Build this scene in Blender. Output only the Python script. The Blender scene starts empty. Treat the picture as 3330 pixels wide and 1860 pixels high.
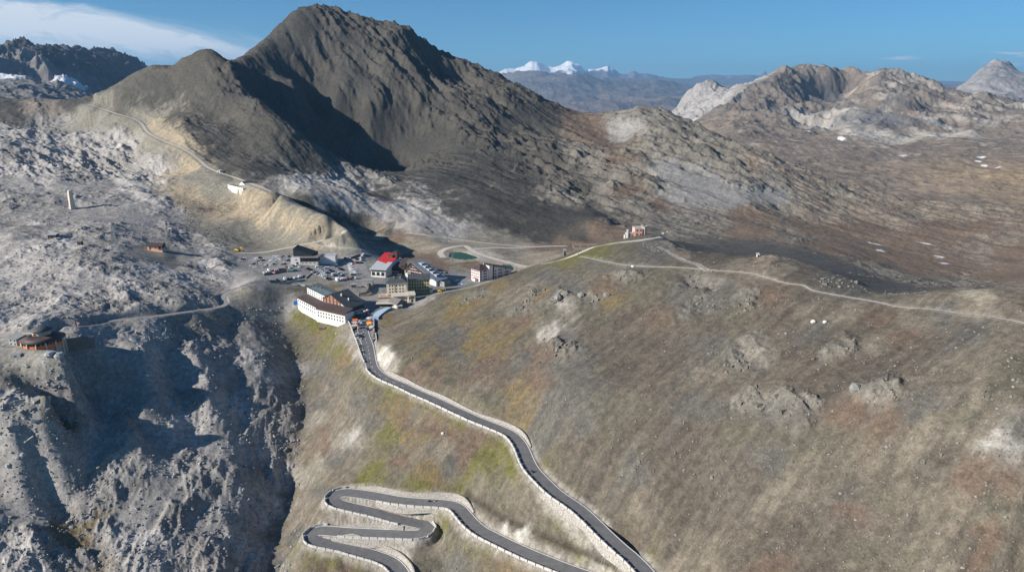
import bpy, bmesh, math, random
import numpy as np
from mathutils import Vector, Matrix
random.seed(7)
rng = np.random.default_rng(11)
R = math.radians
scene = bpy.context.scene
COL = scene.collection

# ------------------------------------------------------------------ camera
F, CU, CV, PITCH = 2335.0, 1665.0, 930.0, R(15.1)      # focal length and centre in photo pixels
CP, SP = math.cos(PITCH), math.sin(PITCH)
cd = bpy.data.cameras.new("camera"); cam = bpy.data.objects.new("camera", cd); COL.objects.link(cam)
cam.location = (0, 0, 0); cam.rotation_euler = (math.pi/2 - PITCH, 0, 0)
cd.sensor_width = 36.0; cd.lens = 36.0*F/3330.0; cd.clip_start = 1.0; cd.clip_end = 200000.0
scene.camera = cam

def aw(u, v):
    x = (np.asarray(u, float)-CU)/F; y = (CV-np.asarray(v, float))/F
    dy = CP + y*SP; dz = -SP + y*CP
    return x/dy, dz/dy
def vpix(w):            # inverse of w -> v
    y = (SP + w*CP)/(CP - w*SP)
    return CV - y*F
def at(u, v, z):        # point on the ray of a pixel at height z
    a, w = aw(u, v); Y = z/w
    return Vector((float(a*Y), float(Y), float(z)))
def atY(u, v, Y):
    a, w = aw(u, v); return Vector((float(a*Y), float(Y), float(w*Y)))
def updown(p):
    Y = p[1]; a = p[0]/Y; w = p[2]/Y
    y = (SP + w*CP)/(CP - w*SP); return CU + F*a*(CP+y*SP), CV - y*F

# ------------------------------------------------------------------ noise
_perm = np.concatenate([rng.permutation(256)]*3).astype(np.int32)
_ang = rng.random(256)*2*np.pi
_gx, _gy = np.cos(_ang).astype(np.float32), np.sin(_ang).astype(np.float32)
def perlin(x, y, seed=0):
    x = x.astype(np.float32)+np.float32(seed*17.31); y = y.astype(np.float32)+np.float32(seed*9.77)
    xi = np.floor(x); yi = np.floor(y); xf = x-xi; yf = y-yi
    xi = xi.astype(np.int32) & 255; yi = yi.astype(np.int32) & 255
    u = xf*xf*xf*(xf*(xf*6-15)+10); v = yf*yf*yf*(yf*(yf*6-15)+10)
    def g(ix, iy, dx, dy):
        h = _perm[_perm[ix & 255] + (iy & 255)]
        return _gx[h]*dx + _gy[h]*dy
    n00 = g(xi, yi, xf, yf); n10 = g(xi+1, yi, xf-1, yf)
    n01 = g(xi, yi+1, xf, yf-1); n11 = g(xi+1, yi+1, xf-1, yf-1)
    a = n00 + u*(n10-n00); b = n01 + u*(n11-n01)
    return (a + v*(b-a))*1.5
def fbm(x, y, wl, octs, gain=.5, seed=0, ridged=False):
    out = np.zeros(np.shape(x), np.float32); amp = 1.0; f = 1.0/wl; tot = 0
    for o in range(octs):
        n = perlin(x*f, y*f, seed+o)
        if ridged: n = 1-2*np.abs(n)*1.25
        out += amp*n; tot += amp; amp *= gain; f *= 2.03
    out = out/tot
    return out-out.mean()+np.float32(.08) if ridged and out.size > 100 else out

# ------------------------------------------------------------------ smooth surface through traced lines
def tps_fit(P, W, smooth=1e-5):
    d = np.linalg.norm(P[:, None]-P[None], axis=2)
    K = np.where(d > 0, d*d*np.log(np.maximum(d, 1e-9)), 0.0)
    n = len(P); A = np.zeros((n+3, n+3)); A[:n, :n] = K + np.eye(n)*smooth
    A[:n, n] = 1; A[:n, n+1:] = P; A[n, :n] = 1; A[n+1:, :n] = P.T
    return np.linalg.solve(A, np.concatenate([W, np.zeros(3)]))
def tps_eval(P, c, Q):
    out = np.empty(len(Q)); n = len(P)
    for i in range(0, len(Q), 4000):
        q = Q[i:i+4000]
        d2 = ((q[:, None]-P[None])**2).sum(2)
        out[i:i+4000] = (0.5*d2*np.log(np.maximum(d2, 1e-18)))@c[:n] + c[n] + q@c[n+1:]
    return out
def dens(line, step=55.0):
    out = []
    for (u0, v0, Y0), (u1, v1, Y1) in zip(line[:-1], line[1:]):
        n = max(1, int(math.hypot(u1-u0, v1-v0)/step))
        for k in range(n):
            t = k/n; out.append((u0+(u1-u0)*t, v0+(v1-v0)*t, math.exp(math.log(Y0)*(1-t)+math.log(Y1)*t)))
    out.append(line[-1]); return out
SK = 0.9
class Layer:
    """height field over (a = x/y, s = ln y); its height is w*y"""
    def __init__(s, pts, a0, a1, na, srows, smooth=1e-5):
        pts = np.array(pts, float); a, w = aw(pts[:, 0], pts[:, 1])
        P = np.stack([a, np.log(pts[:, 2])*SK], 1)
        key = np.unique(np.round(P/0.004).astype(int), axis=0, return_index=True)[1]
        P = P[key]; w = w[key]
        c = tps_fit(P, w, smooth)
        s.a = np.linspace(a0, a1, na); s.s = srows
        ca = np.linspace(a0, a1, max(60, na//6)); cs = np.linspace(srows[0], srows[-1], 320)
        G = tps_eval(P, c, np.stack(np.meshgrid(ca, cs*SK), -1).reshape(-1, 2)).reshape(len(cs), len(ca))
        fi = (s.s-cs[0])/(cs[1]-cs[0]); i = np.clip(fi.astype(int), 1, len(cs)-3); t = (fi-i)[:, None]
        def cr(p0, p1, p2, p3, t): return p1+.5*t*(p2-p0+t*(2*p0-5*p1+4*p2-p3+t*(3*(p1-p2)+p3-p0)))
        G = cr(G[i-1], G[i], G[i+1], G[i+2], t)
        fj = (s.a-ca[0])/(ca[1]-ca[0]); j = np.clip(fj.astype(int), 1, len(ca)-3); t = (fj-j)[None]
        G = cr(G[:, j-1], G[:, j], G[:, j+1], G[:, j+2], t)
        Y = np.exp(s.s)[:, None]*np.ones((1, na))
        s.Y = Y.astype(np.float32); s.X = (Y*s.a[None]).astype(np.float32); s.Z = (G*Y).astype(np.float32)
    def hit(s, u, v, off=0.0):
        """first ground point seen along a pixel's ray"""
        a, w = aw(u, v); j = int(np.clip(round((float(a)-s.a[0])/(s.a[1]-s.a[0])), 0, len(s.a)-1))
        col = s.Z[:, j]/s.Y[:, j]; k = int(np.argmax(col >= w))
        if col[k] < w: k = len(col)-1
        if k > 0:
            t = (w-col[k-1])/max(1e-9, col[k]-col[k-1]); t = min(1, max(0, t))
            Y = math.exp(s.s[k-1]*(1-t)+s.s[k]*t)
        else: Y = math.exp(s.s[0])
        return Vector((float(a)*Y, Y, float(w)*Y))
    def ground(s, x, y):
        fa = (x/y-s.a[0])/(s.a[1]-s.a[0]); j = int(np.clip(fa, 0, len(s.a)-2)); tj = min(1, max(0, fa-j))
        ls = math.log(y); i = int(np.clip(np.searchsorted(s.s, ls)-1, 0, len(s.s)-2)); ti = min(1, max(0, (ls-s.s[i])/(s.s[i+1]-s.s[i])))
        z = s.Z; return float((z[i, j]*(1-tj)+z[i, j+1]*tj)*(1-ti)+(z[i+1, j]*(1-tj)+z[i+1, j+1]*tj)*ti)
    def mesh(s, name, mat, cols=None, extra=None, skip=None):
        nr, na = s.X.shape
        me = bpy.data.meshes.new(name)
        co = np.stack([s.X, s.Y, s.Z], -1).reshape(-1, 3).astype(np.float32)
        idx = np.arange(nr*na).reshape(nr, na)
        q = np.stack([idx[:-1, :-1], idx[:-1, 1:], idx[1:, 1:], idx[1:, :-1]], -1).reshape(-1, 4)
        me.vertices.add(len(co)); me.vertices.foreach_set("co", co.ravel())
        me.loops.add(q.size); me.loops.foreach_set("vertex_index", q.ravel().astype(np.int32))
        me.polygons.add(len(q)); me.polygons.foreach_set("loop_start", np.arange(0, q.size, 4, dtype=np.int32))
        me.polygons.foreach_set("use_smooth", np.ones(len(q), bool))
        me.update()
        if cols is not None:
            at_ = me.color_attributes.new("ground_colour", 'FLOAT_COLOR', 'POINT')
            c4 = np.concatenate([cols.reshape(-1, 3), (extra if extra is not None else np.zeros(nr*na)).reshape(-1, 1)], 1).astype(np.float32)
            at_.data.foreach_set("color", c4.ravel())
        me.materials.append(mat)
        o = bpy.data.objects.new(name, me); COL.objects.link(o); o["kind"] = "structure"
        return o
def march(pix, z0, grade):
    """a road traced as pixels that starts at height z0 and climbs by grade per metre"""
    out = [at(pix[0][0], pix[0][1], z0)]
    for (u, v) in pix[1:]:
        z = out[-1].z
        for _ in range(12):
            p = at(u, v, z); z = out[-1].z + grade*(p.xy-out[-1].xy).length
        out.append(at(u, v, z))
    return out
def smooth_line(P, step=1.5):
    P = [Vector(p) for p in P]; out = []
    for i in range(len(P)-1):
        p0 = P[max(0, i-1)]; p1 = P[i]; p2 = P[i+1]; p3 = P[min(len(P)-1, i+2)]
        n = max(1, int((p2-p1).length/step))
        for k in range(n):
            t = k/n
            out.append(p1+.5*t*((p2-p0)+t*((2*p0-5*p1+4*p2-p3)+t*(3*(p1-p2)+p3-p0))))
    out.append(P[-1]); return out

# ------------------------------------------------------------------ light, sky
EL, AZ = R(26.0), math.atan2(-.40, -.917)          # sun from the left, a little behind the camera
SUN = Vector((math.cos(AZ)*math.cos(EL), math.sin(AZ)*math.cos(EL), math.sin(EL)))
sd = bpy.data.lights.new("sun", 'SUN'); sd.energy = 5.0; sd.angle = R(.5); sd.color = (1.0, .93, .84)
so = bpy.data.objects.new("sun", sd); COL.objects.link(so); so.rotation_euler = SUN.to_track_quat('Z', 'Y').to_euler()
world = bpy.data.worlds.new("World"); scene.world = world; world.use_nodes = True
nt = world.node_tree; N, L = nt.nodes, nt.links
bg = N["Background"]; sky = N.new("ShaderNodeTexSky"); sky.sky_type = 'NISHITA'; sky.sun_disc = False
sky.sun_elevation = EL; sky.sun_rotation = math.pi/2 - AZ
sky.altitude = 2900; sky.air_density = 1.0; sky.dust_density = .8; sky.ozone_density = 2.5
bg.inputs[1].default_value = .052
tc = N.new("ShaderNodeTexCoord")
def vmath(op, a, b=None):
    n = N.new("ShaderNodeVectorMath"); n.operation = op
    for k, x in enumerate((a, b)):
        if x is None: continue
        if isinstance(x, (tuple, list)): n.inputs[k].default_value = x
        else: L.new(x, n.inputs[k])
    return n.outputs[1] if op in ('DOT_PRODUCT',) else n.outputs[0]
def smath(op, a, b=0.0, c=None, clamp=False):
    n = N.new("ShaderNodeMath"); n.operation = op; n.use_clamp = clamp
    for k, x in enumerate((a, b, c)):
        if x is None: continue
        if isinstance(x, (int, float)): n.inputs[k].default_value = x
        else: L.new(x, n.inputs[k])
    return n.outputs[0]
sepd = N.new("ShaderNodeSeparateXYZ"); L.new(tc.outputs["Generated"], sepd.inputs[0])
dx, dy_, dz_ = sepd.outputs
saz = smath('DIVIDE', dx, smath('MAXIMUM', dy_, .05)); sel = smath('DIVIDE', dz_, smath('MAXIMUM', dy_, .05))
def wnoise(sx, sy, detail, rough, rot=0.0, dist=0.0):
    cb = N.new("ShaderNodeCombineXYZ"); c_, s_ = math.cos(rot), math.sin(rot)
    L.new(smath('MULTIPLY', smath('ADD', smath('MULTIPLY', saz, c_), smath('MULTIPLY', sel, s_)), sx), cb.inputs[0])
    L.new(smath('MULTIPLY', smath('SUBTRACT', smath('MULTIPLY', sel, c_), smath('MULTIPLY', saz, s_)), sy), cb.inputs[1])
    n = N.new("ShaderNodeTexNoise"); n.inputs["Scale"].default_value = 1; n.inputs["Detail"].default_value = detail
    n.inputs["Roughness"].default_value = rough; n.inputs["Distortion"].default_value = dist
    L.new(cb.outputs[0], n.inputs["Vector"]); return n.outputs["Fac"]
def ramp(x, lo, hi):
    n = N.new("ShaderNodeMapRange"); n.interpolation_type = 'SMOOTHSTEP'; n.clamp = True
    L.new(x, n.inputs[0]); n.inputs[1].default_value = lo; n.inputs[2].default_value = hi; return n.outputs[0]
# thin cloud bank on the left: between two sloping edges
top = smath('SUBTRACT', smath('MULTIPLY_ADD', saz, -.17, .002), sel)        # >0 below the upper edge
n1 = wnoise(3.0, 20.0, 7, .60, rot=-.12, dist=.4); n2 = wnoise(9, 34, 6, .65, rot=-.1, dist=.6); n3 = wnoise(1.6, 7, 3, .5)
bank = smath('MULTIPLY', ramp(smath('ADD', top, smath('MULTIPLY_ADD', n1, .11, -.055)), -.010, .022),
             ramp(smath('ADD', saz, smath('MULTIPLY_ADD', n2, .12, -.06)), -.28, -.40))
lowfade = ramp(smath('SUBTRACT', sel, smath('MULTIPLY_ADD', saz, -.05, .018)), -.02, .02)
dens_ = smath('MULTIPLY', smath('MULTIPLY', bank, lowfade), smath('ADD', smath('MULTIPLY', ramp(n2, .25, .75), .62), smath('MULTIPLY', ramp(n1, .3, .7), .42)), clamp=True)
small = smath('MULTIPLY', smath('MULTIPLY', ramp(wnoise(14, 150, 4, .5), .56, .72), ramp(smath('ABSOLUTE', smath('SUBTRACT', sel, .043)), .017, .004)), ramp(saz, .42, .55))
dens_ = smath('MAXIMUM', dens_, smath('MULTIPLY', small, .5))
tint = N.new("ShaderNodeMix"); tint.data_type = 'RGBA'; tint.blend_type = 'MULTIPLY'; tint.inputs[0].default_value = 1.0
L.new(sky.outputs[0], tint.inputs[6]); tint.inputs[7].default_value = (.55, 1.08, 1.34, 1)
mixc = N.new("ShaderNodeMix"); mixc.data_type = 'RGBA'
L.new(smath('MULTIPLY', dens_, 2.0, clamp=True), mixc.inputs[0]); L.new(tint.outputs[2], mixc.inputs[6]); mixc.inputs[7].default_value = (11.5, 12.2, 12.8, 1)
L.new(mixc.outputs[2], bg.inputs[0])
vs = scene.view_settings
scene.display_settings.display_device = 'sRGB'; vs.view_transform = 'Standard'; vs.look = 'None'; vs.gamma = 1; vs.use_curve_mapping = False; vs.exposure = 0.5
scene.cycles.max_bounces = 5; scene.cycles.diffuse_bounces = 3; scene.cycles.use_denoising = True
scene.cycles.volume_bounces = 0
scene.cycles.sample_clamp_indirect = 6

# ------------------------------------------------------------------ traced terrain lines  (u, v, distance)
def zp(u, v, z):
    a, w = aw(u, v); return (u, v, float(z/w))
def zl(l): return [zp(*p) for p in l]
crest = [(1350,984,555),(1387,973,553),(1410,955,552),(1455,948,553),(1523,931,557),(1568,919,560),(1665,892,566),(1720,870,569),(1783,852,572),(1866,828,570),(1931,800,560),(2035,778,550),(2075,764,545),(2148,767,530),(2195,790,520),(2275,824,505),(2380,828,488),(2471,837,472),(2571,839,452),(2688,871,428),(2797,911,405),(2862,945,385),(2950,958,372),(3036,950,362),(3123,943,352),(3230,938,342),(3330,935,335)]
M = dens(crest)
def behind(line, k, dv, umin=-1e9):
    out = []
    for (u, v, Y) in dens(line, 80):
        if u < umin: continue
        out.append((u, v+dv, Y*k))
    return out
M += [(u, v+11, Y*1.06) for (u, v, Y) in dens(crest, 80) if u > 1640] + [(u, v+12, Y*1.22) for (u, v, Y) in dens(crest, 90) if u > 1900]
# village ground
M += zl([(1330,1000,-163.8),(1200,985,-163),(1090,985,-165),(1000,1000,-166),(965,985,-166),(1125,1058,-166),
  (1000,925,-160.5),(930,932,-158),(860,940,-156),(800,938,-154.5),(870,868,-156.8),(800,850,-156),(950,858,-157.5),(1030,885,-158.5),(1060,870,-159.5),
  (1130,905,-160.8),(1160,880,-160.8),(1190,852,-161),(1100,850,-160.5),(1240,835,-161.5),(1290,856,-163),(1330,900,-164.5),(1420,930,-167.5),(1500,915,-168.3),(1560,925,-169),(1640,888,-170.5),(1170,930,-161),(1262,975,-163.8),(1320,974,-164.0),(1400,957,-164.6),(1285,985,-164.1),(1350,984,-164.3),(1340,960,-164.3),(1250,945,-163.3),(1205,899,-163.0),(1255,902,-163.3),(1310,903,-164.3),
  (1110,940,-160),(1240,920,-162),(1500,832,-169.5),(1460,822,-168.5),(1560,838,-169.8),(1660,850,-171),(1720,842,-172),(1440,800,-167),(1600,800,-170),(1800,800,-172),(1900,785,-173),
  (2000,748,-173),(1200,760,-171),(1300,795,-173),(1150,800,-159),(1380,832,-170),(780,815,-154.5),(900,812,-155.5),(1000,800,-152),(1080,782,-150)])
M += zl([(1420,1010,-176),(1460,985,-176),(1560,960,-180)])[:0]
# roads are traced first, so that the ground can follow them
def rline(pix, z0, g): return smooth_line(march(pix, z0, g), 2.0)
main_pix = [(1250,1000),(1208,1018),(1186,1040),(1180,1070),(1187,1100),(1196,1125),(1201,1153),(1207,1185),(1218,1205),(1238,1222),(1268,1238),(1305,1253),(1355,1277),(1409,1300),(1475,1331),(1540,1361),(1590,1381),(1632,1398),(1664,1415),(1686,1438),(1701,1465),(1712,1492),(1727,1521),(1753,1552),(1809,1605),(1888,1661),(1975,1744),(2020,1785),(2053,1813),(2096,1857),(2140,1915),(2180,1980)]
main_road = rline(main_pix, -163.3, -.075)
low_pix = [(1960,1892),(1857,1857),(1757,1818),(1700,1794),(1648,1770),(1600,1746),(1562,1726),(1533,1702),(1510,1676),(1492,1655),(1470,1643),(1429,1637),(1359,1633),(1289,1626),(1220,1613),(1161,1604),(1122,1601),(1097,1606),(1083,1618),(1088,1632),(1110,1641),(1150,1651),(1220,1667),(1289,1686),(1348,1698),(1376,1704),(1389,1715),(1380,1730),(1352,1738),(1289,1737),(1196,1733),(1115,1729),(1056,1724),(1028,1727),(1013,1741),(1024,1757),(1056,1766),(1115,1778),(1173,1794),(1231,1811),(1271,1829),(1296,1854),(1310,1880),(1318,1915)]
low_road = rline(low_pix, -204, -.068)
def ctrl(line, k):
    out = []
    for p in line[::k]:
        u, v = updown(p); out.append((u, v, p.y))
    return out
M += ctrl(main_road, 8)+ctrl(low_road, 6)
ravine = zl([(930,1015,-172),(985,1080,-183),(1005,1140,-191),(1008,1200,-198),(1000,1290,-208),(985,1380,-216),(965,1480,-226),(950,1580,-236),(930,1680,-243),(905,1760,-247),(870,1860,-251)])
M += dens(ravine, 70)
M += zl([(1090,1150,-180),(1140,1140,-172),(1110,1250,-191),(1200,1300,-186),(1100,1400,-203),(1050,1500,-217),(1150,1500,-210),(1000,1640,-232),(960,1780,-242),(1000,1830,-241),(1150,1850,-239),(1450,1780,-221),(1550,1840,-220),(1450,1850,-227),(1430,1690,-219.5),(1410,1760,-224)])
# left side: shelf path, slope under it, plateau
M += dens(zl([(-80,1130,-148),(30,1120,-149),(140,1142,-150),(250,1090,-151),(350,1055,-152.5),(500,1035,-155),(640,1010,-158),(730,992,-160),(722,960,-158),(770,936,-157.5)]), 90)
def slope_pts(us, v, dz=0.0):
    out = []
    for u in us:          # even slope falling to the ravine
        a, w = aw(u, v); Y = (-251+dz-.315*132-.33*335.6)/(float(w)+.315*float(a)-.33); out.append((u, v, Y))
    return out
M += slope_pts([0,150,300], 1860)+slope_pts([450,600,740], 1860, 5)+slope_pts([0,150,300], 1700)+slope_pts([450,600,740], 1700, 5)+slope_pts([0,150,300], 1560)+slope_pts([450,600,780], 1560, 4)+slope_pts([180,330,470,620,800], 1420)+slope_pts([300,440,580,740,880], 1310)+slope_pts([560,720,860], 1220)+slope_pts([505], 1180, 12)+slope_pts([480], 1250, 11)+slope_pts([462], 1330, 9)+slope_pts([440], 1400, 7)+slope_pts([415], 1480, 5)+slope_pts([640], 1160, 9)+slope_pts([668], 1240, 8)+slope_pts([690], 1330, 6)
M += zl([(150,1280,-163.5),(165,1360,-176),(150,1450,-188.5),(40,1400,-178.5),(60,1320,-169),(0,1290,-165),(245,1240,-171),(430,1150,-164.5),(600,1090,-168),(730,1060,-172),(850,1060,-176),(860,1130,-184)])
M += zl([(0,1120,-149.6),(60,1160,-152),(120,1172,-153),(0,1170,-153),(210,1160,-152),(60,1205,-158),(150,1205,-158),(0,1050,-146),(150,1020,-146),(300,1000,-147),(450,970,-149.5),(600,930,-153),(700,900,-153.5),(0,900,-142),(200,880,-138),(370,830,-134),(480,835,-140.5),(510,824,-141.3),(545,832,-143),(560,845,-146),(600,800,-146),(700,830,-151),(750,870,-153),
  (0,750,-132),(235,676,-126),(350,740,-131),(450,760,-137),(640,770,-147),(720,790,-152),(100,650,-120),(0,600,-116),(200,560,-111),(400,620,-121),(430,670,-127),(560,700,-136),(660,745,-144),
  (300,480,-94),(450,520,-105),(530,580,-117),(0,470,-84),(150,430,-74),(250,380,-50)])
M += dens([(-150,330,1750),(0,318,1800),(80,335,1720),(180,330,1700),(270,342,1560)])
M += [(-150,360,2000),(0,345,2050),(150,355,1950)]
# hills, mountain
M += dens([(280,340,1520),(420,382,1370),(490,437,1230),(560,478,1120),(600,500,1070),(680,562,975),(760,592,915),(880,622,845)], 70)
M += zl([(300,420,-72),(420,460,-84),(560,560,-111),(620,620,-122),(700,640,-125),(600,680,-133),(680,720,-142),(760,725,-142),(850,730,-143),(940,750,-145),(800,660,-130),(900,690,-134)])
M += dens([(350,306,1600),(400,270,1590),(452,234,1560),(500,218,1530),(570,214,1500),(600,195,1470),(650,172,1450),(700,170,1445)])
M += [(480,260,1800),(560,260,1750),(640,230,1700),(350,340,1850)]
M += dens([(700,170,1445),(760,220,1400),(800,298,1330),(880,345,1270),(940,400,1215),(985,452,1160),(1010,500,1120)], 60)
M += [(u+14, v+40, Y*1.10) for (u, v, Y) in dens([(720,190,1440),(800,298,1330),(880,345,1270),(940,400,1215),(985,452,1160)], 70)]
M += dens([(780,590,900),(850,612,850),(905,640,822),(980,672,790),(1060,702,762),(1125,742,735)], 22)
M += [(u+10, v+24, Y*1.055) for (u, v, Y) in dens([(850,612,868),(905,640,835),(980,672,800),(1060,702,770),(1125,742,740)], 22)]+[(u, v+16, Y*.978) for (u, v, Y) in dens([(905,640,822),(980,672,790),(1060,702,762),(1110,735,740)], 30)]
M += [(560,300,1400),(650,300,1370),(700,400,1240),(600,380,1250),(500,350,1380),(800,420,1180),(900,500,1090),(750,500,1090),(850,560,990),(960,580,985),(1000,640,900)]
peak = [(740,196,1500),(790,185,1560),(850,150,1640),(900,100,1720),(950,55,1750),(985,30,1760),(1040,42,1760),(1100,60,1760),(1180,80,1760),(1250,95,1755),(1310,105,1750),(1345,140,1750),(1400,180,1745),(1460,215,1740),(1540,245,1720),(1650,270,1680),(1720,300,1660),(1800,340,1630),(1870,372,1600)]
M += dens(peak)
M += [(u, v+45, Y*1.14) for (u, v, Y) in dens(peak, 90)]
M += dens([(1315,110,1748),(1335,190,1650),(1375,255,1590),(1450,305,1550),(1520,340,1500)], 60)+[(1420,240,1715),(1480,265,1710),(1560,290,1660)]
M += [(985,120,1690),(1100,170,1670),(1200,230,1610),(900,200,1620),(980,280,1540),(870,250,1540),(1100,300,1550),(1200,350,1500),(1300,330,1530),(1040,400,1540),(1140,430,1520),(1230,490,1460),(1110,470,1460),(1000,360,1560),
      (1150,555,1240),(1220,620,1060),(1250,570,1250),(1300,450,1480),(1400,480,1420),(1400,400,1420),(1500,420,1400),(1600,420,1420),(1700,430,1430),(1350,600,1080),(1450,650,1010),(1500,560,1160),(1600,560,1170),(1700,560,1190),(1620,690,950),(1700,700,950),(1800,560,1200),(1850,460,1380),(1800,660,1020),(1900,620,1090),(1560,740,900),(1700,770,880),(1850,750,900),(1980,720,920)]
M += [(990,560,1060),(1080,610,1000),(1200,680,930),(1330,740,880),(1470,775,860)]
mr = [(1880,378,1590),(1920,378,1560),(2000,374,1530),(2080,352,1500),(2150,382,1470),(2230,410,1430),(2290,438,1400),(2420,480,1350),(2560,540,1300),(2700,595,1260),(2830,638,1240),(2950,655,1260),(3110,664,1300),(3330,688,1300),(3500,700,1300)]
M += dens(mr)+[(u, v+30, Y*1.15) for (u, v, Y) in dens(mr, 90)]
M += [(2020,440,1440),(2130,440,1380),(2200,560,1190),(2100,560,1180),(2100,680,1000),(2030,740,915),(2200,740,930),(2300,690,1000),(2500,760,900),(2400,640,1080),(2330,560,1200),(2500,600,1180),(2700,720,1030),(2900,820,900),(3100,780,990),(3300,850,870),(3330,770,1000),(2650,800,850),(2800,862,775),(2950,905,745),(3100,915,750),(3300,900,770),(2400,790,820)]
# near slope on the right
M += zl([(2100,1857,-186.5),(2300,1860,-176),(2600,1860,-163),(2900,1860,-153),(3330,1860,-143),(2140,1500,-160),(1800,1300,-158),(1500,1150,-158),(1950,1150,-143),(2500,1400,-138),(2900,1300,-118),(3330,1300,-105),(3330,1580,-123),(2800,1600,-141),(2300,1100,-127),(2700,1080,-113),(1350,1080,-160),(1260,1130,-163),(3000,1100,-107)])
# outside the picture
M += slope_pts([-350,-150], 1860)+slope_pts([-350,-150], 1560)+[(-400,1150,405),(-400,900,520),(-400,600,1000),(-400,420,1500),(3650,1860,172),(3650,1400,230),(3600,1000,310),(3600,800,900)]
M += slope_pts([-300,0,400], 2150)+zl([(850,2150,-272),(1200,2150,-258),(1600,2150,-220),(2000,2150,-200),(2400,2150,-176),(2900,2150,-160),(3400,2150,-148)])

NEAR_S = np.concatenate([np.linspace(math.log(160), math.log(640), 760, endpoint=False), np.linspace(math.log(640), math.log(2150), 560)])
QUAL = 1.0
near = Layer(M, -1.12, .98, 1620, NEAR_S, 2e-5)

# ------------------------------------------------------------------ ground kinds and where they lie
KINDS = {  # colour a, colour b, patch size m, streak field, rock relief, fine relief
 'lime':   ((.455,.43,.40),(.31,.293,.275), 30, 0, .9, 1.0),
 'limeD':  ((.32,.303,.283),(.20,.19,.178), 26, 0, 1.05, 1.0),
 'limeS':  ((.36,.34,.318),(.29,.274,.256), 40, 0, .12, .6),
 'limeB':  ((.42,.40,.375),(.28,.268,.255), 22, 2, .75, 1.0),
 'scree':  ((.078,.075,.067),(.058,.056,.051), 120, 2, .10, .35),
 'crag':   ((.102,.094,.08),(.058,.055,.05), 60, 2, 1.25, .8),
 'hill':   ((.104,.096,.08),(.076,.072,.062), 90, 2, .12, .4),
 'tan':    ((.40,.325,.225),(.27,.235,.175), 22, 1, .30, .6),
 'tanG':   ((.25,.235,.195),(.20,.185,.15), 28, 1, .25, .5),
 'brown':  ((.134,.115,.090),(.098,.085,.070), 30, 1, .10, .5),
 'olive':  ((.140,.128,.096),(.108,.098,.075), 24, 1, .16, .6),
 'pale':   ((.205,.178,.138),(.142,.124,.097), 18, 1, .14, .6),
 'ochre':  ((.178,.135,.068),(.15,.124,.086), 14, 1, .12, .5),
 'grass':  ((.125,.121,.040),(.145,.132,.072), 14, 1, .10, .4),
 'rust':   ((.158,.116,.086),(.13,.10,.078), 12, 1, .12, .5),
 'grey':   ((.136,.128,.112),(.106,.10,.089), 22, 1, .08, .5),
 'moor':   ((.225,.165,.118),(.165,.127,.097), 70, 0, .16, .4),
 'moorR':  ((.27,.235,.19),(.175,.14,.108), 40, 0, .55, .6),
 'rock':   ((.215,.198,.165),(.12,.112,.10), 34, 2, 1.0, .8),
 'white':  ((.43,.405,.36),(.29,.268,.232), 8, 1, .30, .8),
 'gravel': ((.33,.315,.29),(.26,.25,.235), 16, 0, .03, .2),
 'asph':   ((.26,.255,.245),(.21,.207,.20), 20, 0, .0, .0),
 'sand':   ((.36,.315,.245),(.25,.215,.165), 20, 0, .04, .2),
 'path':   ((.50,.46,.40),(.40,.37,.32), 10, 0, .02, .1),
}
KN = list(KINDS)
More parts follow.
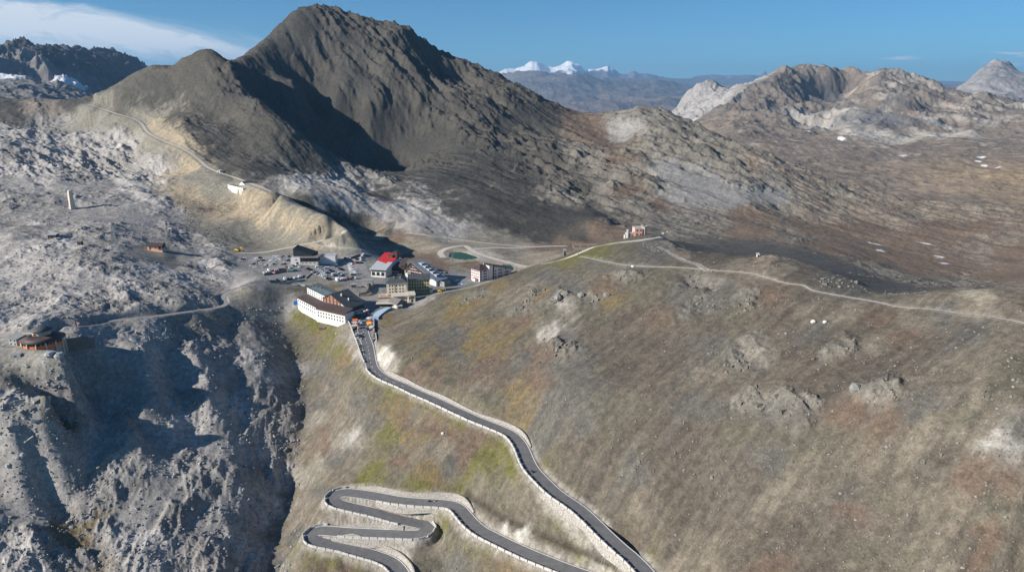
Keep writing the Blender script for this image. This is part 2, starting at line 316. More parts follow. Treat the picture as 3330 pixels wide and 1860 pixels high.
MARK = """lime 40 900;lime 250 960;limeD 330 1000;lime 60 1010;lime 420 900;limeD 520 930;lime 600 900;limeD 640 960;lime 520 870;lime 150 840;lime 60 800;limeD 420 790;tanG 520 845;limeD 620 860;lime 690 860;lime 740 900;limeD 700 930;lime 780 925;limeD 300 830;lime 200 800;limeD 100 760;limeD 40 700;limeS 300 700;limeD 150 640;limeD 40 640;limeS 420 690;limeS 500 730;limeD 560 740;limeD 620 770;lime 680 800;limeD 740 850
lime 120 560;lime 220 520;limeD 260 580;lime 350 490;lime 440 470;limeS 470 520;lime 520 540;lime 420 590;limeD 340 530;lime 250 450;lime 480 590;limeS 330 600;lime 60 450;limeD 60 520;lime 130 600;lime 480 650;lime 540 680;lime 440 620;limeS 60 590;limeS 190 610;limeS 560 700;lime 40 560;lime 380 450
hill 60 380;limeD 120 400;moorR 170 360;limeD 200 410;hill 30 340;moorR 110 350;limeD 20 420;hill 240 340
tanG 280 390;tanG 350 410;tanG 420 400;tanG 330 370;tanG 460 470;tanG 500 480;hill 380 340;hill 430 290;hill 520 260;hill 600 220;hill 690 180;crag 770 265;crag 735 240;hill 640 230;hill 500 330;hill 560 380;hill 650 330;hill 700 260;hill 760 330;hill 850 400;hill 950 460;hill 800 480;scree 700 450;scree 650 420;hill 1000 520;scree 900 560;hill 540 300;tan 500 400;tan 530 430;tan 560 450;tan 590 465;tanG 480 385;tanG 530 350;tan 620 480;scree 720 500;hill 760 540
tanG 560 500;tan 620 530;tan 560 560;tanG 640 570;tan 590 620;tan 640 640;tan 600 660;tan 680 670;tanG 720 620;tan 700 700;tanG 640 720;tanG 700 740;tan 800 690;tan 860 720;tan 900 690;tanG 800 740;tanG 860 760;tan 950 730;tan 1000 720;tan 1050 740;tanG 950 770;tan 1010 770;tanG 1080 760;tan 760 650;tan 850 650;tanG 940 660;tanG 1010 690;tanG 780 790;tanG 720 780;tanG 700 600;tanG 770 620;tanG 1100 790;tanG 1150 810;tanG 880 790
scree 985 80;scree 900 150;crag 1000 200;crag 1060 160;scree 940 250;scree 1000 300;crag 1100 110;scree 1150 160;crag 1200 120;crag 1280 150;scree 1150 240;crag 1200 210;crag 1280 230;crag 1330 290;crag 1400 340;crag 1240 300;scree 1190 290;crag 1150 200;scree 1100 270;crag 1040 250;scree 1100 330;crag 1180 370;scree 1300 380;crag 1420 290;crag 1500 310;crag 1560 290;crag 1480 380;crag 1560 370;crag 1620 330;scree 1700 380;crag 1700 450;scree 1640 420;crag 1580 440;scree 1500 480;scree 1400 480;scree 1300 480;scree 1250 420;scree 1350 560;scree 1450 580;scree 1550 560;scree 1650 520;crag 1740 480;scree 1760 400;crag 1800 520;scree 1700 600;scree 1600 650;scree 1500 680;scree 1620 720;scree 1750 690;scree 1800 740;crag 1860 560;crag 1900 600;rock 1850 640;scree 1880 700;scree 1950 700;scree 1350 500;crag 1380 540;scree 1240 640;hill 1150 480;scree 1060 400;scree 880 200;hill 840 170;crag 1130 330;crag 1290 330;crag 1350 400
limeB 960 590;limeB 1030 590;limeB 1100 610;limeB 1150 640;limeB 1220 660;limeB 1300 690;limeB 1380 720;limeB 1450 745;limeB 1250 700;limeB 1150 680;limeB 1340 730;limeS 1480 760;scree 1000 650;scree 1080 690;scree 1180 740;scree 1260 760;limeS 1050 650
moor 1300 780;sand 1220 760;sand 1350 790;sand 1400 800;tanG 1430 790;sand 1500 790;sand 1600 800;tanG 1560 780;sand 1700 800;tanG 1660 770;sand 1480 850;moor 1420 860;moor 1350 840;sand 1600 850;path 1560 835;sand 1700 860;moor 1780 810;moor 1850 790;scree 1900 770;scree 1700 750;scree 1750 780;moor 1950 760;gravel 1500 900;gravel 1560 910;sand 1640 870;sand 1750 830;tanG 1640 820;moor 1540 860
rust 1920 400;rust 1950 440;moor 1980 420;rust 2000 470;gravel 2030 400;gravel 2040 430;rock 2080 380;rock 2120 420;rock 2160 480;rock 2200 460;rock 2250 500;rock 2100 500;moor 2020 520;rock 1960 520;rock 1880 500;rock 1930 560;rock 1980 600;rock 2050 560;rust 2060 620;rock 2100 620;gravel 2230 580;gravel 2300 600;gravel 2180 540;gravel 2350 640;gravel 2420 640;gravel 2200 640;rock 2330 500;rock 2400 560;moorR 2450 540;rock 2520 600;moorR 2600 600;rock 2460 610;gravel 2500 640;moorR 2650 640;rock 2700 630;rock 2020 660;rock 2100 690;rock 2180 720;rock 2240 740;gravel 2280 650;rock 2300 700;rust 2150 660
moor 2400 700;moor 2500 700;rock 2520 690;moor 2600 740;moor 2700 740;moorR 2650 690;moorR 2750 680;moor 2850 740;moorR 2900 720;moor 2950 790;moorR 3000 700;moor 3050 740;moorR 3150 690;moor 3200 740;moorR 3250 780;moor 3300 820;moor 3100 850;moor 2900 840;moor 2700 800;rock 2560 760;moor 2450 760;grey 2400 790;grey 2500 810;grey 2600 830;grey 2700 870;moor 2980 880;rock 2900 890;rock 3000 915;rock 3120 920;moor 3250 900;grey 2850 920;grey 2800 890;moorR 3180 830;moorR 3320 720
grey 1780 900;olive 1700 890;rock 1740 950;rock 1700 1000;grey 1830 930;olive 1880 860;grass 1960 815;grass 1850 850;grey 1960 840;olive 2030 820;grey 2100 820;grey 2150 840;rock 2130 800;moorR 2220 840;olive 2200 860;grey 2230 800;brown 2300 850;pale 2400 860;brown 2350 840;moorR 2480 860;pale 2550 870;brown 2600 900;grey 2680 900;grey 2740 920;pale 2850 950;grey 2790 945;pale 2980 965;pale 3080 960;sand 3150 955;pale 3250 950;grey 3080 1000;pale 3300 980;sand 3200 980;pale 3130 990
ochre 1620 930;ochre 1560 980;grass 1520 970;ochre 1480 990;olive 1450 960;olive 1400 1000;ochre 1500 1030;rock 1520 970;rock 1560 960;pale 1620 990;olive 1580 1010;ochre 1620 1060;ochre 1560 1090;ochre 1530 1120;ochre 1600 1100;ochre 1650 1080;rust 1690 1050;pale 1700 960;rock 1830 960;grey 1850 940;ochre 1760 960;olive 1790 1010;grey 1800 960;white 1815 985;rock 1825 970;olive 1900 980;rock 1930 965;ochre 2000 960;rust 1980 930;olive 2060 940;olive 2080 980;rock 2050 900;olive 2120 920
grey 1480 1080;grey 1450 1110;grey 1500 1150;brown 1420 1150;olive 1380 1060;pale 1330 1030;pale 1300 1040;ochre 1270 1050;ochre 1250 1030;pale 1290 1080;ochre 1330 1100;olive 1300 1130;pale 1240 1110;pale 1230 1090;white 1238 1150;white 1260 1165;olive 1340 1180;rust 1340 1200;rust 1310 1220;brown 1400 1200;ochre 1380 1170;brown 1500 1200;rust 1550 1230;rust 1600 1180;ochre 1580 1150;brown 1640 1200;grey 1700 1180;rust 1750 1130;olive 1720 1100;white 1790 1100;rock 1810 1130;rust 1780 1160;rust 1740 1200;grey 1850 1100;grey 1880 1180;grey 1800 1200;brown 1930 1080;brown 2000 1100;olive 1950 1020;brown 2050 1040;rust 2120 1030;brown 2100 1120;brown 2000 1180;grey 1900 1240;brown 2080 1230;brown 2200 1150
grey 2250 950;rock 2270 910;rock 2300 980;grey 2350 970;rock 2430 990;rust 2480 970;rust 2500 980;olive 2400 1020;olive 2390 1080;brown 2450 1040;brown 2300 1060;pale 2340 1210;rock 2400 1180;rock 2430 1150;grey 2330 1110;brown 2550 1050;pale 2620 1000;pale 2700 990;brown 2600 960;pale 2750 1010;rust 2860 1040;rust 2930 1100;brown 2800 1060;brown 2700 1100;grey 2650 1080;brown 2600 1150;rock 2720 1130;brown 2750 1180;pale 2850 1130;pale 2950 1040;grey 3130 1100;grey 3180 1090;pale 3250 1080;pale 3300 1100;pale 3200 1150;brown 3050 1120;pale 3100 1200;olive 3250 1250;olive 3280 1200;pale 3150 1230;pale 3200 1400;white 3260 1440;pale 3310 1480;grey 3300 1430;pale 3190 1300;olive 3150 1340;pale 3060 1380;pale 2990 1440;grey 3000 1330;brown 2950 1200;brown 2850 1200;rock 2850 1280;rock 2450 1300;rock 2480 1330;rock 2600 1310;olive 2400 1410;rust 2760 1340;rust 2900 1370;brown 2700 1250;brown 2600 1230;brown 2500 1250;grey 2310 1320;brown 2350 1270
brown 2300 1400;brown 2250 1500;brown 2350 1600;brown 2300 1700;brown 2200 1650;brown 2400 1800;olive 2700 1400;olive 2600 1450;pale 2600 1520;pale 2550 1600;olive 2700 1560;grey 2500 1500;brown 2450 1550;grey 2750 1620;brown 2700 1750;rust 2760 1640;brown 2550 1750;pale 2900 1500;olive 2850 1600;brown 2950 1550;pale 3000 1580;pale 3050 1700;brown 2900 1700;olive 2800 1800;pale 3000 1820;rust 3220 1550;rust 3180 1570;rust 3200 1740;rust 3190 1810;pale 3100 1620;pale 3300 1800;pale 3300 1650;brown 3120 1780;olive 3250 1640;brown 3060 1490;olive 2950 1800;brown 2650 1850;pale 2300 1800;rust 2500 1840
grey 1900 1350;grey 1800 1300;olive 2000 1340;brown 2100 1400;brown 2000 1500;brown 1900 1450;grey 1780 1400;grey 2070 1530;brown 1980 1620;brown 2100 1600;brown 2150 1500;olive 1850 1480;ochre 1700 1280;rust 1740 1250;ochre 1660 1330;olive 1600 1300;pale 1550 1260;olive 1450 1220;rust 1420 1210;pale 1520 1340;brown 2050 1700;brown 1920 1600;pale 2080 1620;brown 2200 1800;pale 2200 1840
tanG 860 960;tanG 800 960;grey 900 990;gravel 930 1000;gravel 880 1010;grass 970 1020;grass 1020 1050;olive 980 1080;grass 1060 1060;ochre 1040 1080;grass 1080 1085;grass 1040 1120;olive 1000 1140;olive 1020 1100;grass 1100 1140;ochre 1110 1150;grey 1060 1160;white 1150 1080;white 1165 1110;pale 1140 1080;grey 1030 1200;olive 1020 1250;grey 1080 1220;pale 1060 1250;ochre 1130 1180;white 1180 1170;pale 1170 1190;olive 1140 1210;grass 1230 1250;grass 1260 1270;grass 1300 1290;ochre 1320 1320;ochre 1290 1360;grass 1260 1420;rust 1330 1380;rust 1400 1400;rust 1480 1410;rust 1540 1430;pale 1350 1380;pale 1360 1360;ochre 1420 1360;grass 1460 1330;grass 1400 1340;grass 1500 1370;pale 1450 1440;pale 1430 1480;grey 1460 1490;rust 1510 1480;pale 1400 1470;ochre 1340 1430;rust 1300 1500;olive 1300 1470;grey 1210 1400;pale 1130 1380;white 1150 1420;tanG 1110 1420;grey 1170 1340;olive 1200 1320;pale 1100 1330;tanG 1040 1360;grey 1050 1300;rust 1050 1390;rust 1060 1430;pale 1020 1420;pale 1000 1500;tanG 1030 1500;rust 1040 1460;grey 1080 1480;pale 1120 1520;pale 1050 1560;grey 1040 1590;grass 1220 1555;grass 1350 1580;olive 1280 1560;ochre 1400 1550;grass 1480 1560;grass 1560 1510;grass 1600 1480;grass 1650 1480;olive 1540 1560;grass 1590 1560;pale 1560 1560;olive 1620 1570;grass 1700 1540;pale 1660 1580;pale 1730 1620;grass 1680 1540;pale 1800 1640;grass 1820 1680;olive 1650 1650;olive 1600 1620;grey 1520 1600;olive 1450 1590
brown 1540 1640;brown 1600 1680;brown 1680 1720;white 1680 1740;white 1640 1720;pale 1700 1700;pale 1640 1690;brown 1750 1760;brown 1850 1790;olive 1850 1740;olive 1780 1700;grass 1900 1760;grass 1980 1800;grass 2020 1840;pale 1900 1830;brown 1960 1850;pale 1850 1690;pale 1750 1660;grass 1440 1690;grass 1420 1720;olive 1500 1740;pale 1560 1780;grass 1580 1790;rust 1660 1820;ochre 1680 1830;olive 1480 1800;grey 1480 1840;pale 1400 1800;olive 1380 1840;white 1340 1760;grass 1020 1830;grass 1080 1810;grass 1180 1830;rust 1120 1850;rust 1080 1850;olive 1220 1850;rust 1240 1770;ochre 1180 1760;pale 1260 1750;rust 1160 1690;grass 1220 1700;white 1120 1705;pale 1220 1715;grass 1140 1625;white 1180 1635;pale 1280 1650;white 1350 1660;white 1400 1660;pale 1050 1680;pale 1040 1650;tanG 990 1560;pale 960 1620;pale 940 1700;grey 960 1740;pale 920 1780;grey 900 1840;pale 1000 1660;white 1330 1680;pale 1000 1700;grey 970 1800;white 1300 1790
limeD 900 1100;limeD 880 1180;limeD 800 1100;limeD 700 1080;tanG 650 1050;limeD 600 1100;limeS 400 1140;limeS 350 1200;limeS 300 1180;lime 500 1120;lime 480 1080;limeS 640 1160;limeS 600 1180;limeS 560 1240;limeD 720 1180;lime 700 1240;limeD 780 1240;lime 830 1160;lime 900 1220;limeD 960 1200;limeD 200 1260;lime 150 1280;tanG 110 1260;limeD 60 1320;lime 40 1270;tanG 20 1230;limeS 420 1280;limeS 380 1310;limeD 300 1330;limeS 520 1300;limeS 490 1350;limeS 460 1420;limeS 500 1460;limeD 400 1380;ochre 200 1340;limeS 180 1400;limeS 100 1450;limeS 50 1500;limeS 150 1560;limeS 250 1480;limeS 60 1600;limeS 120 1660;limeS 250 1600;limeD 300 1560;limeD 350 1620;limeD 420 1560;limeD 620 1300;lime 700 1320;lime 780 1330;limeD 850 1320;limeD 900 1300;lime 620 1400;limeS 700 1420;limeS 740 1460;lime 860 1420;limeD 900 1420;limeD 940 1380;lime 800 1500;limeD 860 1530;lime 900 1560;limeD 640 1500;limeS 560 1480;limeS 540 1560;limeS 480 1640;limeS 440 1700;limeD 250 1680;ochre 230 1720;ochre 280 1700;limeD 150 1750;lime 60 1780;lime 100 1830;limeD 250 1800;ochre 260 1780;limeD 340 1720;lime 420 1780;lime 500 1750;limeD 560 1700;lime 480 1840;limeS 560 1800;limeD 620 1840;limeD 660 1760;limeS 740 1650;lime 840 1680;lime 880 1640;lime 800 1600;limeD 700 1580;lime 760 1740;limeS 700 1720;lime 820 1780;lime 840 1840;limeD 720 1840;limeS 600 1620;limeD 640 1640
gravel 870 870;gravel 780 855;asph 950 870;asph 860 930;asph 1060 880;asph 1100 900;asph 1150 860;asph 1200 850;gravel 940 900;gravel 1180 930;gravel 1120 960;tanG 1040 920;ochre 1080 940;tanG 1100 960;olive 1000 945;gravel 1230 960;gravel 1250 990;asph 1190 1060;asph 1180 1110;asph 1150 1040;asph 1210 1010;gravel 1250 930;gravel 1340 990;asph 1440 930;asph 1480 920;gravel 1300 860;gravel 1200 1000;asph 1400 930"""
pts = []
for tok in MARK.replace("\n", ";").split(";"):
    k, u, v = tok.split(); pts.append((KN.index(k), int(u), int(v)))
P3 = []
for k, u, v in pts:
    p = near.hit(u, v); P3.append((p.x/p.y, p.z/p.y*1.25, math.log(p.y)*.55))
P3 = np.array(P3, np.float32); PK = np.array([p[0] for p in pts])
nr, na = near.X.shape
cst = 4
ci = np.arange(0, nr+cst, cst).clip(0, nr-1); cj = np.arange(0, na+cst, cst).clip(0, na-1)
Q = np.stack([near.X[np.ix_(ci, cj)]/near.Y[np.ix_(ci, cj)], near.Z[np.ix_(ci, cj)]/near.Y[np.ix_(ci, cj)]*1.25, np.log(near.Y[np.ix_(ci, cj)])*.55], -1).reshape(-1, 3).astype(np.float32)
W = np.zeros((len(Q), len(KN)), np.float32)
onehot = np.eye(len(KN), dtype=np.float32)[PK]
for i in range(0, len(Q), 8000):
    q = Q[i:i+8000]
    d2 = (q*q).sum(1)[:, None]+(P3*P3).sum(1)[None]-2*q@P3.T
    w = 1/(np.maximum(d2, 1e-8)+6e-5)**2.2
    W[i:i+8000] = (w/w.sum(1, keepdims=True))@onehot
W = W.reshape(len(ci), len(cj), len(KN))
X, Y, Z0 = near.X, near.Y, near.Z.copy()
LS = np.log(Y)
# borders wander with the ground's own texture
scl = np.clip(Y/450, .6, 4)
wx = fbm(X/scl, Y/scl, 26, 5, .6, 3)*15; wy = fbm(X/scl, Y/scl, 26, 5, .6, 23)*15
# streaks run down the slope
ca, sa = math.cos(R(37)), math.sin(R(37))
sA = fbm((X*-sa+Y*ca), (X*ca+Y*sa)/7.0, 4.2, 4, .55, 41)      # right-hand slopes, falling to the lower left
c2, s2 = math.cos(R(-52)), math.sin(R(-52))
sB = fbm((X*-s2+Y*c2), (X*c2+Y*s2)/9.0, 17, 4, .55, 51)       # the mountain, falling to the lower right
fi = np.clip((np.arange(nr)[:, None]+wx+sA*0)/cst, 0, len(ci)-1.01); fj = np.clip((np.arange(na)[None]+wy*1.2)/cst, 0, len(cj)-1.01)
i0 = fi.astype(np.int32); j0 = fj.astype(np.int32); ti = (fi-i0).astype(np.float32); tj = (fj-j0).astype(np.float32)
def upW(k):
    w = W[:, :, k]
    return (w[i0, j0]*(1-tj)+w[i0, j0+1]*tj)*(1-ti)+(w[i0+1, j0]*(1-tj)+w[i0+1, j0+1]*tj)*ti
_noi = [fbm(X, Y, 19, 4, .62, 200+7*q) for q in range(4)]; _str = [fbm((X*-sa+Y*ca), (X*ca+Y*sa)/6.0, 6.5, 4, .6, 240+9*q) for q in range(4)]
nearm = np.clip((1000-Y)/400, 0, 1)
_tot = np.zeros_like(X)
def brkW(k):
    st = KINDS[KN[k]][3]; n = _noi[k % 4]*(1 if k % 2 else -1)*(1-.6*(st == 1))+(_str[(k//2) % 4]*(1 if (k//4) % 2 else -1)*.9 if st == 1 else 0)
    return upW(k)*np.exp(np.clip(n*4.2, -4, 4))
for k in range(len(KN)): _tot += brkW(k)
rockA = np.zeros_like(X); fineA = np.zeros_like(X); colr = np.zeros(X.shape+(3,), np.float32)
pn = {s: fbm(X, Y, s, 4, .55, 60+s) for s in (8, 14, 24, 60, 110)}
n_f = fbm(X, Y, 3.0, 3, .6, 77)
for k, name in enumerate(KN):
    w = brkW(k)/_tot
    ca_, cb_, ps, st, ra, fa = KINDS[name]
    p = pn[min(pn, key=lambda s: abs(s-ps))]
    if st == 1: p = p*.40+sA*.9+_str[2]*1.15
    elif st == 2: p = p*.8+sB*.8
    t = np.clip(.5+p*1.15+n_f*.35, 0, 1)
    for c in range(3): colr[..., c] += w*(ca_[c]*t+cb_[c]*(1-t))
    rockA += w*ra; fineA += w*fa
print("kinds ok")

# ------------------------------------------------------------------ relief
village = np.zeros_like(X)
def poly_mask(poly, soft=4.0):
    """1 inside a plan polygon, falling to 0 within `soft` metres outside"""
    P = [Vector((p[0], p[1])) for p in poly]
    x0, x1 = min(p.x for p in P)-soft, max(p.x for p in P)+soft; y0, y1 = min(p.y for p in P)-soft, max(p.y for p in P)+soft
    out = np.zeros_like(X); sel = (X > x0) & (X < x1) & (Y > y0) & (Y < y1)
    px, py = X[sel], Y[sel]; ins = np.zeros(len(px), bool); dmin = np.full(len(px), 1e9, np.float32)
    for k in range(len(P)):
        a, b = P[k], P[(k+1) % len(P)]
        cond = ((a.y > py) != (b.y > py)) & (px < (b.x-a.x)*(py-a.y)/((b.y-a.y) or 1e-9)+a.x); ins ^= cond
        d = b-a; t = np.clip(((px-a.x)*d.x+(py-a.y)*d.y)/max(1e-9, d.length_squared), 0, 1)
        dmin = np.minimum(dmin, np.hypot(px-a.x-t*d.x, py-a.y-t*d.y))
    out[sel] = np.where(ins, 1, np.clip(1-dmin/soft, 0, 1)); return out
def ppoly(l, z): return [at(u, v, z) for u, v in l]
village = poly_mask(ppoly([(770,835),(900,822),(1000,805),(1160,812),(1300,835),(1450,880),(1520,890),(1620,870),(1670,890),(1560,940),(1440,950),(1350,985),(1250,1020),(1215,1060),(1215,1120),(1180,1120),(1150,1070),(1000,1015),(940,985),(980,950),(860,945),(800,945)], -161), 14)
# the road's own surroundings stay smooth too
def line_dist(line, hw_max):
    Ls = np.array([[p.x, p.y, p.z] for p in line], np.float32)
    x0, x1, y0, y1 = Ls[:, 0].min()-hw_max, Ls[:, 0].max()+hw_max, Ls[:, 1].min()-hw_max, Ls[:, 1].max()+hw_max
    sel = np.nonzero((X > x0) & (X < x1) & (Y > y0) & (Y < y1))
    px, py = X[sel], Y[sel]; best = np.full(len(px), 1e12, np.float32); bi = np.zeros(len(px), np.int32)
    for i in range(0, len(px), 60000):
        d2 = (px[i:i+60000, None]-Ls[None, :, 0])**2+(py[i:i+60000, None]-Ls[None, :, 1])**2
        bi[i:i+60000] = d2.argmin(1); best[i:i+60000] = d2.min(1)
    d = np.sqrt(best); ok = d < hw_max
    return (sel[0][ok], sel[1][ok]), d[ok], Ls[bi[ok], 2], bi[ok]
def fade(d, a, b): return np.clip((b-d)/(b-a), 0, 1)
calm = village.copy()
ways = []          # (line, half width, clear, slope k)
def drape(pix, lift=0.0, step=1.5):
    return smooth_line([near.hit(u, v)+Vector((0, 0, lift)) for u, v in pix], step)
TRK = drape([(261,339),(296,343),(339,357),(391,374),(435,387),(461,404),(478,428),(500,443),(543,463),(587,480),(622,500),(652,524),(674,543),(713,561),(765,578),(804,593),(848,609),(883,624)], 0, 4)
PALE = drape([(779,821),(826,823),(869,819),(935,806),(993,794),(1052,781),(1106,763),(1122,750)])
BRANCH = drape([(1013,790),(1067,803),(1118,806),(1169,810),(1213,819)])
CASTLE = drape([(1770,857),(1818,847),(1866,831),(1931,804),(1996,791),(2061,784),(2105,778),(2148,771)])
CRESTP = drape([(1430,953),(1475,945),(1540,931),(1592,914)])
RIDGE = drape([(1888,834),(1975,852),(2062,865),(2210,870),(2297,878),(2427,887),(2488,902),(2558,921),(2610,928),(2645,945),(2710,958),(2775,969),(2853,982),(2923,998),(3036,1006),(3123,1019),(3210,1028),(3275,1039),(3330,1050),(3430,1068)])
SIDE = drape([(2142,806),(2164,815),(2187,829),(2211,841),(2234,851),(2265,859),(2297,878)])
POND = drape([(1440,836),(1433,820),(1461,806),(1509,800),(1531,812),(1557,826),(1605,841),(1661,856),(1714,868)])
POND2 = drape([(1531,812),(1600,806),(1670,806),(1757,802),(1840,800)])
POND3 = drape([(1322,758),(1400,768),(1470,776),(1605,793),(1714,802)])
SHELF = smooth_line([at(*p) for p in [(20,1125,-149.3),(110,1118,-150),(187,1078,-150.6),(261,1067,-151.2),(313,1056,-152),(361,1043,-152.6),(435,1035,-154),(522,1026,-155.5),(630,1011,-158),(696,1002,-159),(730,991,-160),(724,969,-158.5),(748,948,-157.8),(783,938,-157.5),(848,931,-158),(957,926,-160),(1015,925,-160.6)]])
# rock: folded ridges, from big ribs to boulders
rk = fbm(X, Y, 64, 4, .52, 5, True)*5.2
c3, s3 = math.cos(R(-28)), math.sin(R(-28))
rk2 = fbm((X*c3+Y*s3)/2.2, X*-s3+Y*c3, 15, 5, .6, 9, True)*2.3
rk3 = fbm(X, Y, 4.6, 3, .6, 15, True)*.62
patch = np.clip(.50+fbm(X, Y, 58, 4, .55, 31)*1.9, .06, 1.4)
far_ = np.clip((Y-700)/500, 0, 1)
c4, s4 = math.cos(R(-50)), math.sin(R(-50))
bigA = fbm((X*c4+Y*s4)/3.4, X*-s4+Y*c4, 85, 5, .52, 33, True)*19       # ribs and gullies of the mountain
crg = fbm((X*c4+Y*s4)/1.7, X*-s4+Y*c4, 38, 5, .58, 36, True)*9
bigB = fbm((X*c4+Y*s4)/5.5, X*-s4+Y*c4, 42, 5, .58, 38, True)*9
mz = np.clip((X+820)/160, 0, 1)*np.clip((Y-850)/200, 0, 1)
slabs = fbm((X*c3+Y*s3)/2.0, X*-s3+Y*c3, 110, 4, .5, 49, True)*7
ribs = fbm(X*.96+Y*.10, (Y*.96-X*.10)/3.0, 36, 4, .52, 91, True)*5.5
near_r = (ribs*np.clip((520-Y)/80, 0, 1)+rk*(.35+.6*patch)+rk2*patch*.85+rk3*patch*.7)
far_r = (crg*.85+bigB*.95+rk2*.6*patch)*mz+(rk*1.0*(.2+patch)+rk2*.55*patch+rk3*.3)*(1-mz)
rel = rockA*(near_r*(1-far_)+far_r*far_)+np.clip((Y-480)/200, 0, 1)*(1-mz)*np.clip(rockA, 0, 1)*slabs
rel += fbm(X, Y, 130, 3, .5, 71)*(1.5+6.0*far_)*(.4+.6*np.clip(rockA+.4, 0, 1))
mtn = far_*np.clip((X+820)/160, 0, 1)*np.clip((360-X)/200, 0, 1)*np.clip((Y-900)/200, 0, 1)
rel += far_*bigA*.48*np.clip(.35+rockA*.75, 0, 1.1)
rel += mtn*fbm((X*c4+Y*s4)/6.5, X*-s4+Y*c4, 48, 5, .6, 45, True)*7.5*np.clip(.30+rockA*.9+pn[110]*.9, .1, 1.4)
rel += far_*(fbm(X, Y, 26, 5, .62, 46, True)*2.2+fbm(X, Y, 9, 3, .6, 47)*1.1)*np.clip(.35+fineA, 0, 1)
rel += fineA*(fbm(X, Y, 7, 3, .6, 81)*.40+n_f*.16)
rel += np.where(Y < 700, (sA*.40+_str[1]*.30)*np.clip(1.2-rockA, 0, 1), 0)
for line, hw in ((main_road, 30), (low_road, 22)):
    ix, d, zr, _ = line_dist(line, hw); calm[ix] = np.maximum(calm[ix], fade(d, 6, hw)*.92)
for line in (TRK, PALE, BRANCH, CASTLE, RIDGE, SIDE, POND, POND2, POND3, SHELF, CRESTP):
    ix, d, zr, _ = line_dist(line, 14); calm[ix] = np.maximum(calm[ix], fade(d, 2, 14)*.95)
pondm = poly_mask(ppoly([(1430,800),(1560,800),(1610,850),(1580,870),(1430,860)], -169.5), 10); calm = np.maximum(calm, pondm)
calm = np.maximum(calm, poly_mask([near.hit(u, v) for u, v in [(0,1090),(70,1085),(190,1085),(215,1120),(205,1160),(60,1170),(0,1160)]], 5))
for (u, v, r_) in [(782,605,22),(2075,776,14),(512,826,26),(236,675,5),(370,830,5),(170,760,5)]:
    p = near.hit(u, v); d = np.hypot(X-p.x, Y-p.y); calm = np.maximum(calm, fade(d, r_*.6, r_*1.4))
near.Z = (Z0+rel*(1-calm)).astype(np.float32)
print("relief ok")

# ------------------------------------------------------------------ cut the ways into the slope
wayW = np.zeros_like(X); 
def cut(line, hw, below=.12, k=1.25, reach=16, kd=None):
    ix, d, zr, _ = line_dist(line, hw+reach)
    dd = np.maximum(0, d-hw); z = near.Z[ix]
    near.Z[ix] = np.where(dd <= 0, zr-below, np.clip(z, zr-below-dd*(kd or k), zr-below+dd*k))
    return ix, d
def stain(line, hw, col, soft=1.2, amt=1.0, var=.25):
    ix, d, zr, _ = line_dist(line, hw+soft)
    t = (fade(d, hw-.3, hw+soft)*amt)[:, None]*np.clip(1+pn[8][ix]*var*2.2, 0, 1.0)[:, None]
    colr[ix] = colr[ix]*(1-t)+np.array(col, np.float32)*(1+n_f[ix]*var)[:, None]*t
for ln, hw in ((SIDE,.9),(BRANCH,1.2),(POND3,1.3),(POND2,2.2),(POND,3.0),(RIDGE,.9),(CASTLE,1.5),(CRESTP,1.6),(PALE,1.9),(TRK,2.6)):
    cut(ln, hw+(.5 if ln is not TRK else 3.0), .12 if ln is not TRK else .5, .8, 9); stain(ln, hw+.3, (.44,.405,.35), 1.2, .9 if ln is not RIDGE else .35)
cut(SHELF, 3.0, .12, 1.1, 8)
HW_MAIN, HW_LOW = 4.1, 4.6
cut(main_road, HW_MAIN+1.2, .15, 1.3, 14, 1.2)
cut(low_road, HW_LOW+.9, .15, 1.5, 12, 1.5)
# pale rubble along the road cuts, ochre banks by the track
stain(low_road, HW_LOW+1.4, (.38,.355,.315), 2.0, .7, .6)
stain(main_road, HW_MAIN+1.2, (.38,.355,.315), 1.8, .7, .6)
stain(SHELF, 3, (.25,.245,.235), 2, 1)
DITCH = [near.hit(*(p)) for p in [(1518,1596),(1562,1631),(1627,1674),(1757,1731),(1844,1770),(1953,1818),(2009,1857),(2050,1900)]]
DITCH = smooth_line(DITCH, 1.0)
ix, d, zr, _ = line_dist(DITCH, 1.6); near.Z[ix] -= fade(d, .2, 1.6)*1.2; stain(DITCH, .6, (.06,.052,.04), .8, .9)
# the pond bowls
def bowl(poly, zw, col):
    m = poly_mask(poly, 9); near.Z[:] = np.where(m > 0, np.where(m >= 1, zw-.9, near.Z*(1-m)+(zw+.5)*m), near.Z)
def patch_stain(u, v, r, col, amt=1.0, squash=1.0, ang=0.0):
    p = near.hit(u, v); ca_, sa_ = math.cos(ang), math.sin(ang)
    ddx = (X-p.x)*ca_+(Y-p.y)*sa_; ddy = (-(X-p.x)*sa_+(Y-p.y)*ca_)*squash
    d = np.hypot(ddx, ddy)+fbm(X, Y, max(3, r*.8), 3, .6, 99)*r*.7
    t = (np.clip(1.3-d/r, 0, 1)*amt)[..., None]; t = t*t*(3-2*t)
    colr[:] = colr*(1-t)+np.array(col, np.float32)*(1+n_f*.3)[..., None]*t
for a in [(1240,1155,7,(.54,.51,.46),.9,1.0),(1258,1172,5,(.50,.48,.43),.8,1.0),(1690,1745,5,(.52,.50,.45),.8,1.4),(1640,1722,3,(.5,.48,.43),.7),(3250,1415,7,(.44,.42,.38),.4,1.6,.6),(3310,1470,8,(.44,.42,.38),.4,1.6,.6),(2040,415,22,(.34,.33,.31),.7)]:
    patch_stain(*a)
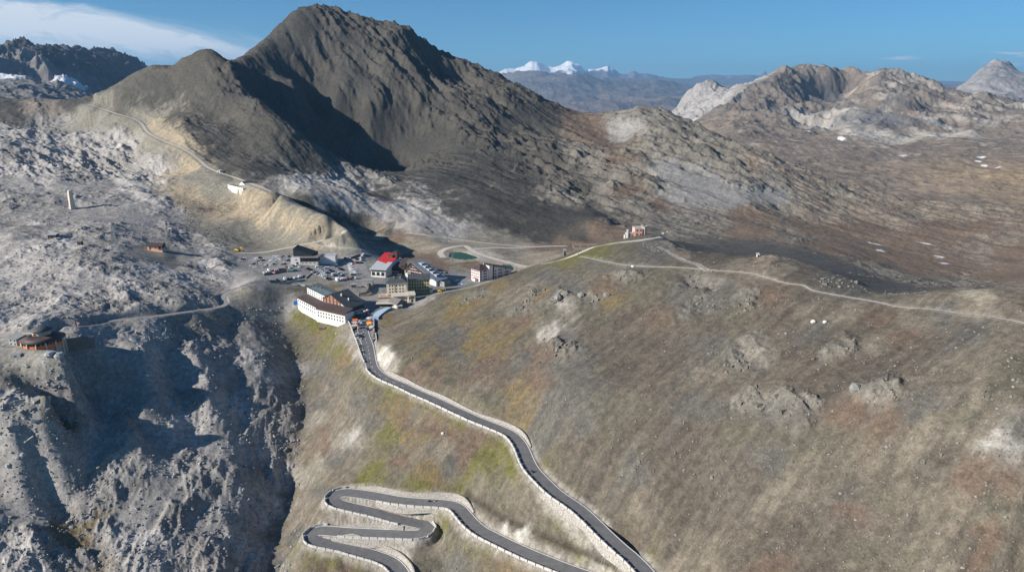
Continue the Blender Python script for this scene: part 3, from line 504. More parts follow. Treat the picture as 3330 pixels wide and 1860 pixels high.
# old snow tongues on the moor
for a in [(2845,793,10,(.85,.86,.88),1,2.6,-.5),(2863,815,8,(.85,.86,.88),1,1.6,1.2),(3008,792,11,(.85,.86,.88),1,3.2,-.8),(3055,835,6,(.85,.86,.88),1,1.2),(3073,857,6,(.8,.8,.82),1,1.5)]:
    patch_stain(*a)
POND_A = ppoly([(1462,836),(1464,826),(1475,821),(1495,820),(1518,824),(1540,832),(1557,838),(1545,843),(1515,845),(1485,843)], -169.8)
POND_B = ppoly([(1622,868),(1640,862),(1660,862),(1672,872),(1668,880),(1645,884)], -170.8)
bowl(POND_A, -169.8, None); bowl(POND_B, -170.8, None)
print("cut ok")

# ------------------------------------------------------------------ materials
MATS = {}
def mat(name, col, rough=.7, metal=0.0, noise=0.0, nscale=1.0, bump=0.0, spec=.3):
    if name in MATS: return MATS[name]
    m = bpy.data.materials.new(name); m.use_nodes = True; nt = m.node_tree; b = nt.nodes["Principled BSDF"]
    b.inputs["Base Color"].default_value = (*col, 1); b.inputs["Roughness"].default_value = rough; b.inputs["Metallic"].default_value = metal
    b.inputs["Specular IOR Level"].default_value = spec
    if noise:
        tc = nt.nodes.new("ShaderNodeTexCoord"); n = nt.nodes.new("ShaderNodeTexNoise"); n.inputs["Scale"].default_value = nscale; n.inputs["Detail"].default_value = 5
        nt.links.new(tc.outputs["Object"], n.inputs["Vector"])
        mx = nt.nodes.new("ShaderNodeMix"); mx.data_type = 'RGBA'
        mx.inputs[6].default_value = (*[c*(1-noise) for c in col], 1); mx.inputs[7].default_value = (*[min(1, c*(1+noise)) for c in col], 1)
        rm = nt.nodes.new("ShaderNodeMapRange"); rm.inputs[1].default_value = .3; rm.inputs[2].default_value = .7
        nt.links.new(n.outputs["Fac"], rm.inputs[0]); nt.links.new(rm.outputs[0], mx.inputs[0]); nt.links.new(mx.outputs[2], b.inputs["Base Color"])
        if bump:
            bp = nt.nodes.new("ShaderNodeBump"); bp.inputs["Strength"].default_value = 1; bp.inputs["Distance"].default_value = bump
            nt.links.new(n.outputs["Fac"], bp.inputs["Height"]); nt.links.new(bp.outputs[0], b.inputs["Normal"])
    MATS[name] = m; return m
def ground_mat(name, fine, mid, bump_d, amt):
    m = bpy.data.materials.new(name); m.use_nodes = True; nt = m.node_tree; b = nt.nodes["Principled BSDF"]; L = nt.links
    b.inputs["Roughness"].default_value = .95; b.inputs["Specular IOR Level"].default_value = .08
    ca = nt.nodes.new("ShaderNodeVertexColor"); ca.layer_name = "ground_colour"
    tc = nt.nodes.new("ShaderNodeTexCoord")
    def ns(sc, det, rough=.6):
        n = nt.nodes.new("ShaderNodeTexNoise"); n.inputs["Scale"].default_value = sc; n.inputs["Detail"].default_value = det; n.inputs["Roughness"].default_value = rough
        L.new(tc.outputs["Object"], n.inputs["Vector"]); return n.outputs["Fac"]
    f = ns(fine, 3, .7); g = ns(mid, 5, .65)
    vo = nt.nodes.new("ShaderNodeTexVoronoi"); vo.inputs["Scale"].default_value = fine*.45; L.new(tc.outputs["Object"], vo.inputs["Vector"])
    def rng_(x, a, b_, lo, hi):
        r = nt.nodes.new("ShaderNodeMapRange"); r.inputs[1].default_value = a; r.inputs[2].default_value = b_; r.inputs[3].default_value = lo; r.inputs[4].default_value = hi; L.new(x, r.inputs[0]); return r.outputs[0]
    def mul(x, y):
        r = nt.nodes.new("ShaderNodeMath"); r.operation = 'MULTIPLY'; L.new(x, r.inputs[0]); L.new(y, r.inputs[1]); return r.outputs[0]
    sc_ = nt.nodes.new("ShaderNodeSeparateColor"); L.new(vo.outputs["Color"], sc_.inputs[0])
    k = mul(mul(rng_(f, .3, .7, 1-amt, 1+amt), rng_(g, .3, .7, 1-amt*.8, 1+amt*.8)), rng_(sc_.outputs[0], 0, 1, 1-amt*.55, 1+amt*.55))
    vm = nt.nodes.new("ShaderNodeVectorMath"); vm.operation = 'SCALE'; L.new(ca.outputs["Color"], vm.inputs[0]); L.new(k, vm.inputs[3])
    L.new(vm.outputs[0], b.inputs["Base Color"])
    ad = nt.nodes.new("ShaderNodeMath"); ad.operation = 'MULTIPLY_ADD'; L.new(f, ad.inputs[0]); ad.inputs[1].default_value = .45; L.new(g, ad.inputs[2])
    bp = nt.nodes.new("ShaderNodeBump"); bp.inputs["Strength"].default_value = 1.0; bp.inputs["Distance"].default_value = bump_d
    L.new(ad.outputs[0], bp.inputs["Height"]); L.new(bp.outputs[0], b.inputs["Normal"])
    return m

# ------------------------------------------------------------------ far country
def slope_of(lay):
    gy = np.gradient(lay.Z, axis=0)/np.maximum(1e-3, np.gradient(lay.Y, axis=0)); gx = np.gradient(lay.Z, axis=1)/np.gradient(lay.X, axis=1)
    return gx, gy
def lerp3(c0, c1, t): return np.array(c0, np.float32)*(1-t[..., None])+np.array(c1, np.float32)*t[..., None]
def behind_(line, k, dv, step=120): return [(u, v+dv, Y*k) for u, v, Y in dens(line, step)]
FARM = ground_mat("far_ground", .06, .012, 4.0, .16)
# dark jagged ridge with pale rock at its foot, left
lr = [(u, v, 2950*math.exp((u+260)/760*.55)) for u, v in [(-260,150),(-120,185),(0,180),(22,168),(39,157),(70,161),(90,172),(104,178),(115,169),(143,178),(163,167),(183,173),(204,164),(224,180),(248,167),(278,176),(313,187),(343,180),(383,182),(409,196),(435,217),(452,236),(500,300)]]
E = dens(lr, 18)+behind_(lr, 1.12, 60)+[(-260,260,2700),(-100,262,2750),(0,262,2830),(60,255,2950),(130,262,3080),(200,262,3250),(270,275,3450),(340,285,3700),(400,292,4000),(440,296,4300),(-260,330,2200),(0,330,2250),(200,345,2400),(300,360,2600),(100,300,2560),(30,290,2480),(170,295,2700),(260,310,2900),(330,330,3100),(400,350,3300),(-100,300,2400),(-260,450,1900),(300,500,2000),(500,480,2400),(130,212,3180),(135,222,3120),(60,200,3150)]
left_far = Layer(E, -1.05, -.28, 520, np.linspace(math.log(2000), math.log(5200), 420), 1e-6)
x, y = left_far.X, left_far.Y
rl = fbm(x, y, 260, 6, .6, 7, True)*85*np.clip((y-2700)/500, .35, 1)
left_far.Z = left_far.Z+rl*np.clip((y-2000)/300, 0, 1)
u_, v_ = x/y, left_far.Z/y
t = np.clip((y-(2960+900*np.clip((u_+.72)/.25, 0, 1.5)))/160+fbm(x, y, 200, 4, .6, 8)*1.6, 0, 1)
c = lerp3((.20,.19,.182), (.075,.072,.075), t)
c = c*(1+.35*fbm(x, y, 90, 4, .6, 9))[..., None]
def far_patch(lay, u, v, r, col, sq=1.0, ang=0.0, amt=1.0):
    global c
    p = lay.hit(u, v); ca_, sa_ = math.cos(ang), math.sin(ang); ddx = (lay.X-p.x)*ca_+(lay.Y-p.y)*sa_; ddy = (-(lay.X-p.x)*sa_+(lay.Y-p.y)*ca_)*sq
    d = np.hypot(ddx, ddy)+fbm(lay.X, lay.Y, r*.7, 4, .6, 77)*r*.55
    t = np.clip(1.25-d/r, 0, 1)*amt; t = np.clip(t*2.2, 0, 1); c = c*(1-t[..., None])+np.array(col, np.float32)*t[..., None]
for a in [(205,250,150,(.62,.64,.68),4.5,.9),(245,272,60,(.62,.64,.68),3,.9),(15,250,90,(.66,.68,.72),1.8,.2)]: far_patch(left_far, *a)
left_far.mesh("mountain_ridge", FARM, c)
# cirque, brown moor hills on the right
rr = [(2150,420,4300),(2240,330,4500),(2262,290,4600),(2295,270,4650),(2320,272,4650),(2345,300,4500),(2360,305,4300),(2420,285,4200),(2470,268,4150),(2520,252,4100),(2570,257,4150),(2650,264,4250),(2740,264,4350),(2800,256,4300),(2840,258,4200),(2880,248,4100),(2905,262,4100),(2940,254,4150),(2990,264,4200),(3040,276,4150),(3080,315,4050),(3140,320,4000),(3190,312,3950),(3250,335,3950),(3290,342,3950),(3360,340,3950),(3500,350,3950)]
B = dens(rr, 40)+behind_(rr, 1.15, 70)
B += dens([(2520,252,4100),(2495,300,3900),(2500,340,3600),(2540,380,3350),(2600,420,3150),(2640,445,3050)], 50)+dens([(2880,248,4100),(2860,300,3850),(2830,330,3650),(2800,380,3400),(2780,420,3150)], 50)+dens([(2880,248,4100),(2960,310,3750),(3000,370,3400),(3050,430,3100)], 60)
B += [(2620,300,4150),(2680,300,4250),(2740,310,4300),(2680,340,4050),(2700,370,3800),(2660,370,3800),(2720,400,3400),(2690,415,3350),(2640,410,3400),(2700,320,4200),(2780,320,4000),
      (2240,430,3600),(2300,400,3500),(2380,380,3400),(2330,440,3000),(2430,430,2900),(2260,390,4000),(2300,340,4200),(2400,330,3800),(2200,520,2500),
      (2680,450,2900),(2760,455,2850),(2850,455,2850),(2950,460,2850),(3060,440,2950),(3150,430,3000),(3250,430,3000),(3330,430,3000),(3140,370,3500),(3250,390,3500),(3330,390,3400),(3070,370,3500),(3180,350,3750),
      (2600,500,2500),(2750,510,2450),(2900,530,2300),(2700,570,2050),(2850,600,1900),(3000,490,2600),(3150,480,2550),(3300,480,2500),(3100,530,2200),(3240,540,2150),(3330,540,2100),(3010,570,2020),(3180,600,1850),(3120,640,1720),(3330,640,1680),(3240,650,1660),(2400,600,2000),(2600,640,1750),(2900,660,1620),(2740,600,1900),(3400,480,2500),(3500,640,1700),(3220,590,1900),(2200,640,1900)]
B += dens([(2960,600,1920),(3020,545,2150),(3100,505,2400),(3180,480,2560)], 60)+dens([(3200,630,1740),(3260,560,2050),(3330,520,2250)], 60)
right_far = Layer(B, .17, .86, 640, np.linspace(math.log(1480), math.log(5300), 620), 1e-6)
x, y = right_far.X, right_far.Y
k4 = np.clip((y-2700)/900, 0, 1)
right_far.Z = right_far.Z+fbm(x, y, 330, 6, .55, 17, True)*(16+38*k4)+fbm(x, y, 110, 4, .55, 18, True)*(4+4*k4)+fbm(x*.5+y*.2, y/3, 90, 4, .55, 14, True)*12*k4
sx = fbm(x/2.2+y*.15, y/6, 55, 4, .6, 19); gx, gy = slope_of(right_far)
nz = fbm(x, y, 260, 5, .55, 20)
c = lerp3((.235,.192,.152), (.18,.15,.122), np.clip(.5+nz*1.4, 0, 1))
c = lerp3((0,0,0), (1,1,1), np.zeros_like(x))*0+c
def blendto(col, t): 
    global c
    t = np.clip(t, 0, 1)[..., None]; c = c*(1-t)+np.array(col, np.float32)*t
blendto((.33,.25,.16), np.clip((2350-y)/400, 0, 1)*np.clip((x-1000)/300, 0, 1)*.9)          # tawny hills
blendto((.155,.138,.122), k4*np.clip(.75+nz*1.5, 0, 1))                                          # dark stone of the cirque
blendto((.43,.385,.325), k4*np.clip((sx-.02+nz*.4)*3.0, 0, 1)*np.clip((x-1500)/300, 0, 1)*.85)   # scree chutes
blendto((.40,.36,.31), np.clip((fbm(x, y, 90, 5, .6, 21)-.18)*6, 0, 1)*np.clip(1-abs(y-2650)/500, 0, 1)*.8)
for a in [(2690,390,190,(.45,.42,.37),1.0,0,.9),(2700,420,160,(.46,.43,.38),1.2,0,.9),(2640,395,110,(.42,.38,.33),2,.4,.8),(2770,430,130,(.46,.43,.38),2.5,.5,.8),(2900,455,200,(.44,.41,.36),3.0,.1,.8),(2830,440,150,(.46,.43,.38),2.6,.5,.8),(3070,445,170,(.46,.42,.36),2,-.7,.8),(3050,400,140,(.44,.40,.35),2.6,-.9,.8),(2900,330,110,(.42,.38,.33),3.5,.9,.7),(3180,390,190,(.42,.375,.32),3,-.5,.7),(3100,345,130,(.42,.37,.32),3,-.8,.7),
          (2850,380,190,(.155,.15,.15),1.2,.5,.75),(2660,325,90,(.11,.108,.11),1.6,.3,.9),(2700,322,70,(.11,.108,.11),1.2,.3,.9),(2990,350,150,(.125,.115,.105),1.5,-.7,.8),
          (2290,320,330,(.34,.325,.31),1.0,0,1),(2245,370,260,(.34,.325,.31),1.0,0,1),(2215,400,200,(.34,.325,.31),1,0,1)]: far_patch(right_far, a[0], a[1], a[2], tuple(q*(.8 if a[3][0] > .36 else 1) for q in a[3]), *a[4:])
for a in [(3192,512,15,(.8,.8,.82),1.6,.3),(3182,525,11,(.8,.8,.82),1,.3),(3245,545,11,(.8,.8,.82),2.6,.3),(2737,450,15,(.8,.79,.77),1.3,0),(2630,428,18,(.6,.58,.55),2,.2),(3200,540,9,(.8,.8,.82),1,.3),(2935,507,14,(.6,.57,.52),1,1.2)]: far_patch(right_far, *a)
right_far.mesh("mountain_cirque", FARM, c)
# pale limestone massif at the right edge
pk = [(3020,360,6500),(3080,325,6800),(3130,285,7000),(3160,262,7050),(3185,238,7100),(3215,215,7150),(3262,205,7200),(3285,215,7200),(3305,238,7200),(3335,240,7200),(3420,240,7200),(3600,280,7200)]
Pk = dens(pk, 25)+behind_(pk, 1.15, 60)+[(3000,420,5600),(3150,380,5900),(3250,350,6000),(3400,360,6000),(3240,280,6600),(3160,320,6400),(3330,290,6600),(3600,380,6000),(2900,420,5600),(3150,480,5000),(3400,480,5000),(2900,480,5000)]
massif = Layer(Pk, .50, .86, 300, np.linspace(math.log(5100), math.log(8300), 300), 1e-6)
x, y = massif.X, massif.Y
massif.Z = massif.Z+fbm(x, y, 700, 6, .55, 27, True)*75+fbm(x*.3+massif.Z*2.2, y*.3, 190, 4, .5, 28)*16
c = lerp3((.34,.325,.315), (.19,.182,.18), np.clip(.42+fbm(x*.4+massif.Z*1.2, y*.4, 150, 5, .6, 29)*1.3, 0, 1))
massif.mesh("mountain_massif", FARM, c)
# the blue range and its snow peaks
sn = [(1380,300,21000),(1470,250,23000),(1530,236,24000),(1558,230,24500),(1590,236,25000),(1612,240,25500),(1640,226,25500),(1680,224,25500),(1700,217,25500),(1725,200,25500),(1745,200,25500),(1762,208,25500),(1785,216,25500),(1800,220,25500),(1822,214,25500),(1846,199,25500),(1862,200,25500),(1885,212,25500),(1905,232,25500),(1920,226,25500),(1940,226,26000),(1960,222,26000),(1976,215,26000),(1995,222,26000),(2012,238,26000),(2040,241,26000),(2062,229,26000),(2080,240,26000),(2110,242,26500),(2150,246,26500),(2200,258,27000),(2225,262,28000),(2265,252,29000),(2320,250,30000),(2370,252,30000),(2420,250,30000),(2470,252,30000),(2488,243,30000),(2506,254,30000),(2570,251,30000),(2602,246,30000),(2640,252,30000),(2700,252,30000),(2760,260,30000),(2810,252,30000),(2880,260,30000),(2930,250,30000),(2980,264,30000),(3040,268,30000),(3100,266,30000),(3200,270,30000),(3500,272,30000)]
sn = [(u, v-3 if u < 2180 else 256+(v-256)*1.9-4, Y) for u, v, Y in sn]
Dp = dens(sn, 22)+behind_(sn, 1.1, 30)
fr = [(1400,330,15000),(1560,285,16000),(1640,262,17500),(1700,256,18000),(1760,244,18500),(1830,250,18500),(1880,262,18500),(1920,253,17500),(1980,255,18000),(2060,262,18500),(2140,262,18500),(2225,275,18000),(2300,290,18000),(2400,290,19000),(2600,290,19000),(3300,300,19000)]
fr = [(u, v+2+7*math.sin(u*.043)*(u < 2250), Y) for u, v, Y in dens(fr, 30)]
Dp += dens(fr, 30)+[(u, v+14, Y*1.09) for u, v, Y in dens(fr, 60)]
Dp += dens([(1600,370,12000),(1700,330,12500),(1800,310,13000),(1880,300,13500),(1960,290,14500)], 40)+[(1500,400,10500),(1700,360,11000),(1800,345,11800),(1850,340,11700),(1900,345,11600),(1960,335,12500),(2050,330,13000),(2150,310,14500),(2200,320,14000),(2250,340,13000),(2100,350,11500),(1980,370,10500),(1850,385,10000),(2180,390,10000),(2300,400,10000),(2700,420,10000),(3300,420,10000),(1400,420,9000),(2000,450,8600),(2500,480,8600),(3300,480,8600),(1800,440,8600)]
DK = 1.3
far = Layer([(u, v, Y*DK) for u, v, Y in Dp], -.18, .80, 1000, np.linspace(math.log(8700*DK), math.log(33500*DK), 560), 1e-7)
x, y = far.X, far.Y
hi = np.clip((y/DK-19500)/3500, 0, 1)
sna, snw = aw([p[0] for p in sn], [p[1] for p in sn]); snl = np.log(np.array([p[2] for p in sn])*DK)
aa = far.a+fbm(far.a*900, far.a*0+3, 14, 3, .6, 5)*.0016
wc = np.interp(aa, sna, snw)[None]; lc = np.interp(far.a, sna, snl)[None]; ls = far.s[:, None]
wob = fbm(x/DK, y/DK, 1500, 4, .55, 66)*.05
tent = wc-.30*np.abs(ls-lc+wob)-.0012
base_w = far.Z/far.Y; cap = np.clip((y/DK-19000)/1200, 0, 1); base_w = base_w*(1-cap)+np.minimum(base_w, .0165)*cap
far.Z = (np.where(y/DK > 19000, np.maximum(base_w, tent), base_w)*far.Y).astype(np.float32)
far.Z = far.Z+(fbm(x/DK, y/DK, 1900, 7, .58, 37, True)*(120-75*hi)+fbm(x/DK, y/DK, 4200, 4, .55, 39, True)*230*(1-hi))*DK
gx, gy = slope_of(far); elev = far.Z/DK
nz = fbm(x/DK, y/DK, 900, 5, .6, 38)
c = lerp3((.17,.135,.115), (.125,.11,.10), np.clip(.5+nz*1.5, 0, 1))
c = c*(1-np.clip((-elev-600)/500, 0, 1)*.25)[..., None]
snowline = 560+nz*420-260*np.clip((1300-x/DK)/900, 0, 1)+np.clip((x/DK-1500)/4500, -.4, 1.0)*240
t = np.clip((elev-snowline)/80, 0, 1)*hi*np.clip(1.15-np.maximum(0, gx)*.9+nz*1.2, 0, 1)*np.clip((9800-x/DK)/3000, 0, 1)
blendto((.90,.91,.93), t*1.7)
far.mesh("mountain_range", ground_mat("range_ground", .008, .0016, 14.0, .14), c)

near.mesh("terrain", ground_mat("terrain_ground", 1.1, .26, .34, .27), colr)
# ------------------------------------------------------------------ the air
bpy.ops.mesh.primitive_cube_add(size=1)
hz = bpy.context.object; hz.name = hz.data.name = "haze"; hz["kind"] = "stuff"
zlo, zhi = float(min(far.Z.min(), near.Z.min(), right_far.Z.min(), massif.Z.min(), left_far.Z.min()))-60, float(max(far.Z.max(), near.Z.max()))+60
hz.scale = (80000, 46000, zhi-zlo); hz.location = (0, 22500, (zlo+zhi)/2)
hm = bpy.data.materials.new("haze"); hm.use_nodes = True; nt = hm.node_tree
nt.nodes.remove(nt.nodes["Principled BSDF"]); pv = nt.nodes.new("ShaderNodeVolumePrincipled")
pv.inputs["Color"].default_value = (.34,.63,1.0,1); pv.inputs["Density"].default_value = 3.3e-5; pv.inputs["Anisotropy"].default_value = .1
nt.links.new(pv.outputs[0], nt.nodes["Material Output"].inputs["Volume"]); hz.data.materials.append(hm)

# ------------------------------------------------------------------ builders
class MB:
    def __init__(s): s.v = []; s.f = []; s.m = []; s.mats = []
    def mi(s, m):
        if m not in s.mats: s.mats.append(m)
        return s.mats.index(m)
    def face(s, pts, m):
        i = len(s.v); s.v += [tuple(p) for p in pts]; s.f.append(tuple(range(i, i+len(pts)))); s.m.append(s.mi(m))
    def hexa(s, b, t, m, top=None):
        i = len(s.v); n = len(b); s.v += [tuple(p) for p in b]+[tuple(p) for p in t]; k = s.mi(m)
        s.f.append(tuple(range(i+n-1, i-1, -1))); s.m.append(k); s.f.append(tuple(range(i+n, i+2*n))); s.m.append(s.mi(top) if top else k)
        for j in range(n): s.f.append((i+j, i+(j+1) % n, i+n+(j+1) % n, i+n+j)); s.m.append(k)
    def box(s, x0, x1, y0, y1, z0, z1, m, top=None):
        s.hexa([(x0,y0,z0),(x1,y0,z0),(x1,y1,z0),(x0,y1,z0)], [(x0,y0,z1),(x1,y0,z1),(x1,y1,z1),(x0,y1,z1)], m, top)
    def tube(s, p, q, r0, r1, m, n=8):
        p = Vector(p); q = Vector(q); d = (q-p).normalized(); a = d.orthogonal().normalized(); b = d.cross(a)
        s.hexa([p+(a*math.cos(t)+b*math.sin(t))*r0 for t in [2*math.pi*k/n for k in range(n)]], [q+(a*math.cos(t)+b*math.sin(t))*r1 for t in [2*math.pi*k/n for k in range(n)]], m)
    def lathe(s, prof, m, n=24, c=(0,0), a0=0.0, a1=2*math.pi):
        full = abs(a1-a0-2*math.pi) < 1e-6; i = len(s.v); k = n if full else n+1; mi = s.mi(m)
        for r, z in prof:
            for j in range(k):
                t = a0+(a1-a0)*j/n; s.v.append((c[0]+r*math.cos(t), c[1]+r*math.sin(t), z))
        for q in range(len(prof)-1):
            for j in range(n):
                j2 = (j+1) % k; s.f.append((i+q*k+j, i+q*k+j2, i+(q+1)*k+j2, i+(q+1)*k+j)); s.m.append(mi)
    def ball(s, c, r, m, n=8, sq=(1,1,1), jit=0.0, rnd=None):
        i = len(s.v); k = n//2+1; mi = s.mi(m)
        for a in range(k):
            th = math.pi*a/(k-1)
            for b in range(n):
                ph = 2*math.pi*b/n; q = 1+(rnd.uniform(-jit, jit) if rnd and 0 < a < k-1 else 0)
                s.v.append((c[0]+r*sq[0]*q*math.sin(th)*math.cos(ph), c[1]+r*sq[1]*q*math.sin(th)*math.sin(ph), c[2]+r*sq[2]*q*math.cos(th)))
        for a in range(k-1):
            for b in range(n): s.f.append((i+a*n+b, i+(a+1)*n+b, i+(a+1)*n+(b+1) % n, i+a*n+(b+1) % n)); s.m.append(mi)
    def build(s, name, parent=None, smooth=False, label=None):
        me = bpy.data.meshes.new(name); me.from_pydata(s.v, [], s.f); 
        for m in s.mats: me.materials.append(m)
        me.polygons.foreach_set("material_index", s.m)
        if smooth: me.polygons.foreach_set("use_smooth", [True]*len(s.f))
        bm = bmesh.new(); bm.from_mesh(me); bmesh.ops.remove_doubles(bm, verts=bm.verts, dist=1e-4) if smooth else None
        bmesh.ops.recalc_face_normals(bm, faces=bm.faces); bm.to_mesh(me); bm.free(); me.update()
        o = bpy.data.objects.new(name, me); COL.objects.link(o)
        if parent is not None: o.parent = parent
        if label: o["label"] = label
        return o
def tag(o, label=None, cat=None, group=None, kind=None):
    if label: o["label"] = label
    if cat: o["category"] = cat
    if group: o["group"] = group
    if kind: o["kind"] = kind
    return o
def thing(name, label, cat, loc, rz=0.0, group=None):
    o = bpy.data.objects.new(name, None); COL.objects.link(o); o.empty_display_size = .5
    o.location = loc; o.rotation_euler = (0, 0, rz); return tag(o, label, cat, group)
KIDS = {}
def dup(root, loc, rz, label, group=None, mats=None):
    c = root.copy(); COL.objects.link(c); c.location = loc; c.rotation_euler = (0, 0, rz); c["label"] = label
    if group: c["group"] = group
    for ch in root.children:
        d = ch.copy(); COL.objects.link(d); d.parent = c
        if mats and d.data and ch.name.split('.')[0] in mats:
            d.data = mats[ch.name.split('.')[0]]
        for g in ch.children:
            e = g.copy(); COL.objects.link(e); e.parent = d
    return c
def on(u, v, dz=0.0):
    p = near.hit(u, v); p.z = near.ground(p.x, p.y)+dz; return p
def onxy(x, y, dz=0.0): return Vector((x, y, near.ground(x, y)+dz))
ORD = "first second third fourth fifth sixth seventh eighth ninth tenth eleventh twelfth thirteenth fourteenth fifteenth sixteenth seventeenth eighteenth nineteenth twentieth".split()

ASPH = mat("asphalt", (.165,.165,.168), .85, noise=.14, nscale=.35)
LOTM = mat("worn_asphalt", (.30,.293,.283), .9, noise=.16, nscale=.22)
GRAV = mat("gravel_track", (.56,.52,.455), .95, noise=.16, nscale=.5)
GRAVD = mat("grey_track", (.30,.29,.275), .95, noise=.16, nscale=.5)
LINE = mat("road_paint", (.78,.77,.74), .7)
STONE = mat("pale_stone", (.56,.54,.51), .95, noise=.25, nscale=1.3, bump=.15)
RUBBLE = mat("rubble_wall", (.38,.355,.32), .95, noise=.5, nscale=1.7, bump=.25)
DSTONE = mat("dark_stone", (.20,.19,.175), .95, noise=.3, nscale=1.2, bump=.15)
CONC = mat("concrete", (.40,.385,.355), .9, noise=.14, nscale=.5)
def normals(line):
    out = []
    for i in range(len(line)):
        t = (line[min(i+1, len(line)-1)]-line[max(i-1, 0)]); t.z = 0; t.normalize(); out.append(Vector((t.y, -t.x, 0)))
    return out
def strip(name, line, offs, m, lifts=None, parent=None):
    nn = normals(line); me = bpy.data.meshes.new(name); k = len(offs); vs, fs = [], []
    for p, n in zip(line, nn):
        for j, o in enumerate(offs): q = p+n*o; vs.append((q.x, q.y, q.z+(lifts[j] if lifts else 0)))
    for i in range(len(line)-1):
        for j in range(k-1): fs.append((i*k+j, i*k+j+1, (i+1)*k+j+1, (i+1)*k+j))
    me.from_pydata(vs, [], fs); me.materials.append(m)
    bm = bmesh.new(); bm.from_mesh(me); bmesh.ops.recalc_face_normals(bm, faces=bm.faces)
    if sum(f.normal.z for f in bm.faces) < 0: bmesh.ops.reverse_faces(bm, faces=bm.faces)
    bm.to_mesh(me); bm.free()
    o = bpy.data.objects.new(name, me); COL.objects.link(o)
    if parent is not None: o.parent = parent
    return o
def way(name, line, hw, m, lift=0.0):
    o = strip(name, [p+Vector((0,0,lift)) for p in line], [-hw, -hw*.5, 0, hw*.5, hw], m)
    if name == "path":          # worn edges: the width wanders
        nn = normals(line); k0 = random.uniform(0, 50)
        for i, (p, n) in enumerate(zip(line, nn)):
            for j, sd_ in ((0, -1), (4, 1)):
                f = 1+.22*math.sin(i*.9+k0+j)+.18*math.sin(i*.37+2*k0+j*2)+random.uniform(-.12, .12)
                q = p+n*(-sd_*0)+n*(sd_*hw*f); v = o.data.vertices[i*5+j]; v.co.x, v.co.y = q.x, q.y; o["kind"] = "structure"; return o
rd1 = way("road", main_road, HW_MAIN, ASPH); rd2 = way("road", low_road, HW_LOW, ASPH)
for rd, ln, hw in ((rd1, main_road, HW_MAIN), (rd2, low_road, HW_LOW)):
    L_ = ln if rd is rd2 else ln[30:]
    for sgn in (-1, 1):
        strip("edge_line", [p+Vector((0,0,.012)) for p in L_], [sgn*(hw-.62), sgn*(hw-.20)], LINE, parent=rd)["kind"] = "structure"
mb = MB(); nn = normals(main_road)
for i in range(8, 66, 3):
    p, q = main_road[i], main_road[i+1]; n = nn[i]
    mb.face([p+n*.14+Vector((0,0,.014)), p-n*.14+Vector((0,0,.014)), q-n*.14+Vector((0,0,.014)), q+n*.14+Vector((0,0,.014))], LINE)
mb.build("centre_line", rd1)["kind"] = "structure"
for nm, ln, hw, m in (("path",TRK,2.6,GRAV),("path",PALE,1.9,GRAV),("path",BRANCH,1.1,GRAV),("path",CASTLE,1.5,GRAV),("path",RIDGE,.8,GRAV),("path",SIDE,.9,GRAVD),("path",POND,3.0,GRAV),("path",POND2,2.2,GRAV),("path",POND3,1.3,GRAV),("path",SHELF,2.3,GRAVD),("path",CRESTP,1.6,GRAVD)):
    way(nm, ln, hw, m)
def slab(name, poly, m, lift=.05):
    msk = poly_mask(poly, .01) >= 1; idx = np.full(X.shape, -1, np.int64)
    fm = msk[:-1,:-1] & msk[1:,:-1] & msk[:-1,1:] & msk[1:,1:]
    r, c_ = np.nonzero(fm); used = np.zeros_like(msk)
    for a, b in ((0,0),(1,0),(0,1),(1,1)): used[r+a, c_+b] = True
    idx[used] = np.arange(used.sum())
    co = np.stack([X[used], Y[used], near.Z[used]+lift], 1)
    f = np.stack([idx[r, c_], idx[r, c_+1], idx[r+1, c_+1], idx[r+1, c_]], 1)
    me = bpy.data.meshes.new(name); me.from_pydata(co.tolist(), [], f.tolist()); me.materials.append(m)
    me.polygons.foreach_set("use_smooth", [True]*len(f))
    o = bpy.data.objects.new(name, me); COL.objects.link(o); o["kind"] = "structure"; return o
def z1(l): return [(760+x/5.14, 720+y/5.14) for x, y in l]
def z2(l): return [(1140+x/4.441, 780+y/4.441) for x, y in l]
def z3(l): return [(930+x/5.481, 900+y/5.481) for x, y in l]
def z7(l): return [(1060+x/5.997, 1020+y/5.997) for x, y in l]
def z6(l): return [(1900+x/6.44, 700+y/6.44) for x, y in l]
def z4(l): return [(x/2.3, 615+y/2.3) for x, y in l]
def z9(l): return [(1105+x/2.3, 615+y/2.3) for x, y in l]
def hp(l): return [near.hit(u, v) for u, v in l]
slab("parking_lot", hp(z1([(190,600),(560,572),(960,572),(975,720),(1180,765),(1010,785),(870,815),(500,885),(260,775)])), LOTM)
slab("parking_lot", hp(z1([(525,905),(880,862),(1060,840),(1225,925),(1185,965),(580,1030)])), LOTM)
slab("parking_lot", hp(z1([(1185,765),(1420,735),(1640,670),(1800,610),(2190,560),(2200,640),(2270,890),(2050,965),(1720,1010),(1600,995),(1300,880)])), LOTM)
slab("forecourt", hp(z7([(400,105),(485,235),(545,400),(605,550),(660,700),(730,900),(790,1000),(975,960),(945,870),(962,700),(960,560),(915,370),(800,200),(785,130),(850,60),(700,40)])), ASPH)
slab("parking_lot", hp(z2([(1340,440),(1560,520),(1780,610),(1640,672),(1560,640),(1480,600),(1240,480)])), LOTM)

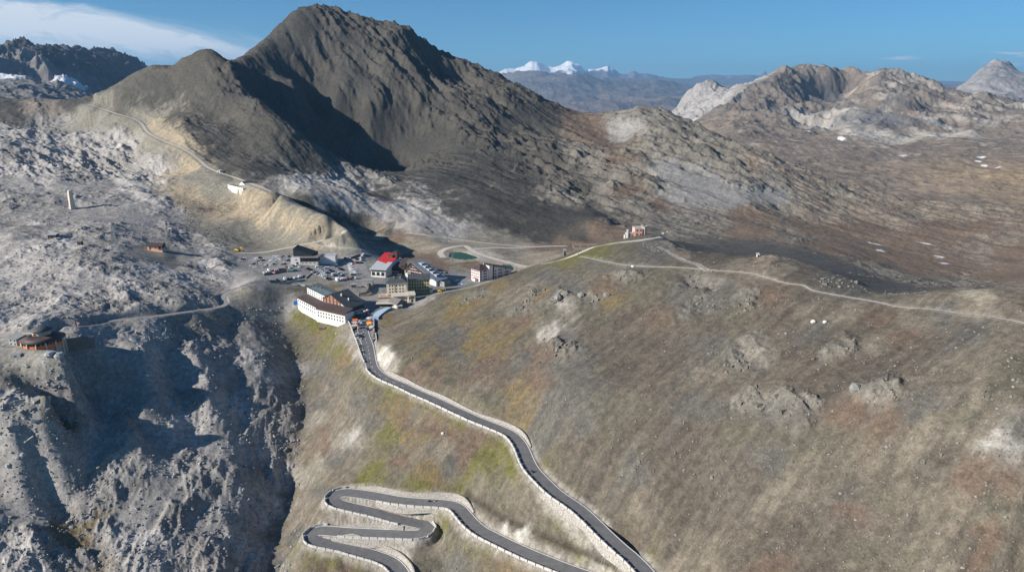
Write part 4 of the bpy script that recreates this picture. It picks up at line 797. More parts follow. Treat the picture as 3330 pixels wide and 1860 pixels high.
# ------------------------------------------------------------------ walls along the road
def nearest_i(line, u, v):
    return min(range(len(line)), key=lambda i: (updown(line[i])[0]-u)**2+(updown(line[i])[1]-v)**2)
WG = "stone walls along the pass road"
def parapet(line, side, off, label, face_h=2.6, block=3.7, gap=.55, hgt=1.2, thick=.42, name="parapet_wall"):
    nn = normals(line); p0 = line[len(line)//2]
    t = thing(name, label, "wall", p0, 0, WG); O = p0
    def at_(s_, o, z): return None
    # running length
    acc = [0.0]
    for a, b in zip(line[:-1], line[1:]): acc.append(acc[-1]+(b-a).length)
    def samp(d):
        i = max(0, min(len(line)-2, int(np.searchsorted(acc, d))-1)); u = (d-acc[i])/max(1e-6, acc[i+1]-acc[i])
        return line[i].lerp(line[i+1], u), nn[i].lerp(nn[i+1], u)
    mb = MB(); d = 0.0
    while d+block < acc[-1]:
        st = []
        for k in range(3):
            p, n = samp(d+block*k/2); st.append((p, n))
        for (p, n), (q, n2) in zip(st[:-1], st[1:]):
            a0, a1 = p+n*side*off-O, p+n*side*(off+thick)-O; b0, b1 = q+n2*side*off-O, q+n2*side*(off+thick)-O
            z = Vector((0,0,-.3)); zt = Vector((0,0,hgt*random.uniform(.92, 1.05)))
            mb.hexa([a0+z, a1+z, b1+z, b0+z], [a0+zt, a1+zt, b1+zt, b0+zt], STONE)
        d += block+gap
    mb.build("parapet", t)
    if face_h:
        mb = MB(); prev = None; dd = 0
        while dd <= acc[-1]:
            p, n = samp(dd); h = face_h*(1+.25*math.sin(dd*.21)+.15*math.sin(dd*.077+2))*min(1, .35+dd/8, .35+(acc[-1]-dd)/8)
            row = [p+n*side*(off-.15)-O+Vector((0,0,.06)), p+n*side*(off+thick+.08)-O+Vector((0,0,.06)), p+n*side*(off+thick+.12+h*.12)-O+Vector((0,0,-h*.5)), p+n*side*(off+thick+.2+h*.28)-O+Vector((0,0,-h-.8))]
            if prev:
                for j in range(3): mb.face([prev[j], prev[j+1], row[j+1], row[j]], RUBBLE)
            prev = row; dd += 2.0
        mb.build("retaining_face", t)
    return t
upl = smooth_line([on(u, v) for u, v in z7([(395,100),(482,232),(542,400),(602,550),(655,700),(722,890),(778,1005)])], 1.5)
parapet(upl, 1, 0, "pale stone parapet descending from the white hotel along the parking bays", 3.5)
i0_ = nearest_i(main_road, 1207, 1185)
parapet(main_road[i0_+2:], 1, HW_MAIN+.15, "long pale parapet on the outer edge of the upper road", 2.9, 4.6, .5)
a = nearest_i(low_road, 1225, 1613); parapet(low_road[:a], -1, HW_LOW+.1, "pale crenellated parapet on the downhill edge of the middle road", 2.6, 4.0, .5)
b0 = nearest_i(low_road, 1122, 1601); b1 = nearest_i(low_road, 1340, 1697)
parapet(low_road[b0:b1], 1, HW_LOW+.1, "pale parapet curving round the upper left hairpin", 3.2, 4.0, .45)
c0 = nearest_i(low_road, 1376, 1704); c1 = nearest_i(low_road, 1075, 1726)
parapet(low_road[c0:c1], -1, HW_LOW+.1, "pale parapet rounding the right hairpin between two legs", 3.4, 4.0, .45)
d0 = nearest_i(low_road, 1056, 1724)
parapet(low_road[d0:], 1, HW_LOW+.1, "pale parapet round the lowest hairpin at the bottom edge", 4.2, 4.0, .45)
def cutwall(line, side, off, h, label):
    nn = normals(line); O = line[len(line)//2]; t = thing("stone_wall", label, "wall", O, 0, WG); mb = MB(); prev = None
    for i, (p, n) in enumerate(zip(line, nn)):
        hh = h*(1+.18*math.sin(i*.31)+.2*math.sin(i*.113+1))*min(1, .3+i/6, .3+(len(line)-1-i)/6)
        row = [p+n*side*(off)-O+Vector((0,0,-.3)), p+n*side*(off+.15*hh)-O+Vector((0,0,hh)), p+n*side*(off+.15*hh+.6)-O+Vector((0,0,hh)), p+n*side*(off+.15*hh+.9)-O+Vector((0,0,-.3))]
        if prev:
            for j in range(3): mb.face([prev[j], prev[j+1], row[j+1], row[j]], RUBBLE)
        prev = row
    mb.build("wall_face", t); return t
m0, m1 = nearest_i(main_road, 1225, 1212), nearest_i(main_road, 1700, 1462)
cutwall(main_road[m0:m1], -1, HW_MAIN+.5, 2.1, "rubble stone wall on the uphill side of the upper road")
l0, l1 = nearest_i(low_road, 1510, 1676), nearest_i(low_road, 1130, 1601)
cutwall(low_road[l0:l1], 1, HW_LOW+.4, 2.6, "rubble wall above the upper leg of the switchbacks")
k0 = nearest_i(low_road, 1080, 1770); cutwall(low_road[k0:], -1, HW_LOW+.4, 3.4, "wide pale rubble wall between the two lowest legs")
k0, k1 = nearest_i(low_road, 1130, 1646), nearest_i(low_road, 1350, 1697); cutwall(low_road[k0:k1], -1, HW_LOW+.4, 1.6, "low rubble wall inside the upper hairpin loop")
k0, k1 = nearest_i(low_road, 1340, 1739), nearest_i(low_road, 1090, 1728); cutwall(low_road[k0:k1], 1, HW_LOW+.4, 2.0, "low rubble wall inside the right hairpin loop")
def freewall(pts, h, th, m, label, name="retaining_wall", below=2.5):
    P = smooth_line(pts, 2.0); nn = normals(P); O = P[len(P)//2]; mb = MB()
    for p, q, n, n2 in zip(P[:-1], P[1:], nn[:-1], nn[1:]):
        a, b, c_, d = p-n*th/2-O, p+n*th/2-O, q+n2*th/2-O, q-n2*th/2-O; dn, up = Vector((0,0,-below)), Vector((0,0,h))
        mb.hexa([a+dn, b+dn, c_+dn, d+dn], [a+up, b+up, c_+up, d+up], m)
    o = mb.build(name); o.location = O; tag(o, label, "wall"); return o

# ------------------------------------------------------------------ buildings
WHITE = mat("white_render", (.69,.685,.665), .85, noise=.08, nscale=.4)
CREAM = mat("cream_render", (.80,.71,.55), .85, noise=.06, nscale=.4)
OLIVE = mat("olive_render", (.50,.45,.24), .85, noise=.08, nscale=.4)
WOODR = mat("red_brown_wood", (.27,.115,.06), .8, noise=.18, nscale=.8)
WOODD = mat("dark_wood", (.075,.05,.038), .8, noise=.2, nscale=.8)
ORNG = mat("orange_frame", (.72,.30,.08), .7)
SLATE = mat("slate_roof", (.085,.093,.097), .65, noise=.15, nscale=.3)
GREENR = mat("green_metal_roof", (.12,.165,.165), .45, noise=.2, nscale=.2)
BROWNR = mat("brown_roof", (.085,.062,.058), .6, noise=.15, nscale=.3)
BLACK = mat("black_cladding", (.030,.034,.040), .5, noise=.1, nscale=.5)
GLASS = mat("dark_glass", (.02,.025,.032), .12, spec=.6)
PALEM = mat("pale_metal_roof", (.44,.46,.48), .45, noise=.08, nscale=.3)
BLUEM = mat("blue_grey_metal_roof", (.27,.31,.37), .35, noise=.1, nscale=.2)
REDM = mat("red_metal_roof", (.52,.03,.03), .5, noise=.12, nscale=.3)
REDS = mat("red_shutter", (.42,.03,.03), .6)
PALER = mat("pale_flat_roof", (.60,.55,.47), .9, noise=.08, nscale=.4)
PINK = mat("pink_stone", (.58,.43,.355), .9, noise=.2, nscale=.8)
GREYR = mat("grey_board", (.30,.31,.31), .7, noise=.12, nscale=.5)
TILE = mat("grey_brown_roof", (.20,.18,.165), .8, noise=.18, nscale=.6)
YELL = mat("yellow_paint", (.65,.42,.03), .5)
ORPAR = mat("orange_canvas", (.85,.20,.04), .8); REDP = mat("red_canvas", (.72,.03,.03), .8); YELP = mat("yellow_canvas", (.80,.48,.04), .8)
PINKC = mat("beige_canvas", (.68,.52,.44), .9); BLUEP = mat("pale_blue_sheet", (.37,.50,.61), .6, noise=.08, nscale=.6); BLUED = mat("blue_sheet", (.03,.16,.55), .6)
STEEL = mat("galvanised_steel", (.42,.43,.44), .45, .6); TEAL = mat("teal_paint", (.10,.36,.30), .6)
class House:
    """local frame: x along the front, y away from the viewer, z up; origin at the front left base"""
    def __init__(s, name, label, p0, p1, z, cat="building"):
        a, b = (at(*p0, z) if len(p0) == 2 else Vector(p0)), (at(*p1, z) if len(p1) == 2 else Vector(p1))
        s.w = (b-a).xy.length; s.rz = math.atan2(b.y-a.y, b.x-a.x); s.o = Vector((a.x, a.y, z)); s.t = thing(name, label, cat, s.o, s.rz); s.cnt = {}
    def box(s, part, x0, x1, y0, y1, z0, z1, m, top=None, label=None):
        mb = MB(); mb.box(x0, x1, y0, y1, z0, z1, m, top); return mb.build(part, s.t, label=label)
    def poly(s, part, faces, m, label=None):
        mb = MB()
        for f in faces: mb.face(f, m)
        return mb.build(part, s.t, label=label)
    def plate(s, part, q, th, m, label=None):
        """a roof plane of four or more corners with thickness"""
        mb = MB(); mb.hexa([(x, y, z-th) for x, y, z in q], q, m); return mb.build(part, s.t, label=label)
    def win(s, x, z, w, h, face='f', pos=0.0, m=None, depth=.14, part="window", parent=None):
        mb = MB(); e = .03
        if face == 'f': mb.box(x, x+w, pos-e, pos+depth-e, z, z+h, m or GLASS)
        elif face == 'b': mb.box(x, x+w, pos-depth+e, pos+e, z, z+h, m or GLASS)
        elif face == 'l': mb.box(pos-e, pos+depth-e, x, x+w, z, z+h, m or GLASS)
        else: mb.box(pos-depth+e, pos+e, x, x+w, z, z+h, m or GLASS)
        return mb.build(part, s.t)
    def grid(s, xs, zs, w, h, **k):
        for z in zs:
            for x in xs: s.win(x, z, w, h, **k)
def lin(a, b, n): return [a+(b-a)*k/(max(1, n-1)) for k in range(n)]

# 1 the white hotel with the wooden gable
H = House("white_hotel", "large white hotel with red-brown wooden gable and dark roofs above the grassy bank", (969,994), (1028.5,1026), -166)
F2 = at(1123, 1049.6, -166.3)
w1 = H.w
def loc(p, H=H):
    d = Vector(p)-H.o; c_, s_ = math.cos(-H.rz), math.sin(-H.rz); return (d.x*c_-d.y*s_, d.x*s_+d.y*c_, d.z)
f2 = loc(F2); dv = Vector((f2[0]-w1, f2[1], 0)); Lr = dv.length; ex = dv.normalized(); ey = Vector((-ex.y, ex.x, 0)); C = Vector((w1, 0, 0))
def rl_(x, y, z): p = C+ex*x+ey*y; return (p.x, p.y, z)
mb = MB(); mb.box(0, w1, 0, 9, -4, 6.6, WHITE); mb.build("left_wing", H.t)
mb = MB(); mb.hexa([rl_(0,0,-5), rl_(Lr,0,-5), rl_(Lr,9,-5), rl_(0,9,-5)], [rl_(0,0,6.4), rl_(Lr,0,6.4), rl_(Lr,9,6.4), rl_(0,9,6.4)], WHITE); mb.build("right_wing", H.t)
H.plate("roof", [(-.5,-.7,6.75), (w1+.3,-.7,6.75), (w1+.3,9,8.3), (-.5,9,8.3)], .14, BROWNR)
mb = MB(); q = [rl_(-.1,-.9,7.0), rl_(Lr+.8,-.9,7.0), rl_(Lr+.8,8.5,8.9), rl_(-1.5,8.5,8.9)]; mb.hexa([(x,y,z-.2) for x,y,z in q], q, BROWNR); mb.build("roof", H.t)
mb = MB(); mb.hexa([rl_(.2,-.28,5.0), rl_(Lr-.2,-.28,5.0), rl_(Lr-.2,-.05,5.0), rl_(.2,-.05,5.0)], [rl_(.2,-.28,6.5), rl_(Lr-.2,-.28,6.5), rl_(Lr-.2,-.05,6.5), rl_(.2,-.05,6.5)], WOODD); mb.build("wooden_balcony", H.t)
H.grid(lin(1.6, w1-3, 9), (.9, 4.0), 1.35, 1.5)
for z in (-.2, 2.3):
    for x in lin(2.0, Lr-3, 10):
        mb = MB(); mb.hexa([rl_(x,-.04,z), rl_(x+1.1,-.04,z), rl_(x+1.1,.1,z), rl_(x,.1,z)], [rl_(x,-.04,z+1.3), rl_(x+1.1,-.04,z+1.3), rl_(x+1.1,.1,z+1.3), rl_(x,.1,z+1.3)], GLASS); mb.build("window", H.t)
H.box("upper_wing", -1.5, w1+1, 9.3, 19, -2, 13.2, WHITE)
H.plate("roof", [(-2.2,8.7,13.7), (w1+2,8.7,13.7), (w1+2,20,15.4), (-2.2,20,15.4)], .25, SLATE)
H.plate("roof_panel", [(5,9.6,14.05), (w1-1,9.6,14.05), (w1-1,15.5,14.95), (5,15.5,14.95)], .05, GREENR)
H.grid(lin(0, w1-1.8, 9), (8.7, 10.9), 1.25, 1.5, pos=9.3)
for x, y in ((3,12.5),(8,13),(14,14)): H.box("chimney", x, x+.8, y, y+.8, 13.9, 16.0, DSTONE)
# gabled block, set along the right wing
g0 = -1.0; gy = 8.6; GW = 25.5; gd = 17.5; zl_, za, zr_ = 11.6, 16.2, 8.4; xa = 9.0
fr_ = [rl_(g0,gy,-1), rl_(g0+GW,gy,-1), rl_(g0+GW,gy,zr_), rl_(g0+xa,gy,za), rl_(g0,gy,zl_)]; bk = [rl_(g0,gy+gd,-1), rl_(g0+GW,gy+gd,-1), rl_(g0+GW,gy+gd,zr_), rl_(g0+xa,gy+gd,za), rl_(g0,gy+gd,zl_)]
mb = MB(); mb.hexa(fr_, bk, WHITE); mb.build("gabled_block", H.t)
xw = GW*.76; zt = za+(zr_-za)*(xw-xa)/(GW-xa)
mb = MB(); mb.hexa([rl_(g0+.2,gy-.12,5.5), rl_(g0+xw,gy-.12,5.5), rl_(g0+xw,gy-.12,zt-.5), rl_(g0+xa,gy-.12,za-.5), rl_(g0+.2,gy-.12,zl_-.4)], [rl_(g0+.2,gy-.02,5.5), rl_(g0+xw,gy-.02,5.5), rl_(g0+xw,gy-.02,zt-.5), rl_(g0+xa,gy-.02,za-.5), rl_(g0+.2,gy-.02,zl_-.4)], WOODR); mb.build("wooden_facade", H.t)
def gz(x): return zl_+(za-zl_)*x/xa if x < xa else za+(zr_-za)*(x-xa)/(GW-xa)
for k, x in enumerate(lin(.2, xw-.3, 6)):
    mb = MB(); z_ = gz(x)-.8; mb.hexa([rl_(g0+x,gy-.32,5.4), rl_(g0+x+.3,gy-.32,5.4), rl_(g0+x+.3,gy-.1,5.4), rl_(g0+x,gy-.1,5.4)], [rl_(g0+x,gy-.32,z_), rl_(g0+x+.3,gy-.32,z_), rl_(g0+x+.3,gy-.1,z_), rl_(g0+x,gy-.1,z_)], WOODD); mb.build("facade_post", H.t)
for z in (8.9, 11.3, 13.5):
    for x in lin(1.6, xw-2.4, 5):
        if z+1.6 > gz(x+.5)-.3: continue
        mb = MB(); mb.hexa([rl_(g0+x,gy-.2,z), rl_(g0+x+1.1,gy-.2,z), rl_(g0+x+1.1,gy-.05,z), rl_(g0+x,gy-.05,z)], [rl_(g0+x,gy-.2,z+1.2), rl_(g0+x+1.1,gy-.2,z+1.2), rl_(g0+x+1.1,gy-.05,z+1.2), rl_(g0+x,gy-.05,z+1.2)], WHITE); f = mb.build("window", H.t)
        mb = MB(); mb.hexa([rl_(g0+x+.2,gy-.25,z+.2), rl_(g0+x+.9,gy-.25,z+.2), rl_(g0+x+.9,gy-.21,z+.2), rl_(g0+x+.2,gy-.21,z+.2)], [rl_(g0+x+.2,gy-.25,z+1.), rl_(g0+x+.9,gy-.25,z+1.), rl_(g0+x+.9,gy-.21,z+1.), rl_(g0+x+.2,gy-.21,z+1.)], GLASS); mb.build("pane", f)
for (xA, zA), (xB, zB) in (((-.9, zl_-.1), (xa, za+.35)), ((xa, za+.35), (GW+1.6, zr_-.35))):
    q = [rl_(g0+xA,gy-1.0,zA), rl_(g0+xB,gy-1.0,zB), rl_(g0+xB,gy+gd+.8,zB), rl_(g0+xA,gy+gd+.8,zA)]
    mb = MB(); mb.hexa([(x,y,z-.28) for x,y,z in q], q, SLATE); mb.build("roof", H.t)
for x, y in ((13.5, 6.0), (19.5, 7.5)):
    mb = MB(); z_ = gz(x); b_ = [rl_(g0+x,gy+y,z_), rl_(g0+x+.9,gy+y,z_), rl_(g0+x+.9,gy+y+.9,z_), rl_(g0+x,gy+y+.9,z_)]; mb.hexa(b_, [(p[0],p[1],z_+1.9) for p in b_], WHITE); mb.build("chimney", H.t)
for x in (GW*.80, GW*.9):
    for z in (3.4, 6.2):
        mb = MB(); mb.hexa([rl_(g0+x,gy-.06,z), rl_(g0+x+1,gy-.06,z), rl_(g0+x+1,gy+.1,z), rl_(g0+x,gy+.1,z)], [rl_(g0+x,gy-.06,z+1.3), rl_(g0+x+1,gy-.06,z+1.3), rl_(g0+x+1,gy+.1,z+1.3), rl_(g0+x,gy+.1,z+1.3)], GLASS); mb.build("window", H.t)
mb = MB(); x = g0+GW; mb.hexa([rl_(x,gy+.5,4.2), rl_(x+1.5,gy+.5,4.2), rl_(x+1.5,gy+gd-.5,4.2), rl_(x,gy+gd-.5,4.2)], [rl_(x,gy+.5,6.6), rl_(x+1.5,gy+.5,6.6), rl_(x+1.5,gy+gd-.5,6.6), rl_(x,gy+gd-.5,6.6)], WOODD); mb.build("wooden_balcony", H.t)
mb = MB(); mb.hexa([rl_(x+.2,gy+4,2.9), rl_(x+5,gy+4,2.5), rl_(x+5,gy+9,2.5), rl_(x+.2,gy+9,2.9)], [rl_(x+.2,gy+4,3.05), rl_(x+5,gy+4,2.65), rl_(x+5,gy+9,2.65), rl_(x+.2,gy+9,3.05)], PALER); mb.build("entrance_canopy", H.t)

# 2 black-clad lift station
H = House("lift_station", "black-clad modern lift station with white annex and glazed hall beside the upper car park", z1([(960,728)])[0], z1([(1405,722)])[0], -158.0)
w = H.w; k = w/445.0
H.box("annex", 0, 155*k, 0, 11, -2, 7.0, WHITE, PALEM)
H.box("base", 155*k, w, .1, 12, -2, 2.6, STONE)
H.box("glazed_hall", 157*k, w-.1, .3, 12, 2.6, 6.6, BLACK)
for i in range(4): H.win(165*k+i*64*k, 3.0, 56*k, 3.0, pos=.25, part="glass_panel")
for i in range(4): H.win(180*k+i*66*k, 1.2, 1.4, .7, pos=.1)
H.plate("roof", [(150*k,-1.2,6.95), (w+.8,-1.2,6.95), (w+2.5,13,7.4), (150*k,13,7.4)], .35, TILE)
mb = MB(); mb.hexa([(28*k,5,7.0),(345*k,5,7.0),(400*k,15,7.0),(40*k,15,7.0)], [(28*k,5,14.4),(330*k,5,8.6),(415*k,15,9.4),(70*k,15,16.5)], BLACK); mb.build("upper_hall", H.t)
H.box("rear_block", w+.4, w+15, 9, 22, -2, 6.0, WHITE, PALEM)
H.win(75*k, 4.3, 30*k, 1.1, m=REDS, part="red_window"); H.win(85*k, 0, 40*k, 2.5, part="door")

# 3 hotel with the half red roof
H = House("red_roofed_hotel", "hotel with long sloping roof, upper half bright red, lower half pale metal", z2([(300,528)])[0], z2([(505,541)])[0], -162.8)
w = H.w; D = 34.0; zf, zb = 6.6, 14.2
mb = MB(); mb.hexa([(0,0,-3),(w,0,-3),(w,D,-3),(0,D,-3)], [(0,0,zf),(w,0,zf),(w,D,zb),(0,D,zb)], WHITE); mb.build("walls", H.t)
def rz_(y): return zf+.35+(zb-zf)*(y+1)/D
H.plate("roof", [(-1.2,-1.2,rz_(-1)), (w+1,-1.2,rz_(-1)), (w+1,15.5,rz_(15.5)), (w*.72,15.5,rz_(15.5)), (w*.72,12,rz_(12)),(-1.2,17,rz_(17))], .3, PALEM)
H.plate("roof", [(-1.2,17.0,rz_(17)+.02), (w*.72,12.0,rz_(12)+.02), (w*.72,15.5,rz_(15.5)+.02), (w+1,15.5,rz_(15.5)+.02), (w+1,D+1,rz_(D+1)), (-1.2,D+1,rz_(D+1))], .3, REDM, "bright red upper roof")
H.box("dark_band", .2, w-.2, -.25, -.05, 4.9, 6.3, BLACK)
for i in range(3): H.win(.7+i*w/3, 1.0, w/3-1.6, 3.4, part="window_bay"); 
H.grid(lin(.9, w-1.6, 8), (1.2,), .7, 1.1, pos=-.06)
H.box("roof_dormer", w*.45, w*.8, 24, 28, rz_(24)-.5, rz_(28)+1.4, BROWNR); H.box("chimney_tower", w*.74, w+1, 27, 31, rz_(27)-2, rz_(31)+3.6, WOODD)
# 4 link building in the shade
H = House("link_building", "low dark building in the shade between red-roofed and steep-roofed hotels", z2([(512,500)])[0], z2([(770,505)])[0], -163.5)
w = H.w; H.box("walls", 0, w, 2, 15, -2, 6.0, WOODD); H.plate("roof", [(-.3,1.4,6.3), (w*.72,1.4,6.3), (w*.72,16,8.6), (-.3,16,8.6)], .25, SLATE)
H.plate("roof", [(w*.70,1.0,8.0), (w+1,1.0,8.4), (w+1,17,12.5), (w*.70,17,12.0)], .3, BROWNR, "brown sloping roof"); H.box("tower", w*.72, w, 2.4, 15, -2, 7.5, DSTONE)
H.box("ground_storey", 1, w*.7, 1.8, 2, .2, 3, CONC); H.grid(lin(2, w*.62, 8), (1.0,), 1.0, 1.1, pos=1.75)

# 5 steep metal-roofed hotel
H = House("steep_roofed_hotel", "chalet hotel under one huge sloping grey metal roof with five pale dormers", z2([(788,542)])[0], z2([(1237,636)])[0], -165.2)
w = H.w; D = 13.0; xa = w*.26; zL, zA, zR = 8.2, 15.6, 3.0
fr_ = [(0,0,-4),(w,0,-4),(w,0,zR),(xa,0,zA),(0,0,zL)]; mb = MB(); mb.hexa(fr_, [(x,y+D,z) for x,y,z in fr_], WHITE); mb.build("walls", H.t)
mb = MB(); fr_ = [(.6,-.15,4.0),(w*.83,-.15,3.6),(w-1.4,-.15,3.3),(xa,-.15,zA-.6),(.6,-.15,zL-.5)]; mb.hexa(fr_, [(x,-.02,z) for x,y,z in fr_], WOODD); mb.build("wooden_facade", H.t)
def hz_(x): return zL+(zA-zL)*x/xa if x < xa else zA+(zR-zA)*(x-xa)/(w-xa)
for j, z in enumerate((5.0, 7.4, 9.8, 12.0)):
    xs = [x for x in lin(1.5, w-4, 12) if hz_(x)-.9 > z+1.3 and hz_(x+2)-.9 > z+1.3]
    for x in xs: H.win(x, z, 1.5, 1.2, pos=-.16, m=GLASS)
    if xs: H.box("balcony_rail", xs[0]-.3, xs[-1]+1.9, -.45, -.2, z-.45, z-.05, WHITE)
for x in lin(1.1, w*.8, 10):
    if hz_(x)-1 > 4.6: H.box("facade_post", x-.15, x+.1, -.5, -.2, 3.6, hz_(x)-.9, WOODR)
H.box("stone_pier", w*.13, w*.24, -1.8, 0, -3, 7.0, DSTONE)
H.plate("roof", [(-1.0,-1.6,zL-.3), (xa,-1.6,zA+.4), (xa,D+1,zA+.4), (-1.0,D+1,zL-.3)], .35, BROWNR)
H.plate("roof", [(xa,-1.6,zA+.4), (w+1.5,-1.6,zR-.35), (w+1.5,D+1,zR-.35), (xa,D+1,zA+.4)], .35, BLUEM)
for i in range(5):
    x = xa+3.2+i*(w-xa-8)/4.6; z = hz_(x)+.4; mb = MB(); dxx = 4.0
    mb.hexa([(x,4.5,z-.2),(x+dxx,4.5,hz_(x+dxx)+.3),(x+dxx,9,hz_(x+dxx)+.3),(x,9,z-.2)], [(x,4.5,z+.25),(x+dxx,4.5,z-.1),(x+dxx,9,z-.1),(x,9,z+.25)], PALEM); d = mb.build("dormer", H.t)
    mb = MB(); mb.box(x+dxx-.02, x+dxx+.05, 4.8, 8.7, hz_(x+dxx)+.5, z-.3, GLASS); mb.build("dormer_window", d)
H.box("side_wing", w-.2, w+7, 3, 11, -4, 2.2, GREYR, BLACK)
# 6 cream hotel, its olive wing and the pale annex
H = House("cream_hotel", "five-storey cream hotel block with grey hipped roof above the terrace", z2([(530,842)])[0], z2([(812,828)])[0], -163.6)
w = H.w; D = 14; E_ = 12.6
H.box("walls", 0, w, 0, D, -2, E_, CREAM)
mb = MB(); o_ = 1.0; ez = E_+.0; rt = [(4,D/2,E_+3.6),(w-4,D/2,E_+3.6)]
cs_ = [(-o_,-o_,ez),(w+o_,-o_,ez),(w+o_,D+o_,ez),(-o_,D+o_,ez)]
mb.face([cs_[0],cs_[1],rt[1],rt[0]], SLATE); mb.face([cs_[1],cs_[2],rt[1]], SLATE); mb.face([cs_[2],cs_[3],rt[0],rt[1]], SLATE); mb.face([cs_[3],cs_[0],rt[0]], SLATE); mb.face(cs_[::-1], WOODD); mb.build("roof", H.t)
for z in (1.6, 4.2, 6.8, 9.4):
    for x in (1.9,4.2,7.4,10.2,12.6): 
        if z < 3 and x > 12: continue
        H.win(x, z, 1.0, 1.3)
H.box("drainpipe", w*.40, w*.40+.16, -.2, -.04, 0, E_-.2, WOODD)
for x in (w*.35, w*.68): H.box("chimney", x, x+.9, 4.6, 5.5, E_+1, E_+4.2, CONC)
H.box("roof_turret", w*.58, w*.82, 8, 11, E_+1.5, E_+4.9, SLATE)
H = House("olive_hotel_wing", "olive-yellow hotel wing with flat grey roof, mostly in the cream block's shadow", z2([(818,792)])[0], z2([(1146,782)])[0], -163.8)
w = H.w; H.o.y += 0; H.box("walls", .6, w, 5, 17, -3, 11.6, OLIVE)
H.plate("roof", [(.65,3.9,11.7), (w+.8,3.9,11.7), (w+.8,18,13.2), (.65,18,13.2)], .3, SLATE)
for z in (1.2, 3.9, 6.5, 9.1):
    for x in lin(2.0, w-2.0, 8): H.win(x, z, 1.0, 1.4, pos=5)
H.box("annex", w+.02, w+2.5, 2.2, 8, -3, 3.0, CREAM, GREYR)
H = House("pale_annex", "low cream annex with pale flat roofs in front of the cream hotel", z2([(640,908)])[0], z2([(936,890)])[0], -163.9)
w = H.w; H.box("walls", -1.5, w*.66, 1.5, 11, -2, 4.6, CREAM); H.box("right_block", w*.66+.02, w, .3, 11, -2, 5.2, CREAM)
H.plate("roof", [(-2.2,.8,4.95), (w*.66-.1,.8,4.95), (w*.66-.1,11,5.3), (-2.2,11,5.3)], .2, PALER); H.plate("roof", [(w*.64,-.4,5.6), (w+.5,-.4,5.6), (w+.5,11,5.9), (w*.64,11,5.9)], .25, PALER)
H.grid(lin(.2, w*.56, 7), (1.6,), 1.0, 1.6, pos=1.5); H.grid(lin(w*.70, w-1.6, 4), (2.2,), .9, 1.8, pos=.3); H.win(w*.8, -.4, 1.6, 2.2, pos=.3, part="door")
# 7 yellow hut at the crest
H = House("yellow_hut", "small pale yellow gabled hut with grey-brown roof at the road fork", (1289.7,1004), z2([(812,942)])[0], -164.3)
w = H.w; D = 9.5; xm = w*.45
fr_ = [(0,0,-3),(w*.9,0,-3),(w*.9,0,3.4),(xm,0,6.4),(0,0,3.6)]; mb = MB(); mb.hexa(fr_, [(x,y+D,z) for x,y,z in fr_], CREAM); mb.build("walls", H.t)
mb = MB(); fr_ = [(.1,-.1,.2),(w*.88,-.1,.2),(w*.88,-.1,3.2),(xm,-.1,6.1),(.1,-.1,3.4)]; mb.hexa(fr_, [(x,-.02,z) for x,y,z in fr_], TILE); mb.build("wooden_gable", H.t)
H.plate("roof", [(-.7,-.7,3.35), (xm,-.7,6.65), (xm,D+.6,6.65), (-.7,D+.6,3.35)], .22, TILE); H.plate("roof", [(xm,-.7,6.65), (w*.9+.7,-.7,3.0), (w*.9+.7,D+.6,3.0), (xm,D+.6,6.65)], .22, TILE)
H.box("side_shed", w*.9+.02, w+1.5, .8, 6, -3, 3.2, TILE, GREYR); H.win(3, 1, 1, 1.2, face='l', pos=0); H.win(6, 1, 1, 1.2, face='l', pos=0)
p = on(*z2([(708,990)])[0]); 
t = thing("shed", "tiny grey flat-roofed shed beside the yellow hut", "shed", p, .35); mb = MB(); mb.box(-1.9,1.9,-1.4,1.4,-1,2.2,GREYR); mb.build("walls", t); mb = MB(); mb.hexa([(-2.2,-1.8,2.2),(2.2,-1.8,2.2),(2.2,1.7,2.6),(-2.2,1.7,2.6)], [(-2.2,-1.8,2.4),(2.2,-1.8,2.4),(2.2,1.7,2.8),(-2.2,1.7,2.8)], PALEM); mb.build("roof", t); mb = MB(); mb.box(-.5,.5,-1.46,-1.38,0,1.8,WOODD); mb.build("door", t)
# 8 white house with red shutters
H = House("white_guesthouse", "white house with dark brown roof and red shutters below the ridge", (1560,915.5), (1640,899), -169.4)
w = H.w; Dp_ = 13
H.box("left_block", 0, w*.36, 0, Dp_, -2, 10.2, WHITE); H.box("stair_tower", w*.36+.02, w*.50, -1.0, 9, -2, 13.4, WHITE, BROWNR)
H.box("glazed_strip", w*.5+.02, w*.585, .5, 9, -2, 11.8, GLASS)
mb = MB(); mb.hexa([(w*.585+.03,.2,-3),(w*1.3,.2,-3),(w*1.3,11,-3),(w*.585+.03,11,-3)], [(w*.585+.03,.2,11.6),(w*1.3,.2,6.4),(w*1.3,11,6.4),(w*.585+.03,11,11.6)], WHITE); mb.build("right_block", H.t)
H.plate("roof", [(w*.5,-.7,12.9), (w*1.33,-.7,6.4), (w*1.33,12,6.9), (w*.5,12,13.4)], .35, BROWNR)
mb = MB(); cs_ = [(-.9,-.9,10.2),(w*.37,-.9,10.2),(w*.37,Dp_+.9,10.2),(-.9,Dp_+.9,10.2)]; r0, r1 = (5.5,Dp_/2,14.2), (w*.37,Dp_/2,14.2)
mb.face([cs_[0],cs_[1],r1,r0], BROWNR); mb.face([cs_[1],cs_[2],r1], BROWNR); mb.face([cs_[2],cs_[3],r0,r1], BROWNR); mb.face([cs_[3],cs_[0],r0], BROWNR); mb.face(cs_[::-1], WOODD); mb.build("roof", H.t)
